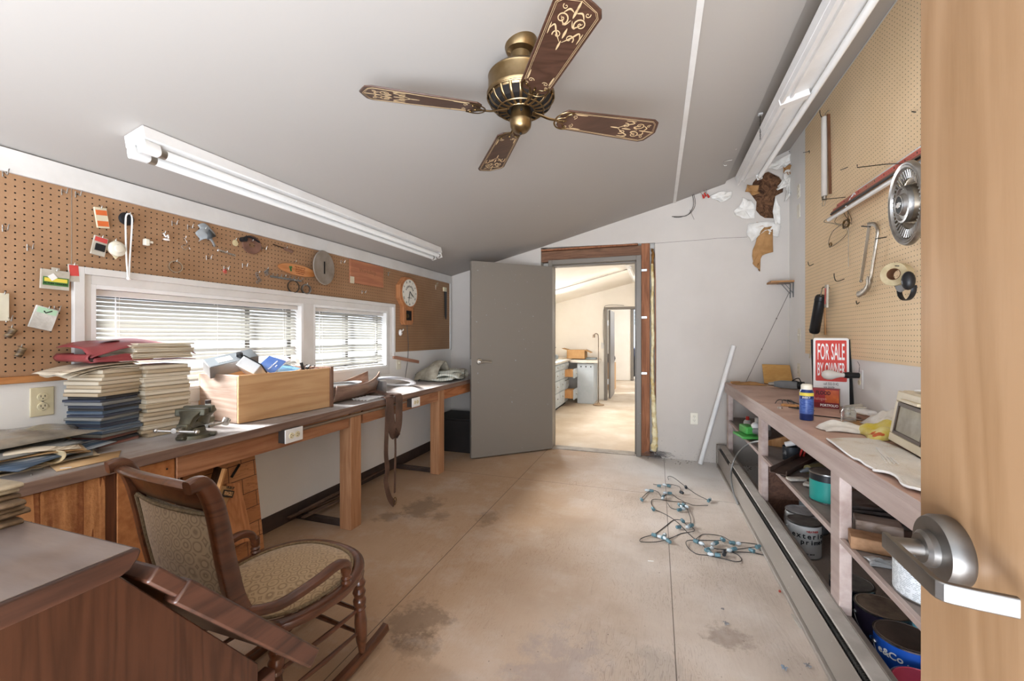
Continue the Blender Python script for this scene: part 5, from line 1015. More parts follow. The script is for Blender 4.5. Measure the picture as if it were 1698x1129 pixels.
M_clear = paint('clear_plastic_pack', '#c9c2b4', '#b3aa9a', .2, scale=20, bump=.2); M_org = paint('orange_print', '#d9713f', '#c9622f', .5, bump=0); M_redp = paint('red_print', '#d2524b', '#c34640', .5, bump=0); M_grn = paint('green_print', '#4f7d45', '#43703c', .5, bump=0); M_yel = paint('yellow_print', '#e5cf55', '#d9c24a', .5, bump=0)
o, M, b = wallcard('hang_card', 163, 346, .045, .085, 'orange and white carded pack hanging left of the cord loop, upper one', 'pack', paint('buff_card', '#d8cdb4', '#c5b898', .7), R(8)); ob('printed_panel', rect(M, -.02, .02, -.03, -.008), M_org, o); ob('printed_panel', rect(M, -.02, .02, -.078, -.055), M_org, o)
o, M, b = wallcard('parts_bag', 163, 395, .05, .08, 'clear bag of small parts with red header, under the orange carded pack', 'bag', M_clear, R(-10), .02); ob('header', rect(M, -.022, .022, -.02, .0), M_redp, o); ob('contents', rect(M, -.016, .018, -.06, -.03, .004, .010), M_blk, o)
o, p = lthing('pull_chain_socket', 186, 400, 'white round porcelain fixture with diamond plate hanging beside the parts bag', 'fixture', .015)
M = Matrix.Translation(p + Vector((.015, .005, -.035))) @ Matrix(((0, 0, 1, 0), (1, 0, 0, 0), (0, 1, 0, 0), (0, 0, 0, 1)))
q = MB(); m = MB().prism([(-.045, 0), (-.015, -.028), (0, -.048), (.015, -.028), (.045, 0), (.02, .022), (0, .045), (-.02, .022)], -.002, .002); q.add(m.v, m.f, M); ob('plate', q, M_cream2, o, bev=.002)
ob('porcelain', MB().lathe([(.03, 0), (.034, .004), (.034, .014), (.028, .020), (.018, .022), (.016, .032), (.009, .034), (0, .034)], (0, 0, 0), 28, M), paint('porcelain', '#e6e0cf', '#d6cdb8', .25, bump=0), o)
o, p = lthing('cord_loop', 206, 357, 'long loop of white cord hanging from a black pulley down to the papers', 'cord', .03)
q = MB(); q.lathe([(.012, -.012), (.026, -.01), (.03, 0), (.026, .01), (.012, .012)], (0, 0, 0), 24, Matrix.Translation(p + Vector((.015, 0, -.018))) @ Matrix.Rotation(R(90), 4, 'Y')); ob('pulley', q, M_blk, o)
c0 = p + Vector((.03, 0, 0)); ptl = [c0 + Vector((.004, -.004, -.29)), c0 + Vector((.004, -.010, -.2)), c0 + Vector((.0, -.011, -.05)), c0 + Vector((0, -.008, -.005)), c0 + Vector((0, .002, .004)), c0 + Vector((0, .013, -.004)), c0 + Vector((.0, .014, -.05)), c0 + Vector((.003, .004, -.2)), c0 + Vector((.004, .0, -.29))]
ob('rope', MB().tube(cr(ptl, 7), .0036, 8), M_cord, o); ob('knot', MB().ball(c0 + Vector((.004, -.002, -.295)), .008, 10), M_cord, o)
o, p = lthing('plug_adapter', 239, 400, 'small white plug adapter on the pegboard right of the cord loop', 'adapter', .01); q = MB(); q.ob(p + Vector((.016, 0, -.006)), (.022, .022, .032)); ob('body', q, M_ivory, o, bev=.004); ob('prong', MB().cyl(p + Vector((.016, .012, -.002)), p + Vector((.018, .026, -.002)), .006, n=10), M_ivory, o)
o, p = lthing('white_buckle', 268, 387, 'white plastic clip with an oval pad right of the plug adapter', 'clip', .015); ob('clip_body', MB().tube(cr([p + Vector((.015, .0, 0)), p + Vector((.018, .008, -.016)), p + Vector((.018, .018, -.006)), p + Vector((.018, .02, -.022))], 5), .0035, 8), M_whitep, o); q = MB(); q.ball(p + Vector((.02, .01, -.03)), .016, 16, (.5, 1, .35)); ob('pad', q, M_whitep, o)
o, p = lthing('wire_coil', 303, 395, 'tangle of thin wire and hooks hanging above the shiny ring', 'wire', .012)
ob('wire', MB().tube(cr([p + Vector((.012, 0, 0)), p + Vector((.014, .012, -.02)), p + Vector((.016, .005, -.035)), p + Vector((.014, -.015, -.045)), p + Vector((.016, .0, -.06)), p + Vector((.018, .018, -.045)), p + Vector((.02, .024, -.055))], 6), .0014, 6), M_hook, o)
def ring(px, py, r_, lab, m, hgt=.012, thin=.003):
    o, p = lthing('metal_ring', px, py, lab, 'ring', .012); M = Matrix.Translation(p + Vector((.014, 0, -r_ + .004))) @ Matrix.Rotation(R(90), 4, 'Y') @ Matrix.Rotation(R(12), 4, 'X'); ob('band', MB().lathe([(r_, -hgt / 2), (r_, hgt / 2), (r_ - thin, hgt / 2), (r_ - thin, -hgt / 2), (r_, -hgt / 2)], (0, 0, 0), 32, M, cap=False), m, o)
ring(288, 434, .03, 'shiny steel hose ring hanging low over the window, left one', M_steel, .012); ring(484, 466, .042, 'large dark metal ring hanging below the oval plaque', metal('dull_iron', '#6b6763', .45), .01, .004); ring(505, 472, .036, 'coiled steel hose clamp right of the dark ring', M_alu, .016, .008)
o, p = lthing('folded_cloth', 336, 380, 'grey plastic sheet folded to a point hanging on the pegboard', 'cloth', .012)
def fc_(u, v_): return (p.x + .012 + .02 * math.sin(3.1 * u) * v_, p.y - .035 + .085 * u + .012 * math.sin(9 * v_), p.z + .012 - .085 * v_ + .02 * math.sin(4 * u))
ob('sheet', MB().grid(fc_, 10, 10), paint('grey_vinyl', '#a3a7a8', '#8b9092', .3, scale=10, bump=.1), o, solid=.003); q = MB(); q.add([p + Vector((.034, .01, .0)), p + Vector((.034, .05, -.03)), p + Vector((.034, .0, -.06))], [(0, 1, 2)]); ob('fold', q, paint('dark_grey_fold', '#55595b', '#4a4d4f', .4), o, solid=.002)
o, p = lthing('drill_bit', 372, 419, 'chrome twisted bit lying on pegs beside the grey sheet', 'drill bit', .01); mb = MB()
for k_ in (0, math.pi): mb.tube([p + Vector((.016 + .004 * math.sin(i * .9 + k_), -.05 + i * .0042, .006 - i * .0006 + .004 * math.cos(i * .9 + k_))) for i in range(26)], .0028, 6)
ob('spiral', mb, M_steel, o)
o, p = lthing('pocket_watch_tag', 387, 398, 'round cream tag hanging from a hook above the twisted bit', 'tag', .01); q = MB(); q.lathe([(0, .0), (.017, 0), (.018, .004), (0, .005)], (0, 0, 0), 22, Matrix.Translation(p + Vector((.012, 0, -.018))) @ Matrix.Rotation(R(90), 4, 'Y')); ob('disc', q, paint('cream_tag', '#d9c9a0', '#c4b285', .6), o)
o, p = lthing('leather_disc', 413, 400, 'brown round disc with a hole, strapped on the pegboard', 'disc', .02)
M = Matrix.Translation(p + Vector((.018, .004, -.022))) @ Matrix.Rotation(R(90), 4, 'Y') @ Matrix.Rotation(R(14), 4, 'X'); ob('disc', MB().lathe([(.018, -.004), (.052, -.007), (.056, 0), (.052, .007), (.018, .004), (.018, -.004)], (0, 0, 0), 32, M, cap=False), paint('worn_leather', '#7e5a48', '#5e4134', .7, scale=12, bump=.3), o); ob('strap', MB().tube(cr([p + Vector((.02, -.045, .012)), p + Vector((.03, -.02, .02)), p + Vector((.034, .02, .008)), p + Vector((.03, .045, .0))], 5), .006, 8), M_blk, o); ob('spool', MB().cyl(p + Vector((.005, -.055, -.002)), p + Vector((.04, -.055, -.002)), .014, n=14), M_blk, o)
o, p = lthing('awl', 472, 412, 'wooden handled screwdriver lying across pegs near the top', 'screwdriver', .008); ob('shaft', MB().cyl(p + Vector((.012, -.10, .006)), p + Vector((.012, -.02, -.002)), .003, n=8), metal('dark_shaft', '#4d4540', .4), o); ob('handle', MB().tube([p + Vector((.012, -.02, -.002)), p + Vector((.012, .0, -.005)), p + Vector((.012, .03, -.009)), p + Vector((.012, .048, -.012))], [.006, .011, .009, .012], 12), wood('turned_handle', '#8a6a58', '#6b4e3f', 'y', 2, .5), o)
# oval wooden plaque with verse
o, p = lthing('oval_plaque', 488, 434, 'orange oval wooden plaque with green clover and a verse', 'plaque', .004)
a, b = Lp(459, 441), Lp(521, 455); c_ = (a + b) / 2; L = (b - a).length; ax = (b - a).normalized(); M = plane_M(c_ + Vector((.016, 0, 0)), ax, (0, 0, 1))
if (M.to_3x3() @ Vector((0, 0, 1))).x < 0: pass
ov = [(L / 2 * math.cos(t) * 1.02, .038 * math.sin(t)) for t in [2 * math.pi * i / 40 for i in range(40)]]
q = MB(); m = MB().prism(ov, -.008, .004); q.add(m.v, m.f, M); pl = ob('board', q, wood('glossy_orange_plaque', '#c98a55', '#b06f3c', 'y', 1, .3, .05, .5), o, bev=.002)
for i, t in enumerate(('May the road rise', 'up to meet you', 'may the wind be', 'at your back')): letters(t, .0125, paint('burnt_letters', '#8a4a26', '#8a4a26', .6, bump=0), pl, M @ Matrix.Translation((.012, .019 - i * .0135, .0045)))
q = MB()
for dx_, dy_ in ((-.006, .008), (.006, .01), (0, -.004), (.003, -.012)): q.lathe([(0, 0), (.0075, 0), (.0075, .001), (0, .001)], (dx_ - .068, dy_, .004), 10)
m = q; q = MB(); q.add(m.v, m.f, M); ob('painted_clover', q, M_grn, pl)
# row of small clips and keys below it
o, p = lthing('clip_row', 470, 458, 'row of small steel spring clips on a bar under the plaque', 'clips', .008); mb = MB(); r2 = random.Random(2)
for i in range(8):
    c_ = Lp(452 + i * 7, 455 + i * 1.1, .012); mb.tube(cr([c_ + Vector((0, -.005, -.008)), c_ + Vector((.008, 0, .008)), c_ + Vector((0, .006, -.006)), c_ + Vector((.01, .004, -.01))], 4), .0016, 5)
ob('springs', mb, M_hook, o); ob('bar', MB().bar(Lp(448, 458, .012), Lp(500, 466, .012), .004, .012), M_alu, o)
for i, (px, py, lab) in enumerate(((440, 446, 'bundle of small rusty shackles left of the plaque'), (426, 452, 'string of small shackles hanging low left of the bundle'), (372, 447, 'small red and steel carabiner near the window casing'))):
    o, p = lthing('shackle_bundle', px, py, lab, 'shackles', .01); mb = MB(); r2 = random.Random(30 + i)
    for j in range(5 if i < 2 else 2):
        c_ = p + Vector((.014, r2.uniform(-.012, .02), -.008 - j * (.013 if i == 1 else .007))); mb.tube([c_ + Vector((.002 * math.sin(t), .008 * math.cos(t), .007 * math.sin(t))) for t in [2 * math.pi * q / 10 for q in range(10)]], .002, 5, closed=True)
    ob('links', mb, M_alu if i != 2 else M_redp, o)
# large round disc and plank plaque
a, b = Lp(519, 440), Lp(543, 440); t_, bo_ = Lp(531, 416), Lp(534, 473); c_ = (a + b) / 2; c_.z = (t_.z + bo_.z) / 2; rr = (t_.z - bo_.z) / 2
o = thing('sanding_disc', 'large grey round disc with a central slot, nearly edge to the window', 'disc', tuple(c_)); M = Matrix.Translation(c_ + Vector((.03, 0, 0))) @ Matrix.Rotation(R(90), 4, 'Y') @ Matrix.Rotation(R(-8), 4, 'X')
ob('disc', MB().lathe([(0, .0), (.02, 0), (rr * .96, -.002), (rr, .003), (rr * .96, .008), (.02, .006), (0, .006)], (0, 0, 0), 44, M), paint('grey_disc', '#a2988d', '#85796c', .6, scale=8, bump=.1, metal=.2), o); q = MB(); m = MB().ob((.0, .0, .0075), (.09, .012, .002)); q.add(m.v, m.f, M); ob('slot', q, M_dark, o); ob('spacer', MB().cyl(Vector((PX, c_.y, c_.z)), c_ + Vector((.03, 0, 0)), .012, n=12), M_steel, o)
o = thing('plank_plaque', 'rectangular reddish wooden board with faint lettering beside the round disc', 'plaque', tuple(Lp(605, 450))); y0_, y1_ = Lp(579, 445).y, Lp(634, 455).y; z1_, z0_ = Lp(579, 429).z, Lp(590, 470).z
pl = ob('board', MB().box(PX, PX + .012, y0_, y1_, z0_, z1_), wood('redwood_plaque', '#bb7f5c', '#a0654a', 'y', .8, .6), o, bev=.002); letters('Workshop', .05, paint('faint_pencil', '#96684b', '#96684b', .7, bump=0), pl, plane_M(((PX + .0125), (y0_ + y1_) / 2, (z0_ + z1_) / 2 + .02), (0, 1, 0), (0, 0, 1)))
ob('taped_label', MB().box(PX + .012, PX + .013, y0_ - .004, y0_ + .045, z0_ - .005, z0_ + .05), paint('curled_label', '#dcd0b8', '#c6b89c', .7), o)
o, M, b = wallcard('small_peg', 642, 452, .006, .03, 'small grey clip hanging right of the plank board', 'clip', M_hook)
# case of picture hangers, red pack, sachet, tins on the left panel
o, M, b = wallcard('clear_case', 87, 450, .088, .075, 'clear plastic case with a green and yellow label, left of the window', 'case', M_clear, R(-2), .02); ob('label_panel', rect(M, -.038, .04, -.06, -.026), M_grn, o); ob('label_frame', rect(M, -.034, .036, -.045, -.030, .0053, .0058), M_yel, o); q = MB(); m = MB().ob((-.01, -.026, .006), (.022, .022, .0008), (0, 0, .7)); q.add(m.v, m.f, M); ob('price_tag', q, M_whitep, o); letters('PICTURE HANGERS', .0085, M_dark, o, M @ Matrix.Translation((0, -.052, .0056))); ob('hanger', rect(M, -.012, .012, .0, .014, -.002, .002), M_clear, o)
o, M, b = wallcard('red_pack', 117, 440, .032, .07, 'small red headed pack hanging beside the clear case', 'pack', M_clear, R(4), .016); ob('header', rect(M, -.015, .015, -.045, .0), M_redp, o)
o, M, b = wallcard('white_sachet', 75, 512, .07, .085, 'crinkled white sachet with green header on the left panel', 'sachet', paint('foil_sachet', '#e3e0d8', '#b9b4aa', .35, scale=14, bump=.8), R(-16), .016); ob('header', rect(M, -.03, .03, -.022, .0), paint('pale_green_print', '#bfe0c0', '#b0d6b3', .5), o); q = MB(); m = MB().sweep([(-.01, -.012, .006), (-.003, -.019, .006), (.014, -.006, .006)], (.004, .001), n=4); q.add(m.v, m.f, M); ob('tick_mark', q, M_dark, o); lhook(90, 512, 'peg hook beside the white sachet')
o, M, b = wallcard('paper_slip', 2, 488, .03, .10, 'cream paper slip cut by the left edge of the photo', 'paper', paint('cream_slip', '#ded6c0', '#cbc2a9', .7), 0)
for px, py, lab, tl_ in ((14, 543, 'small brown striped roll hanging at the lower left of the panel, left one', -25), (30, 575, 'small brown striped roll hanging from a red thread, right one', -18)):
    o, p = lthing('small_spool', px, py, lab, 'spool', .012); M = Matrix.Translation(p + Vector((.016, 0, -.02))) @ Matrix.Rotation(R(tl_), 4, 'X'); ob('roll', MB().lathe([(.0, -.018), (.011, -.018), (.011, .018), (0, .018)], (0, 0, 0), 16, M @ Matrix.Rotation(R(20), 4, 'Y')), paint('striped_brown', '#8c7452', '#4e3c2a', .5, scale=60, stretch=(.1, .1, 1), bump=0, amt=(.45, .55)), o)
    ob('thread', MB().tube([p + Vector((.013, 0, 0)), p + Vector((.016, 0, -.004))], .001, 5), M_redp, o)
# clock
M_clk = wood('orange_oak_clock', '#c08458', '#a06a42', 'z', 1.2, .45, .1)
cl = Lp(674, 487); cy0, cz0 = Lp(671, 487).y, Lp(671, 486).z
o = thing('wall_clock', 'octagonal orange wooden wall clock with white face and short pendulum box', 'clock', (PX, cy0, cz0))
RO = .138
Mk = plane_M((PX, cy0, cz0), (0, 1, 0), (0, 0, 1))
def kp(nm, m, mt, par=o, **kw): q = MB(); q.add(m.v, m.f, Mk); return ob(nm, q, mt, par, **kw)
octo = [(RO * math.cos(R(22.5 + 45 * i)), RO * math.sin(R(22.5 + 45 * i))) for i in range(8)]
kp('case', MB().prism(octo, .0, .045), M_clk, bev=.004); kp('pendulum_box', MB().prism([(-.07, -.115), (-.07, -.235), (-.05, -.262), (.05, -.262), (.07, -.235), (.07, -.115)], 0, .042), M_clk, bev=.003)
kp('bezel', MB().lathe([(.112, .045), (.118, .048), (.118, .056), (.110, .054)], n=48, cap=False), M_clk); fc0 = kp('clock_face', MB().lathe([(0, .052), (.112, .052)], n=48, cap=False), paint('clock_face_white', '#f0ede2', '#e6e2d4', .4, bump=0))
INKc = paint('clock_ink', '#3a3530', '#3a3530', .6, bump=0)
for i, t in enumerate(('XII', 'I', 'II', 'III', 'IIII', 'V', 'VI', 'VII', 'VIII', 'IX', 'X', 'XI')):
    a = -R(30 * i); letters(t, .024, INKc, fc0, Mk @ Matrix.Rotation(a, 4, 'Z') @ Matrix.Translation((0, .092, .0525)), name='numeral', sx=.75)
for i, t in enumerate('REGULATOR'): letters(t, .021, INKc, fc0, Mk @ Matrix.Rotation(R(64 - 16 * i), 4, 'Z') @ Matrix.Translation((0, .054, .0525)), name='lettering', sx=.9, off=.0005)
letters('quartz westminster', .008, INKc, fc0, Mk @ Matrix.Translation((0, -.04, .0525)))
kp('minute_hand', MB().sweep([(0, .01, .055), (-.012, -.035, .055), (-.02, -.085, .055)], [(.006, .001), (.007, .001), (.002, .001)], n=4), INKc); kp('hour_hand', MB().sweep([(-.005, .012, .057), (.03, -.018, .057), (.058, -.034, .057)], [(.006, .001), (.010, .001), (.002, .001)], n=4), INKc)
kp('window_glass', MB().box(-.035, .042, -.225, -.145, .042, .043), M_dark); kp('pendulum_bob', MB().lathe([(0, .0435), (.019, .0435), (.019, .046), (0, .048)], (-.018, -.19, 0), 20), M_brass)
p0 = Vector((XL + .012, cy0 + .02, cz0 - .262)); solo('clock_cord', MB().tube(cr([p0, p0 + Vector((.004, .015, -.12)), p0 + Vector((.004, .03, -.25)), Vector((XL + .01, cy0 + .045, 1.0)), Vector((XL + .01, cy0 + .01, .86)), Vector((XL + .03, cy0 - .03, .812))], 7), .003, 6), paint('grey_cord', '#6d6862', '#5a5550', .6), 'thin dark cord dropping from the wall clock to the bench', 'cord')
o, p = lthing('white_hose_nozzle', 661, 548, 'bright white plastic dispenser head on the pegboard under the clock', 'nozzle', .01); q = MB(); q.ball(p + Vector((.02, 0, -.02)), .028, 18, (.6, .8, 1.1)); ob('body', q, M_whitep, o); ob('spout', MB().tube(cr([p + Vector((.02, .015, .0)), p + Vector((.022, .035, -.002)), p + Vector((.024, .045, .014))], 4), .005, 8), M_whitep, o); ob('slot', MB().ob(p + Vector((.037, 0, -.016)), (.003, .014, .005)), M_dark, o)
o, p = lthing('square_tag', 723, 470, 'small brown square block hanging by one corner near the corner', 'tag', .01); q = MB(); q.ob(p + Vector((.012, 0, -.015)), (.008, .035, .035), (R(45), 0, 0)); ob('block', q, paint('tan_tag', '#b9a080', '#9c8464', .7), o, bev=.002); ob('key', MB().tube(cr([p + Vector((.01, -.03, -.02)), p + Vector((.012, -.028, -.05)), p + Vector((.012, -.03, -.07))], 3), .003, 6), M_steel, o)
o, p = lthing('rasp', 736, 480, 'long black toothed strip with a cream holder in the far corner', 'strip', .01); ob('holder', MB().ob(p + Vector((.012, 0, .0)), (.018, .07, .048)), M_cream2, o, bev=.003); ob('strip', MB().sweep([p + Vector((.012, .02, -.02)), p + Vector((.012, .022, -.2)), p + Vector((.012, .024, -.30)), p + Vector((.012, .03, -.345))], [(.01, .045), (.01, .042), (.01, .034), (.006, .01)], (0, 1, 0), n=4), paint('black_glossy', '#2a2c30', '#1c1d20', .3, scale=60), o)
solo('angled_batten', MB().bar(Lp(652, 592, .0), Lp(694, 600, .01), .014, .03), wood('pink_batten', '#c99b84', '#ab7a62', 'y', 1, .6), 'thin pinkish batten slanting on the wall right of the small window', 'batten', bev=.001)

# ================================================================== ON THE LEFT BENCH
ZT = .8003
def LB(px, py, z=ZT): return P(px, py, z=z)
# wooden drawer full of odds and ends
dwx0, dwx1, dwy0, dwy1, dwz = -2.318, -1.975, 1.60, 2.17, 1.048
o = thing('open_wooden_box', 'plain wooden drawer standing full of clutter on the left bench', 'drawer', (-2.1, 1.9, .8))
M_dr = wood('blond_drawer_side', '#cfa87c', '#b98d61', 'y', .7, .55, .1, c3='#bf956a'); M_dr2 = wood('worn_drawer_end', '#b59e8d', '#957a69', 'x', .8, .6, .2)
ob('front_side', MB().box(dwx1 - .014, dwx1, dwy0, dwy1, ZT + .003, dwz), M_dr, o, bev=.002, label='blond wooden side'); ob('back_side', MB().box(dwx0, dwx0 + .014, dwy0, dwy1, ZT + .003, dwz), M_dr, o, bev=.002)
ob('end_panel', MB().box(dwx0 + .014, dwx1 - .014, dwy0, dwy0 + .014, ZT + .003, dwz), M_dr2, o, bev=.002, label='greyer worn end'); ob('drawer_face', MB().box(dwx0 - .01, dwx1 + .012, dwy1, dwy1 + .02, ZT, dwz + .008), wood('brown_drawer_face', '#8b6a56', '#6c4e3d', 'z', 1, .5), o, bev=.003); DRW = o
ob('bottom', MB().box(dwx0 + .01, dwx1 - .01, dwy0 + .01, dwy1, ZT + .012, ZT + .02), M_dr, o)
def obx(name, c, size, rot, mat, par, **kw): return ob(name, MB().ob(c, size, rot), mat, par, **kw)
M_grm = paint('grey_metal_case', '#8b8683', '#76716e', .4, scale=6, bump=.05); M_sil = metal('brushed_faceplate', '#92979a', .45)
c0 = Vector((-2.20, 1.70, 1.10)); o = thing('meter_box', 'long grey metal instrument box with a silver face and black knob', 'instrument', tuple(c0)); rt = (R(-6), R(25), R(-8))
Mx = Matrix.Translation(c0) @ Euler((R(14), R(28), R(-12))).to_matrix().to_4x4()
def mp(nm, m, mt, par, **kw): q = MB(); q.add(m.v, m.f, Mx); return ob(nm, q, mt, par, **kw)
mp('case', MB().box(-.045, .045, -.12, .12, -.035, .035), M_grm, o, bev=.003); mp('faceplate', MB().box(-.04, .04, -.115, .115, .0352, .037), M_sil, o); mp('knob', MB().lathe([(0, .037), (.018, .037), (.016, .052), (0, .054)], (.0, .04, 0), 20), M_blk, o); mp('scale_window', MB().box(-.02, .02, -.07, .0, .037, .038), M_whitep, o)
c0 = Vector((-2.09, 1.73, 1.07)); Mx = Matrix.Translation(c0) @ Euler((R(-25), R(30), R(25))).to_matrix().to_4x4(); o = thing('glass_lantern', 'white and glass box with dark edges lying tilted in the drawer', 'box', tuple(c0))
mp('body', MB().box(-.05, .05, -.07, .07, -.03, .03), paint('white_glossy', '#eceff0', '#d7dbdd', .2), o, bev=.004); mp('glass', MB().box(-.04, .04, -.055, .055, .0302, .032), paint('pale_glass_front', '#b9cfd4', '#9fb6bc', .08), o)
mb = MB(); [mb.bar(a_, b_, .006, .006) for a_, b_ in (((-.05, -.07, .031), (.05, -.07, .031)), ((.05, -.07, .031), (.05, .07, .031)), ((.05, .07, .031), (-.05, .07, .031)), ((-.05, .07, .031), (-.05, -.07, .031)))]; mp('edging', mb, M_blk, o)
M_bk = paint('blue_cover', '#5f77a8', '#3f5b94', .35, scale=5, bump=0); 
for i, (cc, rr_, mt_, lab) in enumerate((((-2.12, 1.88, 1.08), (R(28), R(18), R(25)), M_bk, 'blue booklet with white title standing in the drawer, left one'), ((-2.18, 1.97, 1.08), (R(26), R(10), R(-25)), paint('violet_cover', '#8f92bd', '#b48a86', .35, scale=7, bump=0), 'violet and pink booklet in the drawer, right one'), ((-2.07, 1.93, 1.05), (R(10), R(14), R(10)), paint('sky_cover', '#8fb6cf', '#5f8fb5', .35, scale=6, bump=0), 'pale blue booklet lying lowest in the drawer'))):
    o = thing('booklet', lab, 'booklet', cc, group='booklets in the drawer'); Mx = Matrix.Translation(cc) @ Euler(rr_).to_matrix().to_4x4(); mp('pages', MB().box(-.05, .05, -.07, .07, -.004, .003), M_whitep, o); cv = mp('cover', MB().box(-.051, .051, -.071, .071, .0031, .0042), mt_, o)
    if i == 0: letters('Home Computer', .014, WHT, cv, Mx @ Matrix.Translation((.01, .0, .0045)) @ Matrix.Rotation(R(90), 4, 'Z')); letters('guide', .01, WHT, cv, Mx @ Matrix.Translation((.028, .0, .0045)) @ Matrix.Rotation(R(90), 4, 'Z'))
o = thing('wire_bundle', 'tangle of black wires and a plug at the right end of the drawer', 'wires', (-2.05, 2.12, 1.04)); mb = MB(); r2 = random.Random(9)
for i in range(5): c_ = Vector((-2.05, 2.10, 1.045)); mb.tube(cr([c_ + Vector((r2.uniform(-.04, .04), r2.uniform(-.05, .05), r2.uniform(-.01, .03))) for _ in range(5)], 5), .002, 5)
ob('wires', mb, M_blk, o); ob('plug', MB().cyl((-2.06, 2.06, 1.03), (-2.07, 2.05, 1.085), .009, n=10), M_blk, o)
# bench vise
M_cast = paint('olive_cast_iron', '#6f6b58', '#45433a', .4, scale=9, bump=.25, metal=.5); M_bright = metal('bright_bar', '#bdb9b2', .25)
vx, vy = -1.945, 1.33
o = thing('bench_vise', 'small olive cast iron bench vise clamped at the bench edge', 'vise', (vx, vy, .8))
ob('base', MB().lathe([(0, 0), (.052, 0), (.05, .012), (.034, .018), (.03, .036), (0, .036)], (vx, vy, ZT), 28), M_cast, o); 
for a_ in (.3, 2.4, 4.5): ob('foot', MB().ob((vx + .05 * math.cos(a_), vy + .05 * math.sin(a_), ZT + .008), (.03, .03, .012), (0, 0, a_)), M_cast, o, bev=.004)
q = Vector((0, 1, 0)); ob('slide', MB().box(vx - .018, vx + .018, vy - .07, vy + .09, ZT + .036, ZT + .058), M_cast, o, bev=.003)
ob('anvil_body', MB().sweep([(vx, vy + .02, ZT + .045), (vx, vy + .03, ZT + .075), (vx, vy + .045, ZT + .095)], [(.05, .075), (.055, .07), (.09, .05)], (0, 1, 0), n=12, e=3), M_cast, o)
ob('fixed_jaw', MB().box(vx - .05, vx + .05, vy + .015, vy + .035, ZT + .082, ZT + .108), M_cast, o, bev=.004); ob('moving_jaw', MB().box(vx - .05, vx + .05, vy - .028, vy - .004, ZT + .078, ZT + .104), M_cast, o, bev=.004); ob('jaw_arm', MB().sweep([(vx, vy - .05, ZT + .045), (vx, vy - .035, ZT + .07), (vx, vy - .02, ZT + .09)], [(.04, .04), (.045, .035), (.08, .03)], (0, 1, 0), n=12, e=3), M_cast, o)
ob('screw', MB().cyl((vx, vy - .11, ZT + .045), (vx, vy + .0, ZT + .045), .009, n=14), M_bright, o); ob('handle', MB().cyl((vx - .06, vy - .10, ZT + .045), (vx + .065, vy - .098, ZT + .038), .0045, n=10), M_bright, o); mb = MB(); mb.ball((vx - .06, vy - .1, ZT + .045), .008, 10); ob('handle_knob', mb, M_bright, o); mb = MB(); mb.ball((vx + .065, vy - .098, ZT + .038), .008, 10); ob('handle_knob', mb, M_bright, o)
ob('lock_bar', MB().cyl((vx + .03, vy + .03, ZT + .03), (vx + .06, vy + .09, ZT + .035), .005, n=10), M_bright, o); ob('lock_knob', MB().cyl((vx + .055, vy + .085, ZT + .028), (vx + .055, vy + .10, ZT + .042), .013, n=14), M_bright, o)
gj = thing('glass_bottle', 'small clear glass bottle behind the vise', 'bottle', (-2.12, 1.52, .8)); gx_, gy_ = -2.10, 1.50
ob('bottle', MB().lathe([(0, 0), (.020, 0), (.022, .004), (.022, .085), (.018, .10), (.012, .108), (.012, .12)], (gx_, gy_, ZT), 22, cap=False), paint('dusty_glass', '#c5c7c4', '#adb0ad', .15, bump=0), gj); ob('cap', MB().lathe([(.013, .115), (.013, .132), (0, .133)], (gx_, gy_, ZT), 16, cap=False), M_grime, gj)
# two columns of magazines and newspapers under the red folder
M_mags = []
for nm, a_, b_ in (('cream_pages', '#d8ccb6', '#a3927a'), ('tan_pages', '#c0ae92', '#8d7b62'), ('navy_spines', '#33394a', '#8a8b8c'), ('grey_spines', '#8a8a86', '#3c3d40'), ('blue_spines', '#47586b', '#a5a9ab'), ('red_spines', '#7d4640', '#bfae9c'), ('black_spines', '#29282a', '#6f6b68')):
    M_mags.append(paint(nm, a_, b_, .7, scale=3, stretch=(.6, .6, 160), bump=.3, amt=(.38, .5)))
def stack(cx, cy, w_, d_, items, lab, grp, rot=0.0, nm='magazine', z0=ZT):
    z = z0; n = len(items)
    for i, (mi, th) in enumerate(items):
        jx, jy, jr = r2.uniform(-.010, .010), r2.uniform(-.010, .010), rot + r2.uniform(-.05, .05); m = MB(); sg = 6
        def fn(u, v_, s_):  pass
        m.ob((cx + jx, cy + jy, z + th / 2), (w_, d_, th * .95), (0, 0, jr)); word = 'lowest' if i == 0 else 'topmost' if i == n - 1 else None
        pos = word or ('%s from the bottom' % ['', 'second', 'third', 'fourth', 'fifth', 'sixth', 'seventh', 'eighth', 'ninth', 'tenth', 'eleventh', 'twelfth', 'thirteenth', 'fourteenth', 'fifteenth', 'sixteenth', 'seventeenth', 'eighteenth', 'nineteenth', 'twentieth', 'twenty first', 'twenty second', 'twenty third', 'twenty fourth', 'twenty fifth', 'twenty sixth', 'twenty seventh', 'twenty eighth'][i])
        solo(nm, m, M_mags[mi], lab % pos, nm, grp, bev=min(.002, th * .3)); z += th
    return z
cl1 = LB(195, 724); cl2 = LB(262, 718)
itemsL = [(5, .009), (6, .008), (5, .009), (3, .010), (4, .010), (4, .008), (2, .009), (4, .011), (3, .008), (2, .008), (4, .009), (6, .007), (2, .009), (3, .009), (2, .008), (6, .008), (1, .010), (0, .011), (1, .010), (0, .012), (0, .009), (1, .010), (0, .012)]
itemsR = [(1, .012), (1, .011), (0, .013), (1, .012), (0, .014), (1, .012), (0, .013), (1, .014), (0, .013), (1, .012), (0, .014), (1, .012), (0, .013), (0, .015), (0, .012), (1, .013), (0, .012)]
itemsL = [(a_, b_ * 1.46) for a_, b_ in itemsL]; itemsR = [(a_, b_ * 1.47) for a_, b_ in itemsR]
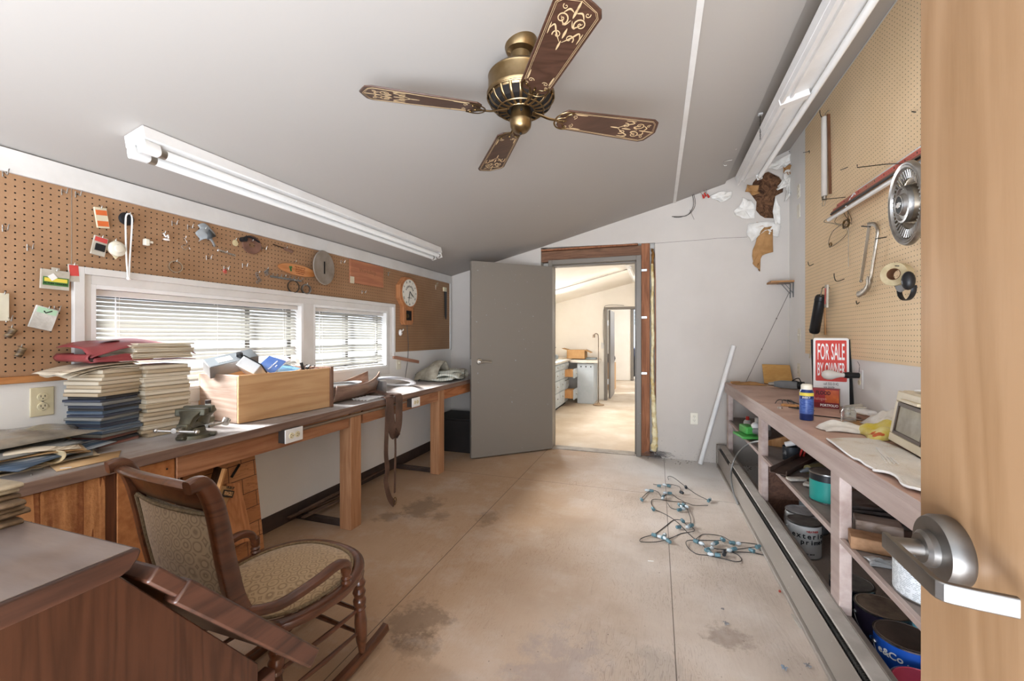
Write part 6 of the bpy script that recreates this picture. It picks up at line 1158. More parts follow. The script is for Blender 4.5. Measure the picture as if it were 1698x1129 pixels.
zl = stack(-2.205, 1.14, .155, .17, itemsL, 'magazine in the left column of the big stack, %s', 'left column of magazines', .28)
zr = stack(-2.21, 1.335, .18, .18, itemsR, 'bundled paper in the right column of the big stack, %s', 'right column of papers', -.05, 'newspaper_bundle')
# curled newspaper sheets lying on the left column
for i in range(4):
    ph = r2.random() * 6
    def fn(u, v_, i=i, ph=ph): x = -2.31 + .19 * u; y = 1.02 + .2 * v_; e = (1 - v_) ** 3; return (x + .01 * math.sin(ph + 4 * v_), y - .02 * i * (1 - v_), zl + .004 + i * .006 - .03 * e * (1 + .4 * math.sin(ph)) + .004 * math.sin(9 * u + ph))
    solo('loose_newspaper', MB().grid(fn, 10, 14), MATS['cream_pages'], 'drooping newspaper sheet over the left magazine column, %s' % ['bottom one', 'second one', 'third one', 'top one'][i], 'newspaper', 'drooping newspapers', solid=.0025, smooth=60)
zs = max(zl + .028, zr) + .001
o = thing('red_folder', 'red vinyl folder stuffed with papers on top of the big stack', 'folder', (-2.2, 1.2, zs)); M_red = paint('dusty_red_vinyl', '#9c4a4c', '#7d3436', .4, scale=6, bump=.1)
fx0, fx1, fy0, fy1 = -2.325, -2.10, 1.04, 1.44
def fold(top):
    def fn(u, v_):
        y = fy0 + (fy1 - fy0) * v_; x = fx0 + (fx1 - fx0) * u; env = math.sin(math.pi * min(1, max(0, .04 + v_ * .92))) ** .5
        h = (.042 + .052 * env * (.75 + .25 * math.sin(3 * u + 1))) if top else .004 + .006 * math.sin(5 * v_)
        if top and u > .75: h -= (u - .75) * .10 * (1.2 - math.sin(math.pi * v_) * .8)
        return (x, y, zs + h + .003 * math.sin(12 * v_ + 4 * u))
    return fn
m = MB(); m.grid(fold(True), 16, 24); ob('cover', m, M_red, o, solid=.0025, smooth=60); m = MB(); m.grid(fold(False), 12, 20); ob('back_cover', m, M_red, o, solid=.0025, smooth=60)
m = MB(); m.grid(lambda u, v_: (fx0 + .001 + 0 * u, fy0 + (fy1 - fy0) * v_, zs + .006 + u * .03), 3, 12); m.grid(lambda u, v_: (fx0 + (fx1 - fx0) * v_, fy0 + .001 - .01 * math.sin(math.pi * u), zs + .004 + u * .030), 5, 10); ob('spine', m, M_red, o, solid=.0025, smooth=60)
for i in range(9): ob('papers', MB().ob((-2.205 + r2.uniform(-.004, .004), 1.30 + r2.uniform(-.01, .01), zs + .012 + i * .0075), (.23, .24, .0068), (0, 0, r2.uniform(-.04, .04))), M_mags[0 if i % 3 else 1], o, bev=.001)
m = MB(); m.grid(lambda u, v_: (fx1 + .002 - .006 * math.sin(math.pi * v_), fy0 + .01 + .21 * u, zs + .003 + v_ * (.032 - .018 * abs(2 * u - 1))), 12, 4); ob('flap', m, M_red, o, solid=.002, smooth=60)
q = MB(); q.lathe([(0, 0), (.03, 0), (.03, .001), (0, .001)], (-2.2, 1.15, zs + .088), 24, None, 1, 1.2); ob('gold_crest', q, paint('faded_gold_crest', '#b9a184', '#a08a6c', .5), o)
# big spread of envelopes and plastic at the near end
ex, ey = -2.12, .86
for i in range(9):
    ph = r2.random() * 6; w_, d_ = .26 + r2.uniform(-.03, .05), .34 + r2.uniform(-.03, .04); an = r2.uniform(-.5, .5); cx_, cy_ = ex + r2.uniform(-.03, .03), ey - .03 + r2.uniform(-.04, .04); z_ = ZT + .003 + i * .0085
    def fn(u, v_, ph=ph, w_=w_, d_=d_, an=an, cx_=cx_, cy_=cy_, z_=z_, i=i):
        a_, b_ = (u - .5) * w_, (v_ - .5) * d_; x = cx_ + a_ * math.cos(an) - b_ * math.sin(an); y = cy_ + a_ * math.sin(an) + b_ * math.cos(an); r_ = (2 * u - 1) ** 2 + (2 * v_ - 1) ** 2
        return (min(x, -1.9 + .04), y, z_ + .004 * math.sin(4 * u + ph) - (.0022 * i) * r_ * .5 + .003 * math.sin(7 * v_ + ph))
    solo('envelope', MB().grid(fn, 10, 10), [M_mags[0], MATS['tan_pages'], MATS['grey_spines'], paint('manila', '#c9a77c', '#b38f63', .7), M_mags[4], M_mags[1], MATS['manila'], M_mags[0], M_mags[3]][i], 'flat paper in the near pile on the left bench, %s' % ['bottom', 'second up', 'third up', 'fourth up', 'fifth up', 'sixth up', 'seventh up', 'eighth up', 'top'][i], 'paper', 'papers in the near pile', solid=.0025, smooth=60)
solo('plastic_bag', crumple((-2.16, .86, ZT + .078), (.26, .36), 21, 22, 22, amp=.007, lift=.035), paint('smoky_plastic', '#a39a8a', '#6d675f', .2, scale=7, bump=.4), 'dusty clear plastic bag covering the near paper pile', 'plastic bag', solid=.001, smooth=60)
def curl(u, v_):
    t = u * 1.25; x = -1.995 - .16 * (1 - v_) ; a_ = max(0, (u - .72)) * 9; y = .72 + .20 * min(u, .72) + (.022 * math.sin(a_)); z = ZT + .004 + .022 * math.sin(min(u, .72) / .72 * 2.6) + .022 * (1 - math.cos(a_)); return (x + .08 * u, y, z)
solo('ledger_sheet', MB().grid(curl, 20, 6), paint('lined_ledger', '#e2cfa6', '#9b8667', .7, scale=14, stretch=(8, .3, 1), bump=0, amt=(.36, .42)), 'curled cream ledger sheet at the near edge of the left bench', 'paper', solid=.0012, smooth=60)
solo('flat_sheet', MB().add([(-2.02, .88, ZT + .002), (-1.875, .84, ZT + .002), (-1.86, 1.0, ZT + .003), (-1.97, 1.07, ZT + .004)], [(0, 1, 2, 3)]), MATS['manila'], 'flat tan sheet at the bench edge below the envelope pile', 'paper', solid=.002)
m = MB()
for a_, b_ in (((-1.9, .86), (-1.88, .88)), ((-1.92, .80), (-1.9, .79)), ((-1.97, .82), (-1.95, .84))): m.tube([(a_[0], a_[1], ZT + .003), (b_[0], b_[1], ZT + .003)], .0025, 6)
solo('screws', m, M_hook, 'few loose screws at the near edge of the left bench', 'screws', kind='stuff')
# dish, wheel trim, belt, grille, canvas at the far half
o = thing('speaker_pod', 'wooden canoe-shaped tray holding an oval white dish, right of the drawer', 'tray', (-2.05, 2.5, .8))
m = MB(); sh_ = [(t, .095 * math.sin(math.pi * min(.999, .12 + t * .76)) ** .7) for t in [i / 12 for i in range(13)]]
def hull(u, v_): a_ = math.pi * v_; L_ = .56; wv = .11 * math.sin(math.pi * (.1 + .8 * u)) ** .6; return (-2.04 + wv * math.cos(a_) - .08 * u, 2.26 + L_ * u, ZT + .004 + (.085 + .03 * (2 * u - 1) ** 2 + .05 * u) * (1 - math.sin(a_)) )
ob('hull', m.grid(hull, 16, 14), wood('bent_wood', '#a58672', '#7d6152', 'y', 1, .4), o, solid=.006, smooth=60)
ob('dish', MB().lathe([(0, .0), (.085, .002), (.105, .012), (.115, .02), (.118, .016), (.1, .004), (.0, -.006)], (-2.08, 2.42, ZT + .098), 36, None, .8, 1.5, cap=False), paint('white_dish', '#e9edf0', '#d6dbdf', .2), o, smooth=60); ob('dish_ring', MB().tube([(-2.08 + .086 * .8 / .8 * math.cos(t), 2.42 + .135 * math.sin(t), ZT + .108) for t in [2 * math.pi * i / 36 for i in range(36)]], .005, 8, closed=True), M_grm, o)
o = thing('wheel_trim_ring', 'pale grey hollow ring propped up on the left bench', 'ring', (-2.03, 3.1, .8)); cR = Vector((-2.05, 3.02, ZT + .066)); Mx = Matrix.Translation(cR) @ Euler((R(-12), R(-4), R(18))).to_matrix().to_4x4()
mp('ring', MB().sweep([(.125 * math.cos(t), .30 * math.sin(t), 0) for t in [2 * math.pi * i / 48 for i in range(48)]], (.045, .022), (0, 0, 1), n=12, closed=True), paint('pale_grey_ring', '#c9c9cc', '#b7b7ba', .35, bump=.02), o, smooth=60)
mb = MB(); mb.ob((-2.05, 2.82, ZT + .05), (.08, .05, .09)); ob('support_block', mb, M_grm, o, bev=.01)
m = MB()
for i in range(5): m.bar((-2.0 + i * .028, 2.44, ZT + .004), (-2.02 + i * .028, 2.62, ZT + .004), .008, .005); m.bar((-2.02, 2.45 + i * .038, ZT + .009), (-1.88, 2.47 + i * .038, ZT + .009), .008, .005)
solo('plastic_grille', m, M_whitep, 'white lattice grille lying on the bench in front of the tray', 'grille')
o = thing('leather_tool_belt', 'brown leather strap draped over the bench edge and hanging to the floor', 'belt', (-1.84, 2.62, .8)); M_lea = paint('brown_leather', '#6f5244', '#4b362c', .5, scale=9, bump=.2)
bx_ = BX + .004
ob('pouch', MB().sweep(cr([(-2.06, 2.62, ZT + .02), (-1.98, 2.66, ZT + .035), (-1.9, 2.66, ZT + .022), (-1.845, 2.66, ZT + .008)], 6), (.07, .022), (0, 0, 1), n=12), M_lea, o); ob('hanging_band', MB().sweep(cr([(-1.86, 2.60, ZT + .012), (bx_ + .012, 2.60, ZT), (bx_ + .014, 2.605, .72), (bx_ + .014, 2.625, .60), (bx_ + .013, 2.65, .54), (bx_ + .012, 2.69, .54), (bx_ + .012, 2.715, .60), (bx_ + .012, 2.72, .70), (bx_ + .01, 2.72, ZT), (-1.86, 2.72, ZT + .012)], 6), (.004, .085), (0, 1, 0), n=4), M_lea, o)
ob('strap', MB().sweep(cr([(bx_ + .012, 2.575, .74), (bx_ + .016, 2.565, .62), (bx_ + .012, 2.56, .42), (bx_ + .012, 2.575, .3), (bx_ + .01, 2.56, .22), (bx_ + .012, 2.60, .09), (bx_ + .012, 2.66, .02)], 7), (.004, .045), (0, 1, 0), n=4), M_lea, o); ob('strap', MB().sweep(cr([(bx_ + .012, 2.67, .56), (bx_ + .012, 2.675, .42), (bx_ + .012, 2.67, .28), (bx_ + .012, 2.665, .1)], 6), (.003, .022), (0, 1, 0), n=4), M_lea, o)
ob('buckle', MB().tube([(bx_ + .014, 2.665 + .018 * math.cos(t), .04 + .026 * math.sin(t)) for t in [2 * math.pi * i / 12 for i in range(12)]], .003, 6, closed=True), M_brassd, o)
M_canv = paint('olive_canvas', '#b5ae9d', '#8b8475', .9, scale=14, bump=.3)
k = N('striped_ticking'); sxx = k.n('SeparateXYZ'); k.l(k.coord(), sxx.inputs[0]); st_p = k.math('GREATER_THAN', k.math('FRACT', k.math('MULTIPLY', k.math('ADD', sxx.outputs[0], k.math('MULTIPLY', sxx.outputs[1], .6)), 55)), .68); M_tick = k.out(k.mix(k.math('MULTIPLY', st_p, .75), '#dadbcf', '#6e7568'), .9, 0)
o = thing('folded_canvas', 'bundle of olive canvas and striped cloth at the far end of the left bench', 'cloth', (-2.1, 3.85, .8))
ob('canvas_arch', MB().grid(lambda u, v_: (-2.02 - .26 * v_, 3.66 + .30 * u - .02 * math.sin(6 * v_), ZT + .01 + .19 * math.sin(math.pi * u) ** .8 * (.7 + .3 * math.sin(3 * v_ + 1)) + .01 * math.sin(12 * u)), 20, 10), M_canv, o, solid=.006, smooth=60)
for i, (dx_, dy_, rz0, zz, ln_) in enumerate(((0, 0, .1, .01, .36), (.01, .02, .3, .035, .32), (-.03, .05, -.2, .06, .28))):
    ph = r2.random() * 6
    def fn(u, v_, dx_=dx_, dy_=dy_, rz0=rz0, zz=zz, ln_=ln_, ph=ph):
        a_, b_ = (u - .5) * .22, (v_ - .5) * ln_; th = .03 * (1 - (2 * u - 1) ** 6) * (1 - (2 * v_ - 1) ** 6); return (-1.985 + dx_ + a_ * math.cos(rz0) - b_ * math.sin(rz0), 3.83 + dy_ + a_ * math.sin(rz0) + b_ * math.cos(rz0), ZT + zz + th + .018 * math.sin(5 * v_ + ph) * math.sin(4 * u) + .012)
    ob('striped_fold', MB().grid(fn, 14, 18), M_tick, o, solid=.012, smooth=60)
ob('canvas_roll', MB().grid(lambda u, v_: (-2.2 + .32 * u, 4.02 + .06 * math.cos(2 * math.pi * v_), ZT + .055 + .045 * math.sin(2 * math.pi * v_) + .008 * math.sin(9 * u)), 12, 16), M_canv, o, smooth=60)
solo('spray_wand', MB().tube(cr([(-2.28, 3.7, ZT + .06), (-2.27, 3.78, ZT + .02), (-2.2, 3.62, ZT + .012)], 5), .007, 8), M_blk, 'small black handle beside the canvas bundle', 'tool')

bpy.data.objects['wall_clock'].scale = (1.1, 1.19, 1.19)
DRW.rotation_euler.z = -R(6)
vs_ = bpy.data.objects['bench_vise']; vs_.scale = (1.25, 1.25, 1.25); vs_.rotation_euler.z = R(25)
# ================================================================== RIGHT WALL: things on the tall pegboard
QX = XR - .0062
def Rp(px, py, off=0): return P(px, py, x=QX - off)
M_iron = paint('black_hook_wire', '#2b2826', '#1f1c1b', .45, metal=.5, bump=0)
def rhook(pts, lab, out=.05, par=None, name='peg_hook', r_=.0025):
    m = MB().tube(pts, r_, 7)
    if par is not None: return ob('hook', m, M_iron, par)
    return solo(name, m, M_iron, lab, 'hook', 'hooks on the right pegboard')
def jhook(px, py, lab, out=.06, par=None, up=.035):
    p = Rp(px, py); return rhook(cr([p + Vector((.004, 0, 0)), p + Vector((-out * .5, 0, -.014)), p + Vector((-out * .85, -.01, -.012)), p + Vector((-out, -.012, up * .5)), p + Vector((-out, -.012, up))], 5), lab, par=par)
jhook(1375, 190, 'black J hook high on the right pegboard above the hanging tube'); jhook(1400, 462, 'black J hook above the caulk tube on the right pegboard', .06); jhook(1349, 437, 'small steel hook near the left edge of the right pegboard', .04, up=.015)
jhook(1425, 500, 'short bare pin low beneath the saw on the right pegboard', .02, up=.004)
rhook([Rp(1332, 253), Rp(1338, 252, .08), Rp(1342, 250, .16), Rp(1342, 254, .16)], 'long thin wire hook at the top left corner of the right pegboard')
rhook([Rp(1394, 282), Rp(1406, 277)], 'short loose wire high on the right pegboard left of the sticks'); rhook([Rp(1512, 185), Rp(1518, 186, .02)], 'short bare pin near the near door high on the pegboard')
def rthing(name, px, py, lab, cat): p = Rp(px, py); o = thing(name, lab, cat, tuple(p)); return o, p
# hanging fluorescent tubes
o, p = rthing('hanging_tube', 1368, 195, 'long dusty white tube hanging vertically on the right pegboard', 'tube'); a, b = Rp(1368, 193, .03), Rp(1366, 326, .03); a.y = b.y = (a.y + b.y) / 2
ob('tube', MB().tube([a, b], .019, 18), paint('dusty_tube', '#ddd6cb', '#c3bab0', .4, scale=5, stretch=(1, 1, .3)), o); ob('end_cap', MB().cyl(b, b - Vector((0, 0, .03)), .014, n=14), M_tip, o); ob('wire_hanger', MB().tube(cr([a, a + Vector((.01, 0, .03)), a + Vector((.03, 0, .045))], 3), .002, 6), M_hook, o)
c_ = b + Vector((-.005, .0, -.05)); ob('tail_wire', MB().tube(cr([c_ + Vector((0, 0, .03)), c_ + Vector((0, .03, -.01)), c_ + Vector((0, -.02, -.02)), c_ + Vector((0, -.03, .01))], 4), .0016, 5), M_hook, o)
ob('strap', MB().bar(a + Vector((.012, -.04, .0)), b + Vector((.02, -.045, .0)), .006, .018), paint('brown_strap', '#7a5236', '#5b3b26', .7), o)
# bundle of yardsticks, rods on two long hooks
hA, hB = Rp(1402, 327), Rp(1470, 272)
o = thing('yardstick_bundle', 'bundle of red yardsticks, rods and white pipe resting on long black hooks', 'sticks', tuple((hA + hB) / 2))
for q in (hA, hB): rhook([q, q + Vector((-.13, 0, -.002)), q + Vector((-.13, 0, .014))], '', par=o)
M_yst = paint('faded_red_yardstick', '#c9685a', '#a98a6c', .6, scale=9, amt=(.3, .5)); a0, b0 = Rp(1388, 352, .04), Rp(1530, 262, .04); d_ = (b0 - a0).normalized()
def rod(name, off, w_, h_, m, e0=0, e1=0, flat_=True): 
    a, b = a0 + Vector(off) - d_ * e0, b0 + Vector(off) + d_ * (.4 + e1); return ob(name, MB().bar(a, b, w_, h_, (1, 0, 0)) if flat_ else MB().cyl(a, b, w_, n=14), m, o)
ys = rod('yardstick', (0, 0, .035), .032, .004, M_yst); rod('yardstick', (-.012, 0, .012), .030, .004, M_yst, .03); m = MB()
for i in range(44): q = a0 + Vector((-.003, 0, .035)) + d_ * (.02 + i * .025); m.ob(q + Vector((0, 0, -.005 if i % 4 else -.002)), (.002, .0022, .012 if i % 4 else .02), (0, 0, 0))
ob('ruled_marks', m, INK, ys); rod('dowel', (-.02, 0, -.014), .007, 0, M_pine, .02, 0, False); rod('dowel', (-.035, 0, -.004), .006, 0, wood('dark_dowel', '#8b5a3c', '#6b4028', 'y', 1, .5), -.02, 0, False); rod('white_tube', (-.03, 0, -.035), .012, 0, M_whitep, .05, -.3, False); rod('dark_rod', (-.05, 0, -.022), .006, 0, M_iron, -.05, 0, False)
ob('tie', MB().tube(cr([a0 + d_ * .28 + Vector((-.05, 0, -.03)), a0 + d_ * .24 + Vector((-.02, 0, .01)), a0 + d_ * .26 + Vector((.0, 0, .05)), a0 + d_ * .3 + Vector((-.01, 0, .02))], 4), .004, 6), M_cord, o); ob('thin_rod', MB().cyl(a0 + Vector((0, .0, .055)) + d_ * .3, b0 + Vector((0, 0, .06)) + d_ * .3, .003, n=8), M_whitep, o)
# wire coat hangers
o, p = rthing('wire_hanger_bundle', 1398, 328, 'bundle of thin wire loops and a bent stand hanging below the sticks', 'wire'); M_wire = metal('tarnished_wire', '#b3a795', .4, '#7d705d')
for pts in ([(1400, 333), (1388, 352), (1366, 367), (1380, 370), (1402, 374), (1406, 352), (1400, 333)], [(1401, 334), (1396, 348), (1384, 368), (1402, 372), (1412, 366), (1404, 345), (1401, 334)], [(1402, 374), (1405, 386), (1392, 400), (1378, 409), (1374, 402), (1380, 385), (1396, 371)], [(1406, 350), (1407, 380), (1407, 442)], [(1400, 335), (1399, 352), (1412, 372)]): ob('wire', MB().tube(cr([Rp(x, y, .03 + .01 * math.sin(x)) for x, y in pts], 5), .0022, 6), M_wire, o)
for i in range(3): cc = Rp(1403, 371, .04 + i * .004); ob('coil', MB().tube([cc + Vector((.006 * math.sin(t), .045 * math.cos(t), .028 * math.sin(t + .4 * i))) for t in [2 * math.pi * q / 20 for q in range(20)]], .003, 6, closed=True), M_brassd, o)
cc = Rp(1377, 406, .03); ob('coil', MB().tube([cc + Vector((0, .02 * math.cos(t), .014 * math.sin(t))) for t in [2 * math.pi * q / 14 for q in range(14)]], .004, 6, closed=True), M_brassd, o)
# hacksaw
o, p = rthing('hacksaw', 1445, 375, 'steel hacksaw hanging on the right pegboard below the wire loops', 'saw'); sp_ = lambda x, y, o_=.035: Rp(x, y, o_)
ob('frame', MB().sweep(cr([sp_(1440, 372), sp_(1450, 372), sp_(1455, 380), sp_(1454, 395), sp_(1447, 440), sp_(1444, 460), sp_(1440, 474)], 6), (.022, .012), (1, 0, 0), n=10, e=3), metal('worn_saw_frame', '#b4aca0', .35, '#857a6c'), o)
ob('handle', MB().sweep(cr([sp_(1442, 458), sp_(1440, 474), sp_(1432, 484), sp_(1424, 488)], 5), [(.03, .02), (.034, .022), (.036, .024), (.036, .024)] * 4, (1, 0, 0), n=12, e=3), metal('cast_alloy_handle', '#bfb8ad', .4, '#8d8478'), o)
ob('blade', MB().sweep([sp_(1441, 376), sp_(1434, 425), sp_(1428, 465)], (.003, .014), (1, 0, 0), n=4), M_tip, o); ob('wing_nut', MB().ball(sp_(1428, 466), .009, 10), M_tip, o); ob('blade_pin', MB().bar(sp_(1429, 375), sp_(1443, 376), .006, .006), M_iron, o); rhook([Rp(1470, 393), Rp(1452, 396, .06)], '', par=o)
# hubcap
o, p = rthing('hubcap', 1495, 340, 'large slotted chrome hubcap with a bow tie emblem hanging near the door', 'hubcap'); ce = Rp(1503, 338, .05); ce = Vector((XR - .10, ce.y, 0)); ce = P(1505, 338, x=XR - .11)
Mh = plane_M(ce, (-.10, -1, .0), (-.06, 0, 1)); 
def hp(nm, m, mt, par=o, **kw): q = MB(); q.add(m.v, m.f, Mh); return ob(nm, q, mt, par, **kw)
M_chr = metal('hazy_chrome', '#bdbdbd', .34, '#9b978f'); M_chd = metal('grimy_alloy', '#8f8574', .4, '#6c6354')
RH = .185; nz = (Mh.to_3x3() @ Vector((0, 0, 1))); sgn = 1 if nz.x < 0 else -1
def zz(l): return [(r_, z * sgn) for r_, z in l]
hp('rim', MB().lathe(zz([(RH - .03, .0), (RH - .025, .012), (RH - .016, .016), (RH - .012, .012), (RH - .006, .014), (RH, .004), (RH, -.006)]), n=72, cap=False), M_chr)
hp('slotted_ring', MB().lathe(zz([(RH - .03, .001), (RH - .045, -.008), (RH - .075, -.01)]), n=64, cap=False), M_chd); hp('bowl', MB().lathe(zz([(RH - .075, -.01), (RH - .085, -.012), (.09, -.022), (.082, .004), (.078, .018)]), n=64, cap=False), metal('brushed_bowl', '#a49a8b', .28, '#8a7f70'))
m = MB()
for i in range(42):
    a = 2 * math.pi * i / 42; u = Vector((math.cos(a), math.sin(a), 0)); m.sweep([u * (RH - .072) + Vector((0, 0, -.004 * sgn)), u * (RH - .036) + Vector((0, 0, .003 * sgn))], [(.007, .008)] * 2, n=8)
hp('fins', m, M_chr); hp('hub_ring', MB().lathe(zz([(.082, .004), (.08, .022), (.072, .024), (.068, .014), (.05, .016), (.042, .028)]), n=48, cap=False), M_chr); hp('emblem_disc', MB().lathe(zz([(.042, .028), (.040, .03), (0, .031)]), n=40), paint('dark_emblem', '#1e1e1d', '#171716', .5), smooth=30)
hp('emblem_ring', MB().tube([(.0405 * math.cos(t), .0405 * math.sin(t), .0305 * sgn) for t in [2 * math.pi * q / 40 for q in range(40)]], .003, 6, closed=True), M_chr)
bt = [(-.026, -.005), (-.011, -.005), (-.011, -.011), (.013, -.011), (.013, -.005), (.024, -.005), (.028, .005), (.011, .005), (.011, .011), (-.013, .011), (-.013, .005), (-.022, .005)]
hp('bow_tie_emblem', MB().prism(bt, .0312 * sgn, .034 * sgn), M_whitep); rhook([Rp(1470, 272, 0), P(1510, 271, x=XR - .13)], '', par=o)
# tape roll and headphones
o, p = rthing('tape_roll', 1497, 455, 'wide roll of tan masking tape on a long black pin', 'tape'); tc = P(1487, 455, x=XR - .085); ta = Vector((-.93, -.36, -.02)).normalized(); tb = Vector((.93, .36, .02)).normalized() 
Mt2 = Matrix.Translation(tc) @ Vector((-.75, -.66, 0)).to_track_quat('Z', 'Y').to_matrix().to_4x4(); q = MB(); m = MB().lathe([(.028, -.028), (.055, -.028), (.055, .028), (.028, .028), (.028, -.028)], (0, 0, 0), 40, cap=False); q.add(m.v, m.f, Mt2); ob('tape', q, paint('masking_tape', '#c4b491', '#b3a27e', .6, scale=30, bump=.1), o, bev=.001)
q = MB(); m = MB().lathe([(.0255, -.028), (.0278, -.028), (.0278, .028), (.0255, .028), (.0255, -.028)], (0, 0, 0), 40, cap=False); q.add(m.v, m.f, Mt2); ob('cardboard_core', q, paint('brown_core', '#7a5438', '#5f3f29', .8), o); rhook([Rp(1474, 440), P(1490, 441, x=XR - .14)], '', par=o)
o, p = rthing('ear_defenders', 1515, 470, 'black and grey ear defenders hanging behind the tape roll', 'headphones'); ec = P(1512, 478, x=XR - .05); ob('headband', MB().sweep([ec + Vector((-.02, .062 * math.cos(t), .055 * math.sin(t) - .0)) for t in [math.pi * (.95 + 1.15 * q / 16) for q in range(17)]], (.004, .022), (1, 0, 0), n=8), M_blk, o)
ob('ear_cup', MB().ball(ec + Vector((-.04, -.06, .03)), .036, 18, (.7, .7, 1.2)), M_blk, o); ob('ear_cushion', MB().ball(ec + Vector((-.025, -.035, .035)), .03, 16, (.6, .5, 1.1)), paint('grey_foam', '#8b8a88', '#6f6e6c', .7), o); ob('ear_cup', MB().ball(ec + Vector((-.02, .05, .02)), .03, 16, (.7, .6, 1.1)), MATS['grey_foam'], o)
# caulking gun barrel, sachet, wooden stick
o, p = rthing('grease_gun', 1358, 482, 'black ribbed cylinder gun hanging upside down above the sign', 'tool'); g0, g1 = P(1361, 490, x=XR - .07), P(1350, 551, x=XR - .07); ob('barrel', MB().tube([g0, g0.lerp(g1, .04), g0.lerp(g1, .5), g0.lerp(g1, .96), g1], [.026, .033, .033, .033, .03], 22), M_blk, o)
ob('rib', MB().tube([g0.lerp(g1, .1), g0.lerp(g1, .12)], .0345, 22), M_blk, o); ob('rib', MB().tube([g0.lerp(g1, .93), g0.lerp(g1, .95)], .0345, 22), M_blk, o); ob('rod', MB().tube([g0, g0 + (g0 - g1).normalized() * .05], .004, 8), M_tip, o); ob('hook_end', MB().tube(cr([g0 + (g0 - g1).normalized() * .05, g0 + Vector((.02, .01, .06)), g0 + Vector((.06, .02, .055))], 4), .003, 6), M_iron, o); e = g1 + (g1 - g0).normalized() * .22; ob('nozzle', MB().tube([g1, g1.lerp(e, .1), e], [.012, .006, .004], 8), paint('cream_nozzle', '#d9cdb2', '#c7b997', .5), o)
o, p = rthing('small_blister_pack', 1370, 478, 'narrow clear pack with a red stripe beside the black cylinder gun', 'pack'); a, b = P(1371, 472, x=XR - .05), P(1370, 510, x=XR - .05); ob('pack', MB().bar(a, b, .012, .045, (0, 1, 0)), M_clear, o, bev=.002); q = MB(); q.bar(a.lerp(b, .15) + Vector((-.008, 0, 0)), a.lerp(b, .85) + Vector((-.008, 0, 0)), .002, .014, (0, 1, 0)); ob('stripe', q, M_redp, o)
solo('hanging_stick', MB().bar(Rp(1367, 510, .008), Rp(1368, 555, .008), .022, .006, (1, 0, 0)), MATS['plain_pine'], 'narrow wooden stick hanging between the gun and the sign top', 'stick', bev=.001)

# ================================================================== ON THE RIGHT BENCH
ZR = .8003
# for sale sign leaning behind the light bulb box
sgx = [P(1346, 562, y=3.27), P(1397, 560, y=3.19), P(1408, 650, y=3.19), P(1353, 645, y=3.27)]
c_tl = Vector((.975, 3.30, 1.228)); c_tr = Vector((1.13, 3.26, 1.236)); 
bl = Vector((.985, 3.235, .8035)); br = Vector((1.155, 3.185, .8035)); c_tl = Vector((.965, 3.31, 1.232)); c_tr = Vector((1.13, 3.27, 1.240))
o = thing('for_sale_sign', 'red and white FOR SALE BY OWNER sign leaning on the right bench', 'sign', tuple((bl + br) / 2)); xd = (br - bl).normalized(); yd = (c_tl - bl).normalized(); Ms = plane_M((bl + br + c_tl + c_tr) / 4, xd, yd); W2_, H2_ = (br - bl).length / 2, (c_tl - bl).length / 2
nS = Ms.to_3x3() @ Vector((0, 0, 1)); 
def sp2(nm, m, mt, par=o, **kw): q = MB(); q.add(m.v, m.f, Ms); return ob(nm, q, mt, par, **kw)
def rnd_rect(w_, h_, r_): return [(sx_ * (w_ - r_) + r_ * math.cos(a), sy_ * (h_ - r_) + r_ * math.sin(a)) for sx_, sy_, a0_ in ((1, 1, 0), (-1, 1, 90), (-1, -1, 180), (1, -1, 270)) for a in [R(a0_ + 15 * i) for i in range(7)]]
bd = sp2('board', MB().prism(rnd_rect(W2_ + .004, H2_, .012), -.002, 0), M_whitep); M_sred = paint('sign_red', '#d9463c', '#d04238', .5, bump=0)
sp2('red_panel', MB().prism(rnd_rect(W2_ - .008, H2_ * .61, .006), 0, .0006, Matrix.Translation((0, H2_ * .32, 0))), M_sred, bd)
letters('FOR SALE', .15, WHT, bd, Ms @ Matrix.Translation((0, H2_ * .56, .0008)), sx=.222, off=.0016); letters('BY OWNER', .12, WHT, bd, Ms @ Matrix.Translation((0, H2_ * .04, .0008)), sx=.23, off=.0013)
letters('call 555 0142', .024, INK, bd, Ms @ Matrix.Translation((0, -H2_ * .37, .0008)), sx=.6); letters('see inside', .024, INK, bd, Ms @ Matrix.Translation((-.01, -H2_ * .47, .0008)), sx=.6)
solo('black_placard', slab(MB(), Vector((.99, 3.34, .803)), Vector((1.165, 3.20, .803)), Vector((1.165, 3.26, 1.225)), Vector((.985, 3.37, 1.225)), .006), M_blk, 'black panel edge standing behind the red and white sign', 'panel')
# bulb in its socket plugged into the outlet
o = thing('plug_in_bulb', 'clear glass bulb in a black socket plugged sideways into the wall outlet', 'light bulb', (XR - .1, 3.13, 1.0)); sy, szz = 3.13, 1.008
ob('socket', MB().cyl((XR - .008, sy, szz), (XR - .085, sy + .0, szz), .017, .0175, 20), M_blk, o, bev=.001); ob('socket_collar', MB().cyl((XR - .05, sy, szz), (XR - .07, sy, szz), .0195, n=20), M_blk, o); ob('bulb', MB().lathe([(.013, 0), (.014, .02), (.02, .04), (.030, .065), (.031, .085), (.024, .105), (.010, .115), (0, .117)], (0, 0, 0), 28, Matrix.Translation((XR - .085, sy, szz)) @ Matrix.Rotation(R(-90), 4, 'Y')), paint('frosted_bulb', '#e3dfd9', '#d6d1c9', .2, bump=0), o, smooth=60)
ob('pull_chain', MB().tube(cr([(XR - .012, sy - .01, szz + .02), (XR - .014, sy - .02, szz + .06), (XR - .01, sy + .01, szz + .08), (XR - .02, sy - .01, szz + .085)], 4), .0012, 5), M_iron, o)
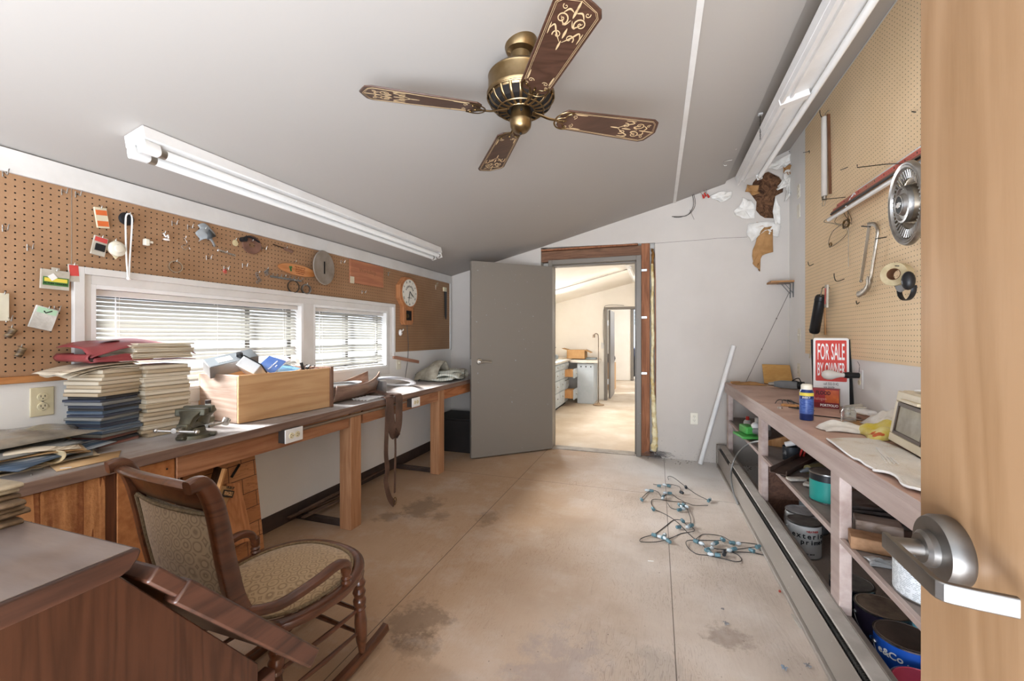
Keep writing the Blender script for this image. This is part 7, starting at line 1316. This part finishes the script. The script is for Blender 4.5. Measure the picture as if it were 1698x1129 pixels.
# light bulb carton
Mb = Matrix.Translation((1.0, 3.13, ZR)) @ Matrix.Rotation(R(-22), 4, 'Z'); o = thing('bulb_carton', 'red and orange flood lamp carton standing in front of the sign', 'box', (1.0, 3.13, .8))
def bp2(nm, m, mt, par=o, **kw): q = MB(); q.add(m.v, m.f, Mb); return ob(nm, q, mt, par, **kw)
cb_ = bp2('carton', MB().box(-.078, .06, -.0, .07, 0, .118), paint('red_carton', '#a3282b', '#952326', .4, bump=0), bev=.001); bp2('side_panel', MB().box(.0601, .0609, .002, .068, .002, .116), paint('buff_side', '#c4a983', '#b39871', .5), cb_); bp2('glow_picture', MB().box(-.01, .058, -.0009, -.0001, .035, .112), paint('orange_picture', '#e07a2e', '#b3431f', .4, scale=16), cb_); bp2('dark_band', MB().box(-.077, .059, -.001, -.0001, .0, .032), paint('maroon_band', '#7d1d22', '#741a1f', .4, bump=0), cb_)
Mf = Mb @ Matrix.Translation((0, -.0012, 0)) @ Matrix.Rotation(R(90), 4, 'X'); letters('PORTFOLIO', .021, WHT, cb_, Mf @ Matrix.Translation((.01, .016, 0)), off=.0004, sx=.8); letters('FLOOD', .032, paint('dark_red_print', '#4a1214', '#4a1214', .5, bump=0), cb_, Mf @ Matrix.Translation((-.02, .092, 0)), sx=.7, off=.001); letters('halogen', .026, paint('pink_print', '#d88f86', '#d88f86', .5, bump=0), cb_, Mf @ Matrix.Translation((-.035, .056, 0)), sx=.8)
# spray can
o = thing('spray_can', 'dark blue aerosol can with white cap standing on the right bench', 'spray can', (.757, 2.66, .8)); sx0, sy0 = .757, 2.66
cbd = ob('can_body', MB().lathe([(0, .0), (.030, .0), (.032, .004), (.032, .148), (.027, .163), (0, .165)], (sx0, sy0, ZR), 32), paint('navy_can', '#23366f', '#1d2e61', .3, bump=0), o); ob('label', MB().lathe([(.0325, .035), (.0325, .115)], (sx0, sy0, ZR), 32, cap=False), paint('blue_print_label', '#5c76b5', '#2b4488', .35, scale=60, stretch=(1, 1, 3)), cbd); ob('yellow_band', MB().lathe([(.0323, .13), (.0323, .147)], (sx0, sy0, ZR), 32, cap=False), M_yel, cbd); ob('cap', MB().lathe([(.026, .162), (.026, .185), (.02, .192), (0, .192)], (sx0, sy0, ZR), 28, cap=False), M_ivory, o)
letters('INSECT', .014, WHT, cbd, Matrix.Translation((sx0 - .010, sy0 - .0325, ZR + .122)) @ Matrix.Rotation(R(90), 4, 'X') @ Matrix.Rotation(0, 4, 'Y'), sx=.8)
# mason jar
o = thing('glass_jar', 'empty ribbed glass jar without lid on the right bench', 'jar', (.94, 2.65, .8)); ob('jar', MB().lathe([(0, .002), (.030, .0), (.033, .006), (.033, .016), (.0315, .02), (.033, .026), (.0315, .032), (.033, .038), (.0315, .044), (.033, .05), (.031, .06), (.026, .068), (.026, .082), (.024, .082), (.024, .068), (.029, .058), (.030, .008), (0, .006)], (.94, 2.65, ZR), 32, cap=False), glass('jar_glass', '#f3f5f2', .04, .9), o, smooth=50)
# bags
M_tis = paint('white_tissue', '#ebe7df', '#d6d0c6', .7, scale=14, bump=.3); solo('tissue_bag', crumple((.84, 2.41, ZR), (.2, .12), 31, 20, 20, amp=.012, lift=.035), M_tis, 'crumpled white plastic bag in front of the jar', 'plastic bag', solid=.001, smooth=60)
M_ybag = paint('clear_yellow_bag', '#e8dfa8', '#d7c23c', .3, scale=10, bump=.3, amt=(.35, .65)); o = thing('yellow_bag', 'clear bag with yellow and red print beside the toaster oven', 'plastic bag', (.98, 2.34, .8)); ob('film', crumple((.97, 2.33, ZR), (.2, .2), 37, 22, 22, amp=.016, lift=.055), M_ybag, o, solid=.001, smooth=60); ob('red_print', crumple((.915, 2.26, ZR + .012), (.06, .05), 3, 8, 8, amp=.006, lift=.02), M_org, o, solid=.001)
solo('tissue_bag', crumple((1.06, 2.48, ZR + .01), (.18, .24), 41, 22, 22, amp=.018, lift=.085), M_tis, 'tall crumpled cream bag between the jar and the toaster oven', 'plastic bag', solid=.001, smooth=60)
solo('brown_paper_sheet', crumple((1.01, 2.62, ZR), (.2, .12), 43, 12, 12, amp=.004, lift=.01), M_paperb, 'flattened brown paper behind the glass jar', 'paper', solid=.001)
put('rolled_paper', [('roll', MB().cyl((1.04, 2.98, ZR + .02), (1.13, 3.02, ZR + .03), .022, n=18), M_clear)], 'small grey roll lying right of the red carton', 'roll', (1.08, 3.0, .8))
put('white_charger', [('body', MB().ob((1.09, 2.86, ZR + .022), (.07, .1, .035), (0, 0, .3)), M_whitep, dict(bev=.012)), ('cord', MB().tube(cr([(1.07, 2.80, ZR + .02), (1.02, 2.82, ZR + .03), (1.0, 2.9, ZR + .01), (1.06, 2.94, ZR + .035), (1.11, 2.9, ZR + .045)], 6), .003, 6), M_ivory)], 'white plastic power adapter with coiled cord by the wall', 'adapter', (1.09, 2.86, .8))
put('wood_offcut', [('stick', MB().bar((1.02, 2.94, ZR + .012), (1.1, 2.58, ZR + .012), .05, .016), wood('brown_offcut', '#8a5f40', '#68432a', 'y', 1, .6), dict(bev=.002))], 'brown wooden offcut lying against the wall behind the jar', 'wood strip', (1.06, 2.8, .8))
solo('thin_rod', MB().tube([(.80, 2.82, ZR + .003), (.96, 2.74, ZR + .003), (1.02, 2.70, ZR + .004)], .003, 6), M_iron, 'thin dark rod lying between the spray can and jar', 'rod')
# toaster oven
Mo = Matrix.Translation((1.03, 2.03, ZR)) @ Matrix.Rotation(R(-84), 4, 'Z'); o = thing('toaster_oven', 'old cream toaster oven with a dusty glass door by the near door', 'toaster oven', (1.03, 2.03, .8))
M_ov = paint('cream_oven_shell', '#e0d6bf', '#cdbf9f', .35, scale=5, bump=.05)
def op(nm, m, mt, par=o, **kw): q = MB(); q.add(m.v, m.f, Mo); return ob(nm, q, mt, par, **kw)
# local x runs along the front (towards -Y world), local y from front to back (towards the wall)
Mo = plane_M((.905, 2.02, ZR), (-.10, -1, 0), (0, 0, 1)); # x along front, y up, z towards the room
wO, hO = .19, .225
if (Mo.to_3x3() @ Vector((0, 0, 1))).x > 0: Mo = Mo @ Matrix.Scale(-1, 4, (0, 0, 1))
tl2 = Matrix(((1, 0, 0, 0), (0, 1, 0, 0), (0, -.16, 1, 0), (0, 0, 0, 1)))
def rr(x0, x1, y0, y1, r_): cx_, cy_ = (x0 + x1) / 2, (y0 + y1) / 2; return [(cx_ + a, cy_ + b) for a, b in rnd_rect((x1 - x0) / 2, (y1 - y0) / 2, r_)]
def op(nm, m, mt, par=o, **kw): q = MB(); q.add(m.v, m.f, Mo @ tl2); return ob(nm, q, mt, par, **kw)
op('shell', MB().prism(rr(-wO, wO, .012, hO, .03), -.225, -.004), M_ov, bev=.006); fr = MB()
for q in ((-wO + .004, wO - .004, .014, .048), (-wO + .004, wO - .004, hO - .045, hO - .004), (-wO + .004, -wO + .035, .048, hO - .045), (wO - .09, wO - .004, .048, hO - .045)): fr.box(*q, -.004, .006)
op('front_frame', fr, M_ov, bev=.004); op('glass_door', MB().box(-wO + .05, wO - .10, .062, hO - .055, -.003, .003), paint('dusty_oven_glass', '#b9b29e', '#9d9683', .2, scale=10, bump=0)); dm = MB()
for q in ((-wO + .036, wO - .092, .049, .062), (-wO + .036, wO - .092, hO - .062, hO - .047), (-wO + .036, -wO + .05, .062, hO - .062), (wO - .104, wO - .092, .062, hO - .062)): dm.box(*q, -.002, .008)
op('door_trim', dm, paint('dark_bronze_trim', '#5b4a3a', '#43362a', .3, metal=.5), bev=.001); op('handle', MB().box(-.10, .05, hO - .04, hO - .028, .006, .022), M_ov, bev=.003); op('control_knob', MB().cyl((wO - .045, .15, .006), (wO - .045, .15, .022), .018, n=18), M_blk); op('control_knob', MB().cyl((wO - .045, .09, .006), (wO - .045, .09, .022), .018, n=18), M_blk)
for sx2 in (-1, 1): op('foot', MB().cyl((sx2 * (wO - .03), .0, -.03), (sx2 * (wO - .03), .016, -.03), .01, n=10), M_blk)
mb = MB(); mb.grid(lambda u, v_: (.96 + .16 * u, 2.1 - .25 * v_, ZR + hO + .008 + .004 * math.sin(9 * v_)), 4, 12); solo('white_tray', mb, M_whitep, 'folded white plastic sheet on top of the toaster oven', 'sheet', solid=.008, bev=.002)
# towel
k = N('terry_cloth'); v = k.coord(); c = k.ramp(k.noise(v, 5, 6), [(.3, '#cbb595'), (.44, '#e8e2d8'), (.7, '#f3f0ea')]); k.bump(k.noise(v, 160, 3), 1, .006); M_ter = k.out(c, .95, 0)
def tow(u, v_): 
    y = 2.16 - .98 * u; x0 = fx(y) + .03 - .02 * math.sin(5 * u) + (.012 * math.sin(38 * u) if u > .45 else 0); x1 = .90 + .0 * u; ed = .006 * math.sin(40 * u) * (1 - v_) ** 4 * (u > .3); return (x0 + (x1 - x0) * v_ + (.13 * (1 - u) * (1 - v_) * (u < .12) * 0), y + .10 * v_ * (1 - u), ZR + .004 + max(0, ed) + .003 * math.sin(14 * u + 5 * v_) + .002)
o = thing('terry_towel', 'white terry towel with tan stains spread along the right bench', 'towel', (.8, 1.7, .8)); ob('cloth', MB().grid(tow, 60, 14), M_ter, o, solid=.004, smooth=60); ob('hem', MB().tube([Vector(tow(i / 60, 0)) + Vector((-.002, 0, .002)) for i in range(61)], .0045, 6), M_whitep, o)
o = thing('plastic_fork', 'white plastic fork lying on the towel', 'fork', (.86, 1.93, .807)); f0, f1 = P(1455, 742, z=.812), P(1480, 768, z=.812); fd = (f1 - f0).normalized(); fs = Vector((-fd.y, fd.x, 0)); ob('handle', MB().bar(f0, f0.lerp(f1, .62), .012, .003), M_whitep, o); m = MB()
for i in range(4): m.bar(f0.lerp(f1, .6) + fs * (-.012 + .008 * i), f1 + fs * (-.016 + .0105 * i), .004, .003)
ob('tines', m, M_whitep, o)
for i, (cx_, cy_, z0, lab) in enumerate(((.775, 1.575, ZR + .008, 'black plastic cup at the near end of the towel, lower one'), (.775, 1.575, ZR + .05, 'black plastic cup stacked in the lower cup near the door'))): solo('black_cup', MB().lathe([(0, 0), (.024, 0), (.033, .07), (.035, .072), (.031, .07), (.022, .003), (0, .003)], (cx_, cy_, z0), 26, cap=False), M_blk, lab, 'cup', 'nested black cups')
# far half of the bench
o = thing('tool_cable', 'black cable and pliers-like clips lying mid bench left of the spray can', 'cable', (.82, 3.1, .8)); r3 = random.Random(4); m = MB()
for j in range(4): m.tube(cr([(.74 + .03 * j, 3.22 - .05 * j, ZR + .004), (.78 + .02 * j, 3.28, ZR + .02), (.86, 3.2 + .02 * j, ZR + .01), (.88, 3.05 - .03 * j, ZR + .006), (.80 - .01 * j, 3.04, ZR + .008)], 5), .0028, 6)
ob('loops', m, M_blk, o)
solo('silver_washer', MB().lathe([(.006, 0), (.014, 0), (.014, .01), (.006, .01)], (.72, 3.02, ZR), 16), M_steel, 'small silver collar alone on the bench left of the spray can', 'washer')
solo('small_offcut', MB().bar((.76, 3.15, ZR + .007), (.87, 3.10, ZR + .007), .05, .012), MATS['plain_pine'], 'small pale wood offcut lying beside the black cable', 'wood block', bev=.002)
wb0 = [Vector((.945, 4.50, ZR + .002)), Vector((1.16, 4.42, ZR + .002)), Vector((1.155, 4.52, .975)), Vector((.945, 4.585, .975))]
solo('leaning_board', slab(MB(), *wb0, .015), wood('golden_pine', '#d9ab66', '#c49350', 'x', .6, .5, .1), 'golden pine board leaning in the far corner of the right bench', 'wood board', bev=.002)
o = thing('drill', 'grey power tool with black coiled lead lying before the golden board', 'power tool', (1.05, 4.2, .8)); ob('housing', MB().sweep([(.95, 4.18, ZR + .035), (1.0, 4.17, ZR + .037), (1.11, 4.12, ZR + .037)], [(.045, .045), (.062, .065), (.06, .068)], n=12, e=4), paint('grey_tool_body', '#8c9092', '#74787a', .4), o); ob('chuck', MB().cyl((.91, 4.19, ZR + .033), (.95, 4.18, ZR + .035), .014, .02, 14), M_tip, o); ob('back_cap', MB().cyl((1.11, 4.12, ZR + .037), (1.15, 4.10, ZR + .037), .032, n=16), M_blk, o); ob('lead', MB().tube(cr([(1.13, 4.1, ZR + .05), (1.10, 4.06, ZR + .1), (1.06, 4.08, ZR + .075), (1.1, 4.1, ZR + .07), (1.14, 4.0, ZR + .02), (1.08, 3.95, ZR + .01)], 6), .004, 6), M_blk, o)
solo('paper_bag', crumple((.80, 4.40, ZR), (.26, .14), 51, 16, 16, amp=.006, lift=.022), M_paperb, 'flattened crinkled paper bag at the far end of the right bench', 'paper bag', solid=.001, smooth=60)
solo('lost_dowel', MB().cyl((.66, 4.46, ZR + .01), (.74, 4.5, ZR + .01), .009, n=12), M_pine, 'short pale dowel at the far front corner of the right bench', 'dowel')

# ================================================================== STRING LIGHTS ON THE FLOOR
cz_ = []
def Fl(px, py, z=.005): return P(px, py, z=z)
M_sock = paint('teal_socket', '#57757d', '#4a666e', .45, bump=0); M_sblk = paint('black_socket', '#26292c', '#1d1f22', .45, bump=0); M_bulb = paint('clear_bulb_shell', '#bcc3c6', '#a3abae', .15, bump=0)
o = thing('string_lights', 'tangled black cord of patio string lights lying on the floor', 'string lights', tuple(Fl(1150, 850, 0)))
def z8(pts): return [(1040 + x / 6.273, 770 + y / 6.273) for x, y in pts]
paths = [[(430, 160), (425, 125), (480, 135), (600, 225), (720, 310), (840, 370)], [(840, 425), (700, 425), (600, 395), (480, 385), (300, 362), (250, 385), (270, 455)], [(270, 205), (340, 215), (430, 205), (540, 230), (560, 285)], [(140, 365), (180, 320), (250, 270), (320, 285), (360, 335), (440, 295), (520, 350), (600, 400), (540, 460), (460, 455), (420, 400)], [(270, 465), (400, 520), (520, 600), (640, 720), (720, 780), (850, 790), (980, 790)], [(620, 450), (660, 560), (665, 640), (700, 690), (560, 720), (430, 775), (300, 805), (150, 805), (135, 780), (180, 755), (290, 720), (400, 640), (480, 580), (560, 580), (620, 630)], [(700, 790), (760, 740), (820, 725), (980, 745), (1090, 800), (1240, 815), (1350, 830)], [(840, 900), (740, 800), (620, 795), (630, 860), (720, 930), (840, 945), (1000, 980), (1130, 1010), (1190, 995), (1150, 940), (1050, 900), (900, 870), (860, 850)], [(930, 880), (1080, 885), (1200, 875), (1300, 860), (1350, 860)], [(930, 915), (1100, 910), (1280, 915), (1350, 925), (1440, 945), (1470, 930), (1380, 890)]]
for pts in paths: ob('cord', MB().tube(cr([Fl(x, y, .006 + .004 * math.sin(x)) for x, y in z8(pts)], 6), .0022, 6), M_blk, o)
r3 = random.Random(6)
for (x, y), kind in zip(z8([(150, 365), (250, 272), (335, 222), (430, 222), (565, 290), (610, 235), (375, 335), (440, 298), (850, 375), (270, 462), (545, 420), (590, 420), (545, 470), (577, 585), (535, 650), (665, 635), (285, 735), (375, 755), (430, 795), (720, 800), (925, 815), (995, 780), (1095, 815), (1110, 880), (1360, 855), (1300, 895), (835, 885), (860, 915), (935, 940), (1010, 925)]), [0, 1, 0, 1, 2, 2, 1, 1, 1, 0, 1, 1, 1, 0, 0, 1, 1, 1, 1, 1, 1, 0, 1, 1, 0, 0, 1, 1, 1, 2]):
    c_ = Fl(x, y, .016); a = r3.uniform(0, 6.28); d_ = Vector((math.cos(a), math.sin(a), r3.uniform(-.1, .1))); s_ = ob('lamp_socket', MB().tube([c_ - d_ * .018, c_ - d_ * .015, c_ + d_ * .012], [.008, .0105, .0115], 14), M_sock if kind != 2 else M_sblk, o)
    if kind == 1: ob('bulb', MB().lathe([(.007, 0), (.008, .005), (.0115, .014), (.010, .024), (.004, .032), (0, .034)], (0, 0, 0), 14, Matrix.Translation(c_ + d_ * .017) @ d_.to_track_quat('Z', 'Y').to_matrix().to_4x4()), M_bulb, s_, smooth=60)
# small litter
for i, (px, py, lab) in enumerate(((1204, 1034, 'grey lint tuft on the floor, left of the right pair'), (1301, 1108, 'grey blue lint tuft near the bottom edge of the photo'), (1339, 1104, 'pale lint tuft right of the grey blue one'), (1198, 1010, 'small lint speck above the larger grey tuft'), (1348, 985, 'lint speck beside the heater'))):
    c_ = Fl(px, py, .004); m = MB()
    for j in range(14): a = r3.uniform(0, 6.28); e = Vector((math.cos(a), math.sin(a), .4 * r3.random())) * r3.uniform(.006, .014 if i < 3 else .007); m.tube(cr([c_, c_ + e * .5 + Vector((0, 0, .003)), c_ + e], 2), .0012, 4)
    solo('lint_tuft', m, MATS['grey_lint'] if i != 1 else paint('blue_grey_lint', '#8a97a4', '#707c88', .9), lab, 'lint', 'lint tufts on the floor')
solo('red_bead', MB().ball(Fl(1293, 980, .006), .006, 10), paint('red_bead_m', '#9a3a2c', '#8a3023', .4, bump=0), 'small red bead on the floor beside the heater', 'bead')
solo('wood_sliver', MB().bar(Fl(1313, 1018, .004), Fl(1329, 1042, .004), .012, .003), MATS['grey_card'], 'thin wood sliver on the floor beside the heater', 'wood chip')
solo('paper_scrap', MB().ob(Fl(1079, 930, .003), (.03, .006, .002), (0, 0, .2)), M_whitep, 'tiny white paper scrap below the string lights', 'scrap')
